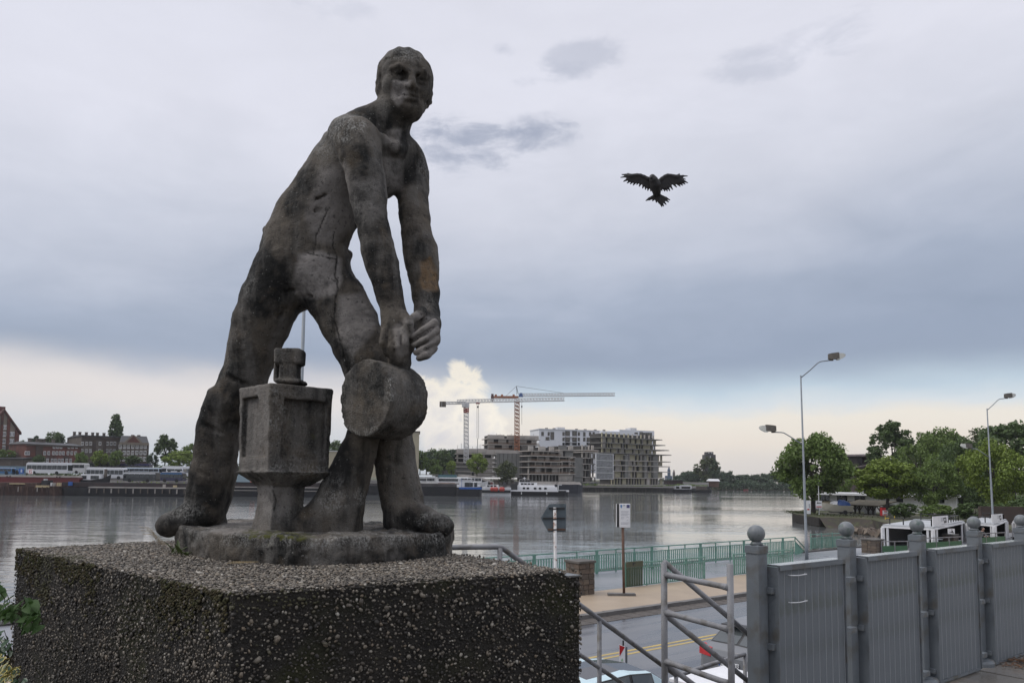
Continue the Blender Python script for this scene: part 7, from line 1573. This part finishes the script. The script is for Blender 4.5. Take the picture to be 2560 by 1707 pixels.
for a, c in zip(edge[0:3], edge[1:4]):
    n = max(1, int((c - a).length / .5))
    for i in range(n): p = a.lerp(c, (i + .5) / n); inst('pile', pm_, p - edge[1] + Vector((0, -.12, .55 + random.uniform(-.05, .05))), (0, 0, math.atan2(c.y - a.y, c.x - a.x)), parent=tw)
scrub('hedge_mass', [(2090, 180, 2560, 150, 1.0), (2240, 135, 2700, 125, 1.0)], 2600, 4.2, .30, leafm['dark'], 23)
scrub('bank_scrub', [(2008, 104, 2056, 98, 1.0), (2046, 95, 2130, 96.5, .45), (2130, 96.5, 2210, 91, .45), (2050, 97, 2210, 92.5, .9)], 520, .55, .11, leafm['olive'], 21)
stb = thing('stone_bank', 'low rubble stone bank at the water beside the far stone pillar', 'bank', gp(2150, 90, 0))
for i in range(46):
    p = on(2105 + i * 2.3, 1319 + random.uniform(-2, 6) + i * .25, .25); inst('stone', stm[0][random.randrange(3)], p - gp(2150, 90, 0), (random.random(), random.random(), random.random() * 3), (random.uniform(.4, .9), random.uniform(.3, .7), random.uniform(.3, .6)), stb)
# boathouse restaurant
h = House('boathouse', 'long low boathouse with a white flat roof edge and dark windows behind the trees', Z5(600), 116, 2392, 106, 1284); H_ = h.z(Y5(1092)); hz0 = h.z(Y5(1170))
h.part('wall', MB().bb(0, h.L, 0, 9, 0, H_), offwhite); h.part('roof', MB().bb(h.x(Z5(600)), h.L + .5, -.9, 9.4, H_ + .005, h.z(Y5(1066))), white)
h.part('roof_end', MB().bb(h.x(1991), h.x(Z5(600)) - .02, -.9, 5, H_ - .1, h.z(Y5(1066)) - .05), white); h.part('gable_end', MB().xz([(h.x(Z5(525)), h.z(Y5(1145))), (h.x(Z5(600)), h.z(Y5(1080))), (h.x(Z5(620)), h.z(Y5(1090))), (h.x(Z5(560)), h.z(Y5(1160)))], -1.0, .5), plaster); h.part('lean_to', MB().bb(h.x(Z5(440)), h.x(Z5(600)) - .3, 2.5, 6, 0, H_ - .1), offwhite)
for (a, c) in ((605, 658), (664, 718), (815, 870), (880, 940), (1035, 1095), (1105, 1165)): x0, x1 = h.x(Z5(a)), h.x(Z5(c)); inst('window', win_d, ((x0 + x1) / 2, 0, (H_ + hz0) / 2), (0, 0, 0), (x1 - x0, .2, H_ - hz0 - .15), h.t)
for (a, c) in ((2238, 2255), (2325, 2336), (2346, 2358)): x0, x1 = h.x(a), h.x(c); inst('window', win_d, ((x0 + x1) / 2, 0, (H_ + hz0) / 2), (0, 0, 0), (x1 - x0, .2, H_ - hz0 - .15), h.t)
for (a, c) in ((630, 800), (950, 1190)): h.part('lower_roof', MB().hexa([(h.x(Z5(a)), -1.6, hz0 - .5), (h.x(Z5(c)), -1.6, hz0 - .5), (h.x(Z5(c)), -.01, hz0 - .1), (h.x(Z5(a)), -.01, hz0 - .1), (h.x(Z5(a)), -1.6, hz0 - .35), (h.x(Z5(c)), -1.6, hz0 - .35), (h.x(Z5(c)), -.01, hz0 + .05), (h.x(Z5(a)), -.01, hz0 + .05)]), mat('straw_roof', (.10, .085, .055), .9, c2=(.07, .06, .04), scale=2))
h.part('notice', MB().bb(h.x(Z5(1085)), h.x(Z5(1200)), .5, .6, h.z(Y5(1060)), h.z(Y5(995))), white)
h.part('notice_print', MB().xz([(h.x(Z5(1120)), h.z(Y5(1028))), (h.x(Z5(1150)), h.z(Y5(1012))), (h.x(Z5(1160)), h.z(Y5(1016))), (h.x(Z5(1138)), h.z(Y5(1034)))], .48, .499), gy)
straw = MATS['straw_roof']; tim_d = mat('dark_timber', (.03, .024, .02), .8)
h = House('pergola', 'open timber pergola with a turf coloured roof and picnic tables in front of the boathouse', Z5(958), 108, Z5(1440), 102, Y5(1385)); H_ = h.z(Y5(1222)); h.part('roof', MB().hexa([(0, -1.2, H_), (h.L, -1.2, H_), (h.L, 2.2, H_ + .6), (0, 2.2, H_ + .6), (0, -1.2, H_ + .12), (h.L, -1.2, H_ + .12), (h.L, 2.2, H_ + .75), (0, 2.2, H_ + .75)]), straw)
for v in (975, 1035, 1090, 1145, 1255, 1315, 1410):
    x = h.x(Z5(v)); b = MB(); b.bb(x - .09, x + .09, -.9, -.72, 0, H_ - .02); b.beam((x, -.81, H_ - .75), (x + .55, -.81, H_ - .05), .1, .1).beam((x, -.81, H_ - .75), (x - .55, -.81, H_ - .05), .1, .1); h.part('post', b, tim_d)
for v in (1100, 1270, 1370): x = h.x(Z5(v)); h.part('table', MB().bb(x - .9, x + .9, -.4, .4, .68, .75).bb(x - .8, x - .65, -.3, .3, 0, .68).bb(x + .65, x + .8, -.3, .3, 0, .68).bb(x - .9, x + .9, -.85, -.55, .4, .46), tim_d)
for (a, c) in ((1035, 1085), (1095, 1175), (1265, 1405)): h.part('back_panel', MB().bb(h.x(Z5(a)), h.x(Z5(c)), 1.8, 1.9, .3, H_ + .3), offwhite)
# boat on a trailer
d = 100; bp = gp(Z5(632), d, at(Z5(632), Y5(1330), d).z); t = thing('small_boat', 'small white cruiser under a blue tarpaulin on a trailer by the boathouse', 'boat', bp, R(-8)); L_ = (Z5(995) - Z5(632)) / F * d
st_ = []
for s_, w, z0, z1 in ((0, .25, .75, 1.45), (.12, .55, .45, 1.38), (.35, .85, .30, 1.25), (.7, .95, .25, 1.15), (.98, .85, .30, 1.10)): st_.append([(s_ * L_, -w * .5, z0), (s_ * L_, -w, z1), (s_ * L_, w, z1), (s_ * L_, w * .5, z0)])
MB().loft(st_).build('hull', mat('cream_hull', (.50, .47, .40), .4), t, world=False); MB().xz([(L_ * .28, 1.22), (L_ * .34, 1.62), (L_ * .48, 1.68), (L_ * .50, 1.16)], -.55, .55).build('cabin', white, t, world=False)
b = MB(); tp_ = [[(L_ * s_, -w, 1.12), (L_ * s_, -w * .8, 1.12 + z * .7), (L_ * s_, 0, 1.12 + z), (L_ * s_, w * .8, 1.12 + z * .7), (L_ * s_, w, 1.12)] for s_, w, z in ((.48, .88, .55), (.6, .95, .75), (.75, .95, .72), (.88, .9, .45))]; b.loft(tp_).build('tarpaulin', mat('blue_tarp', (.015, .05, .17), .6), t, world=False)
MB().bb(L_ * .25, L_ * 1.0, -.5, .5, .18, .28).bb(L_ * 1.0 - 1.6, L_ * 1.0 - 1.5, -.9, .9, .1, .3).build('trailer', dark, t, world=False)
for y in (-.9, .9): MB().tube([(L_ * .7, y - .08, .22), (L_ * .7, y + .08, .22)], .28, 14).build('wheel', black, t, world=False)
cp_ = gp(Z5(845), 104, 1.15); t = thing('parasol', 'small dark closed sunshade behind the blue tarpaulin', 'parasol', cp_); MB().lathe([(.75, at(Z5(845), Y5(1212), 104).z - 1.15), (.08, at(Z5(845), Y5(1165), 104).z - 1.15)], (0, 0, 0), 10).build('canopy', black, t, world=False); MB().tube([(0, 0, 0), (0, 0, at(Z5(845), Y5(1212), 104).z - 1.15)], .04, 6).build('pole', steel, t, world=False)
# signs on the point
def pole_sign(label, px0, px1, y0, y1, ybase, d, m, prints=(), pm=steel, name='sign_board', post_x=None):
    pxc = post_x or (px0 + px1) / 2; a = gp(pxc, d, at(pxc, ybase, d).z); t = thing(name, label, 'sign', a); X = lambda p: (p - pxc) / F * d; Zz = lambda y: at(pxc, y, d).z - a.z
    MB().bb(X(px0), X(px1), -.06, -.02, Zz(y1), Zz(y0)).build('board', m, t, world=False); MB().tube([(0, .02, 0), (0, .02, Zz(y0 + .5))], .045, 8).build('post', pm, t, world=False)
    for poly, mm in prints: MB().xz([(X(px0 + (px1 - px0) * u), Zz(y0 + (y1 - y0) * v)) for u, v in poly], -.072, -.061).build('print', mm, t, world=False)
R4 = lambda u0, v0, u1, v1: [(u0, v0), (u1, v0), (u1, v1), (u0, v1)]
pole_sign('white sign with a dark left pointing arrow in front of the big tree trunk', Z5(556), Z5(630), Y5(1170), Y5(1262), Y5(1330), 98, white, [([(.12, .28), (.3, .14), (.3, .22), (.9, .22), (.9, .34), (.3, .34), (.3, .42)], dark), (R4(.05, .74, .95, .88), red)])
pole_sign('tall white banner beside the lamp post at the tip of the point', Z5(440), Z5(487), Y5(1165), Y5(1335), Y5(1342), 98, white, [(R4(.55, .25, .9, .55), gy), (R4(.1, .62, .7, .72), red)])
pole_sign('white sign with a red bar on a yellow post at the right of the pergola', Z5(1402), Z5(1466), Y5(1292), Y5(1352), Y5(1450), 93, white, [(R4(.2, .12, .85, .3), red), (R4(.1, .75, .9, .92), red), (R4(.25, .38, .8, .5), gy)], yellow)
t = thing('bin', 'red bin next to the white sign with a red bar', 'bin', gp(Z5(1405), 95, 1.15)); MB().box((0, 0, .75), (.55, .5, 1.1)).build('body', red, t, world=False, bevel=.05); MB().box((0, 0, 1.34), (.6, .55, .08)).build('lid', dark, t, world=False)
t = thing('flagpole', 'white pole standing behind the arrow sign', 'pole', gp(Z5(596), 99, 1.15)); MB().tube([(0, 0, 0), (0, 0, at(Z5(596), Y5(893), 99).z - 1.15)], .05, 8).build('pole', white, t, world=False)
t = thing('barrier', 'yellow tubular barrier hoop by the yellow post', 'barrier', gp(Z5(1510), 90, 1.0)); x1 = .9; zt_b = at(Z5(1510), Y5(1390), 90).z - 1.0; MB().tube([(-.75, 0, 0), (-.75, 0, zt_b - .1), (-.65, 0, zt_b), (.3, 0, zt_b), (.4, 0, zt_b - .1), (.4, 0, .6)], .05, 8).build('hoop', mat('bright_yellow', (.5, .36, .04), .5), t, world=False)
# ruined brick building
ruinb = mat('ruin_brick', (.085, .062, .058), .9, c2=(.055, .045, .045), scale=.5, c3=(.12, .095, .09), s3=.8)
h = House('brick_ruin', 'dark roofless brick building with a tall arched window and stepped top', Z5(1045), 168, 2204, 176, 1238); b = MB()
pts = [(1045, 1085), (1045, 815), (1012, 770), (1012, 752), (1130, 738), (1215, 712), (1235, 690), (1235, 640), (1196, 600), (1196, 592), (1300, 562), (1350, 560), (1390, 560), (1390, 1085)]
h.part('wall', MB().xz([(h.x(Z5(x)), h.z(Y5(y))) for x, y in pts], 0, 8), ruinb)
h.part('pier', MB().bb(h.x(Z5(1045)), h.x(Z5(1085)), -.6, -.01, 0, h.z(Y5(815))), ruinb); h.part('cornice', MB().hexa([(h.x(Z5(1012)), -.8, h.z(Y5(770))), (h.x(Z5(1240)), -.8, h.z(Y5(712))), (h.x(Z5(1240)), -.01, h.z(Y5(712))), (h.x(Z5(1012)), -.01, h.z(Y5(770))), (h.x(Z5(1012)), -.8, h.z(Y5(752))), (h.x(Z5(1240)), -.8, h.z(Y5(694))), (h.x(Z5(1240)), -.01, h.z(Y5(694))), (h.x(Z5(1012)), -.01, h.z(Y5(752)))]), ruinb)
ar = [(1120, 990), (1120, 850)] + [(1150 - 30 * math.cos(w), 850 - 42 * math.sin(w)) for w in (.4, .8, 1.2, 1.57, 1.95, 2.35, 2.75)] + [(1180, 850), (1180, 990)]
h.part('arched_window', MB().xz([(h.x(Z5(x)), h.z(Y5(y))) for x, y in ar], -.05, .3), core_m)
ring = [(x, y) for x, y in ar]; h.part('window_bar', MB().bb(h.x(Z5(1148)), h.x(Z5(1152)), -.12, -.06, h.z(Y5(990)), h.z(Y5(815))).bb(h.x(Z5(1120)), h.x(Z5(1180)), -.12, -.06, h.z(Y5(912)), h.z(Y5(904))), ruinb)
ar2 = [(1245, 740), (1245, 700)] + [(1290 - 45 * math.cos(w), 700 - 45 * math.sin(w)) for w in (.5, 1.0, 1.57, 2.1, 2.6)] + [(1335, 700), (1335, 740)]; h.part('arched_window', MB().xz([(h.x(Z5(x)), h.z(Y5(y))) for x, y in ar2], -.05, .3), core_m)
h.part('chimney', MB().bb(h.x(Z5(1132)), h.x(Z5(1195)), 1, 3, h.z(Y5(735)), h.z(Y5(608))).bb(h.x(Z5(1122)), h.x(Z5(1200)), .8, 3.2, h.z(Y5(608)), h.z(Y5(600))), mat('soot_brick', (.025, .022, .022), .9))
tree('twiggy seedling growing on the cornice of the brick ruin', 'bush', Z5(1065), 170, Y5(755), Y5(690), 18, 'olive', 60, 200, .06, name='bush', cat='bush')

# ------------------------------------------------------------------ trees of the point
tree('big spreading tree on the grassy tip, right behind the left street lamp', 'round', 2034, 103, 1284, 1080, 190, 'mid', 71, 6500, .019)
tree('smaller pale tree leaning out behind the big waterside tree', 'bush', 2098, 125, 1240, 1150, 84, 'mid', 72, 1600, .03)
tree('light green maple in front of the brick ruin', 'round', 2220, 97, 1270, 1146, 150, 'bright', 73, 4800, .024)
tree('tall weeping birch rising above the brick ruin', 'birch', 2236, 150, 1250, 1045, 130, 'dark', 74, 3400, .017)
tree('dark tree filling in below the weeping birch', 'bush', 2252, 142, 1250, 1112, 100, 'dark', 85, 3000, .024)
tree('round crowned tree right of the weeping birch', 'bush', 2305, 135, 1250, 1078, 135, 'mid', 75, 3600, .022)
tree('dense round tree above the white pavilion', 'bush', 2335, 94, 1266, 1147, 132, 'mid', 76, 4200, .022)
tree('dark broad tree behind the dense round one', 'bush', 2405, 112, 1270, 1090, 160, 'dark', 77, 4200, .022)
tree('bright green spreading tree behind the right street lamp', 'bush', 2488, 92, 1272, 1092, 172, 'bright', 78, 5200, .02)
tree('tall dark tree at the right edge behind the bright one', 'round', 2535, 140, 1275, 1046, 230, 'dark', 79, 4200, .022)
tree('rounded tree filling the gap behind the dense round tree', 'bush', 2372, 122, 1262, 1104, 130, 'mid', 86, 3200, .024)
tree('broad pale green tree top rising between birch and lamp', 'round', 2358, 160, 1262, 1066, 150, 'mid', 87, 3000, .022)
tree('slim loose tree top left of the right street lamp head', 'birch', 2450, 150, 1250, 1064, 90, 'olive', 80, 1500, .02)
tree('dark bushy hedge plant beside the boathouse end', 'bush', 2262, 92, 1296, 1256, 78, 'dark', 81, 1500, .045, name='bush', cat='bush'); tree('dark bushy hedge plant under the dense round tree', 'bush', 2345, 88, 1298, 1258, 90, 'mid', 82, 1600, .042, name='bush', cat='bush'); tree('low dark hedge plant under the bright tree', 'bush', 2440, 86, 1300, 1255, 110, 'dark', 83, 1500, .045, name='bush', cat='bush'); tree('low dark hedge plant at the right edge', 'bush', 2545, 84, 1300, 1240, 110, 'dark', 84, 1500, .045, name='bush', cat='bush')
bwall = thing('brick_wall', 'long dark brick wall under the trees at the right edge', 'wall', gp(2480, 82, 1.1)); MB().bb(-1.2, 14, 0, .4, 0, 2.0).build('wall', brickd, bwall, world=False)

# ------------------------------------------------------------------ white pavilions on the promenade
prom2 = MB().prism(strip(62.01, 120, 22.9, 31.0), -2.5, ZR - .02).build('promenade', prom_m); structure(prom2)
def pavilion(label, pts, ytops, ybot, roof_d=5.0):
    """pts: (px, depth) of left-front, near and right-front corners"""
    A, B_, C_ = [gp(p, d, ZR) for p, d in pts]; D_ = A + C_ - B_; t = thing('pavilion', label, 'pavilion', A, 0); zt = at(pts[1][0], ytops[1], pts[1][1]).z; zb = at(pts[1][0], ytops[2], pts[1][1]).z
    cs = [A, B_, C_, D_]
    b = MB().prism([p[:2] for p in cs], zt - .12, zt); b.build('roof', mat('roof_membrane', (.46, .47, .48), .5, c2=(.36, .37, .38), scale=.6), t)
    for a, c in ((A, B_), (B_, C_), (C_, D_), (D_, A)): MB().beam((a.x, a.y, (zt - .121 + zb) / 2), (c.x, c.y, (zt - .121 + zb) / 2), .16, (zt - .121) - zb).build('beam', white, t)
    for p in cs: MB().box((p.x, p.y, (ZR + zb) / 2), (.20, .20, zb - ZR)).build('post', white, t)
    for a, c in ((A, B_), (B_, C_)):
        for k in (.10, .90): p = a.lerp(c, k); MB().box((p.x, p.y, (ZR + zb) / 2), (.12, .12, zb - ZR - .01)).build('post', white, t)
    for a, c in ((D_, A), (C_, D_)): m_ = (a + c) / 2; MB().beam((a.x, a.y, (ZR + zb) / 2), (c.x, c.y, (ZR + zb) / 2), .06, zb - ZR - .1).build('back_screen', dark, t)
    inn = [A.lerp(C_, .08), B_.lerp(D_, .08), C_.lerp(A, .08), D_.lerp(B_, .08)]
    for a, c in ((inn[0], inn[1]), (inn[1], inn[2]), (inn[2], inn[3])):
        b = MB(); n = max(3, int((c - a).length / 1.0))
        for i in range(n + 1): p = a.lerp(c, i / n); b.beam((p.x, p.y, zt), (p.x, p.y, zt + .45), .06, .06)
        b.beam((a.x, a.y, zt + .45), (c.x, c.y, zt + .45), .06, .06); b.build('roof_rail', dark, t)
    return t, zt, cs
pavilion('white framed flat-roofed pavilion, first from the left, behind the third fence post', ((2208, 55), (2334, 52.5), (2412, 62)), (1311, 1317, 1325), 1352)
pavilion('second white pavilion, behind the fourth fence post and the right lamp', ((2420, 61), (2487, 58), (2518, 66)), (1300, 1309, 1316), 1340)
pavilion('third white pavilion, cut off at the right edge', ((2535, 66), (2600, 62), (2680, 70)), (1300, 1306, 1314), 1336)
def roof_board(label, p0, p1, ys0, ys1, d0, d1):
    a, c = gp(p0, d0, 0), gp(p1, d1, 0); z00 = at(p0, ys0[1], d0).z; z01 = at(p0, ys0[0], d0).z; t = thing('notice_board', label, 'notice board', (a.x, a.y, z00), math.atan2(c.y - a.y, c.x - a.x)); w = (c - a).length; hh = z01 - z00
    MB().bb(0, w, 0, .05, 0, hh).build('board', white, t, world=False)
    for i in range(5): MB().bb(w * .52, w * (.62 + .05 * (i % 2)), -.012, -.001, hh * (.8 - .08 * i), hh * (.8 - .08 * i) + .035).build('print', gy, t, world=False)
    MB().xz([(w * .66, hh * .82), (w * .85, hh * .86), (w * .88, hh * .35), (w * .74, hh * .28), (w * .70, hh * .5)], -.012, -.001).build('print', dark, t, world=False); MB().bb(w * .72, w * .8, -.016, -.0125, hh * .5, hh * .72).build('print', white, t, world=False)
    MB().bb(w * .55, w * .9, -.012, -.001, hh * .18, hh * .22).build('print', gy, t, world=False)
roof_board('white printed board standing on the roof edge of the first pavilion', 2336, 2374, (1291, 1317), (1289, 1312), 53.2, 55.2)
roof_board('white printed board standing on the roof of the second pavilion', 2484, 2510, (1286, 1308), (1284, 1304), 58.6, 60.4)
d = 54; t = thing('poster', 'black and white patterned poster above the stone pillar', 'poster', at(2370, 1334, d)); w = 17 / F * d; hh = 13 / F * d
MB().bb(0, w, 0, .04, 0, hh).build('board', white, t, world=False)
for i in range(9): x = random.uniform(.05, .8) * w; z = random.uniform(.08, .75) * hh; MB().xz([(x, z), (x + w * .14, z + hh * .05), (x + w * .09, z + hh * .2), (x - w * .02, z + hh * .14)], -.012, -.001).build('print', dark, t, world=False)
MB().bb(w * .4, w * .48, .01, .05, -.9, 0).build('leg', dark, t, world=False)
# green panelled railing along the promenade at the right
pgr = mat('green_panel', (.035, .105, .045), .55, c2=(.05, .13, .06), scale=1.5)
def panel_rail(label, p0, d0, p1, d1, y0, y1):
    a, c = gp(p0, d0, ZR), gp(p1, d1, ZR); w = (c - a).length; t = thing('panel_railing', label, 'railing', a, math.atan2(c.y - a.y, c.x - a.x)); n = max(2, int(w / 1.3)); H_ = at(p0, y0, d0).z - ZR
    for i in range(n): MB().bb(w * i / n + .05, w * (i + 1) / n - .05, -.02, .02, .12, H_ - .32).build('panel', pgr, t, world=False)
    MB().bb(0, w, -.03, .03, H_ - .06, H_).build('top_rail', galv, t, world=False)
    for i in range(n + 1): MB().bb(w * i / n - .03, w * i / n + .03, -.03, .03, 0, H_ - .061).build('post', galv, t, world=False)
panel_rail('green panelled railing below the first white pavilion', 2204, 50, 2270, 50.5, 1352, 1376)
panel_rail('green panelled railing between the third and fourth fence posts', 2308, 51.5, 2405, 53.5, 1344, 1366)
panel_rail('green panelled railing between the fourth and fifth fence posts', 2441, 55, 2514, 57, 1333, 1352)
panel_rail('green panelled railing at the right edge beyond the last visible post', 2548, 58, 2640, 60, 1327, 1345)

# ------------------------------------------------------------------ two seated people
def person(label, loc, rz, shirt, hair_c):
    t = thing('person', label, 'person', loc, rz); f = Field((-.45, -.75, 0), (.45, .45, 1.45), .022); c = lambda a, b, ra, rb: f.cone(a, b, ra, rb, .03)
    c((0, .05, .52), (0, .10, .95), .15, .17); c((-.12, .10, .98), (.12, .10, .98), .09, .09); c((0, .08, 1.05), (0, .05, 1.14), .05, .05); f.ball((0, .03, 1.24), .105, .02, flat=(1, 1.1, 1.2))
    for s_ in (-1, 1):
        c((s_ * .20, .10, .98), (s_ * .26, .02, .72), .055, .045); c((s_ * .26, .02, .72), (s_ * .12, -.24, .68), .045, .035); f.ball((s_ * .10, -.28, .68), .045, .02)
        c((s_ * .09, .03, .50), (s_ * .12, -.40, .50), .085, .065); c((s_ * .12, -.40, .50), (s_ * .12, -.38, .10), .06, .045); c((s_ * .12, -.38, .06), (s_ * .12, -.52, .05), .045, .035)
    f.ball((0, -.085, 1.23), .02, .01)
    V, Q = f.surface(); skin = mat('skin', (.36, .22, .16), .6); trs = mat('trousers', (.03, .035, .05), .8)
    me = np_mesh('body', V, Q, [skin, shirt, trs], True); cz = V[Q].mean(1); z = cz[:, 2]; mi = np.where((z < .60) & (z > .12) & (np.abs(cz[:, 0]) < .23), 2, np.where((z > .52) & (z < 1.06) & (cz[:, 1] > -.18), 1, 0)).astype(np.int32); me.polygons.foreach_set('material_index', mi)
    o = bpy.data.objects.new('body', me); link(o); o.parent = t
    MB().ball((0, .055, 1.27), .118, 14, 0, (1, 1.05, 1.0)).build('hair', hair_c, t, world=False, smooth=True); bpy.data.objects
    return t
def bench(label, loc, rz):
    t = thing('bench', label, 'bench', loc, rz); MB().bb(-.7, .7, -.15, .3, .36, .41).build('seat', tim_d, t, world=False)
    for x in (-.55, .55): MB().bb(x - .04, x + .04, -.1, .25, 0, .359).build('leg', dark, t, world=False)
pl_ = gp(2461, 56.8, 0); pz = at(2461, 1353, 56.8).z - .45
pedh = mat('dais', (.06, .06, .06), .8)
for (px, d, y0, lab, sh, hc, rz_) in ((2461, 57.8, 1324, 'person in a dark and white top sitting behind the green railing', mat('dark_shirt', (.03, .03, .035), .8), mat('dark_hair', (.02, .015, .012), .7), .3), (2556, 61, 1318, 'person in pale clothes sitting at the right edge behind the railing', mat('pale_shirt', (.5, .42, .38), .8), mat('fair_hair', (.16, .10, .05), .7), -.2)):
    p = gp(px, d, 0); zc = at(px, y0, d).z - 1.36; z0 = max(ZR, zc); person(lab, (p.x, p.y, z0), rz_, sh, hc); bench('dark bench under the ' + ('person in the dark top' if px < 2500 else 'person at the right edge'), (p.x, p.y, z0), rz_)
    if z0 > ZR + .05: structure(MB().bb(p.x - 1.2, p.x + 1.2, p.y - .9, p.y + .9, ZR - .1, z0).build('platform', pedh))

# ------------------------------------------------------------------ the air over the river
hv = bpy.data.materials.new('river_air'); hv.use_nodes = True; nt = hv.node_tree; nt.nodes.clear(); ho = nt.nodes.new('ShaderNodeOutputMaterial'); pv = nt.nodes.new('ShaderNodeVolumePrincipled')
pv.inputs['Color'].default_value = (.94, .96, 1.0, 1); pv.inputs['Density'].default_value = .00014; pv.inputs['Anisotropy'].default_value = .2; nt.links.new(pv.outputs[0], ho.inputs['Volume'])
hb = MB().bb(-1750, 1750, -120, 1750, -4.2, 62).build('haze', hv); tag(hb, kind='stuff')
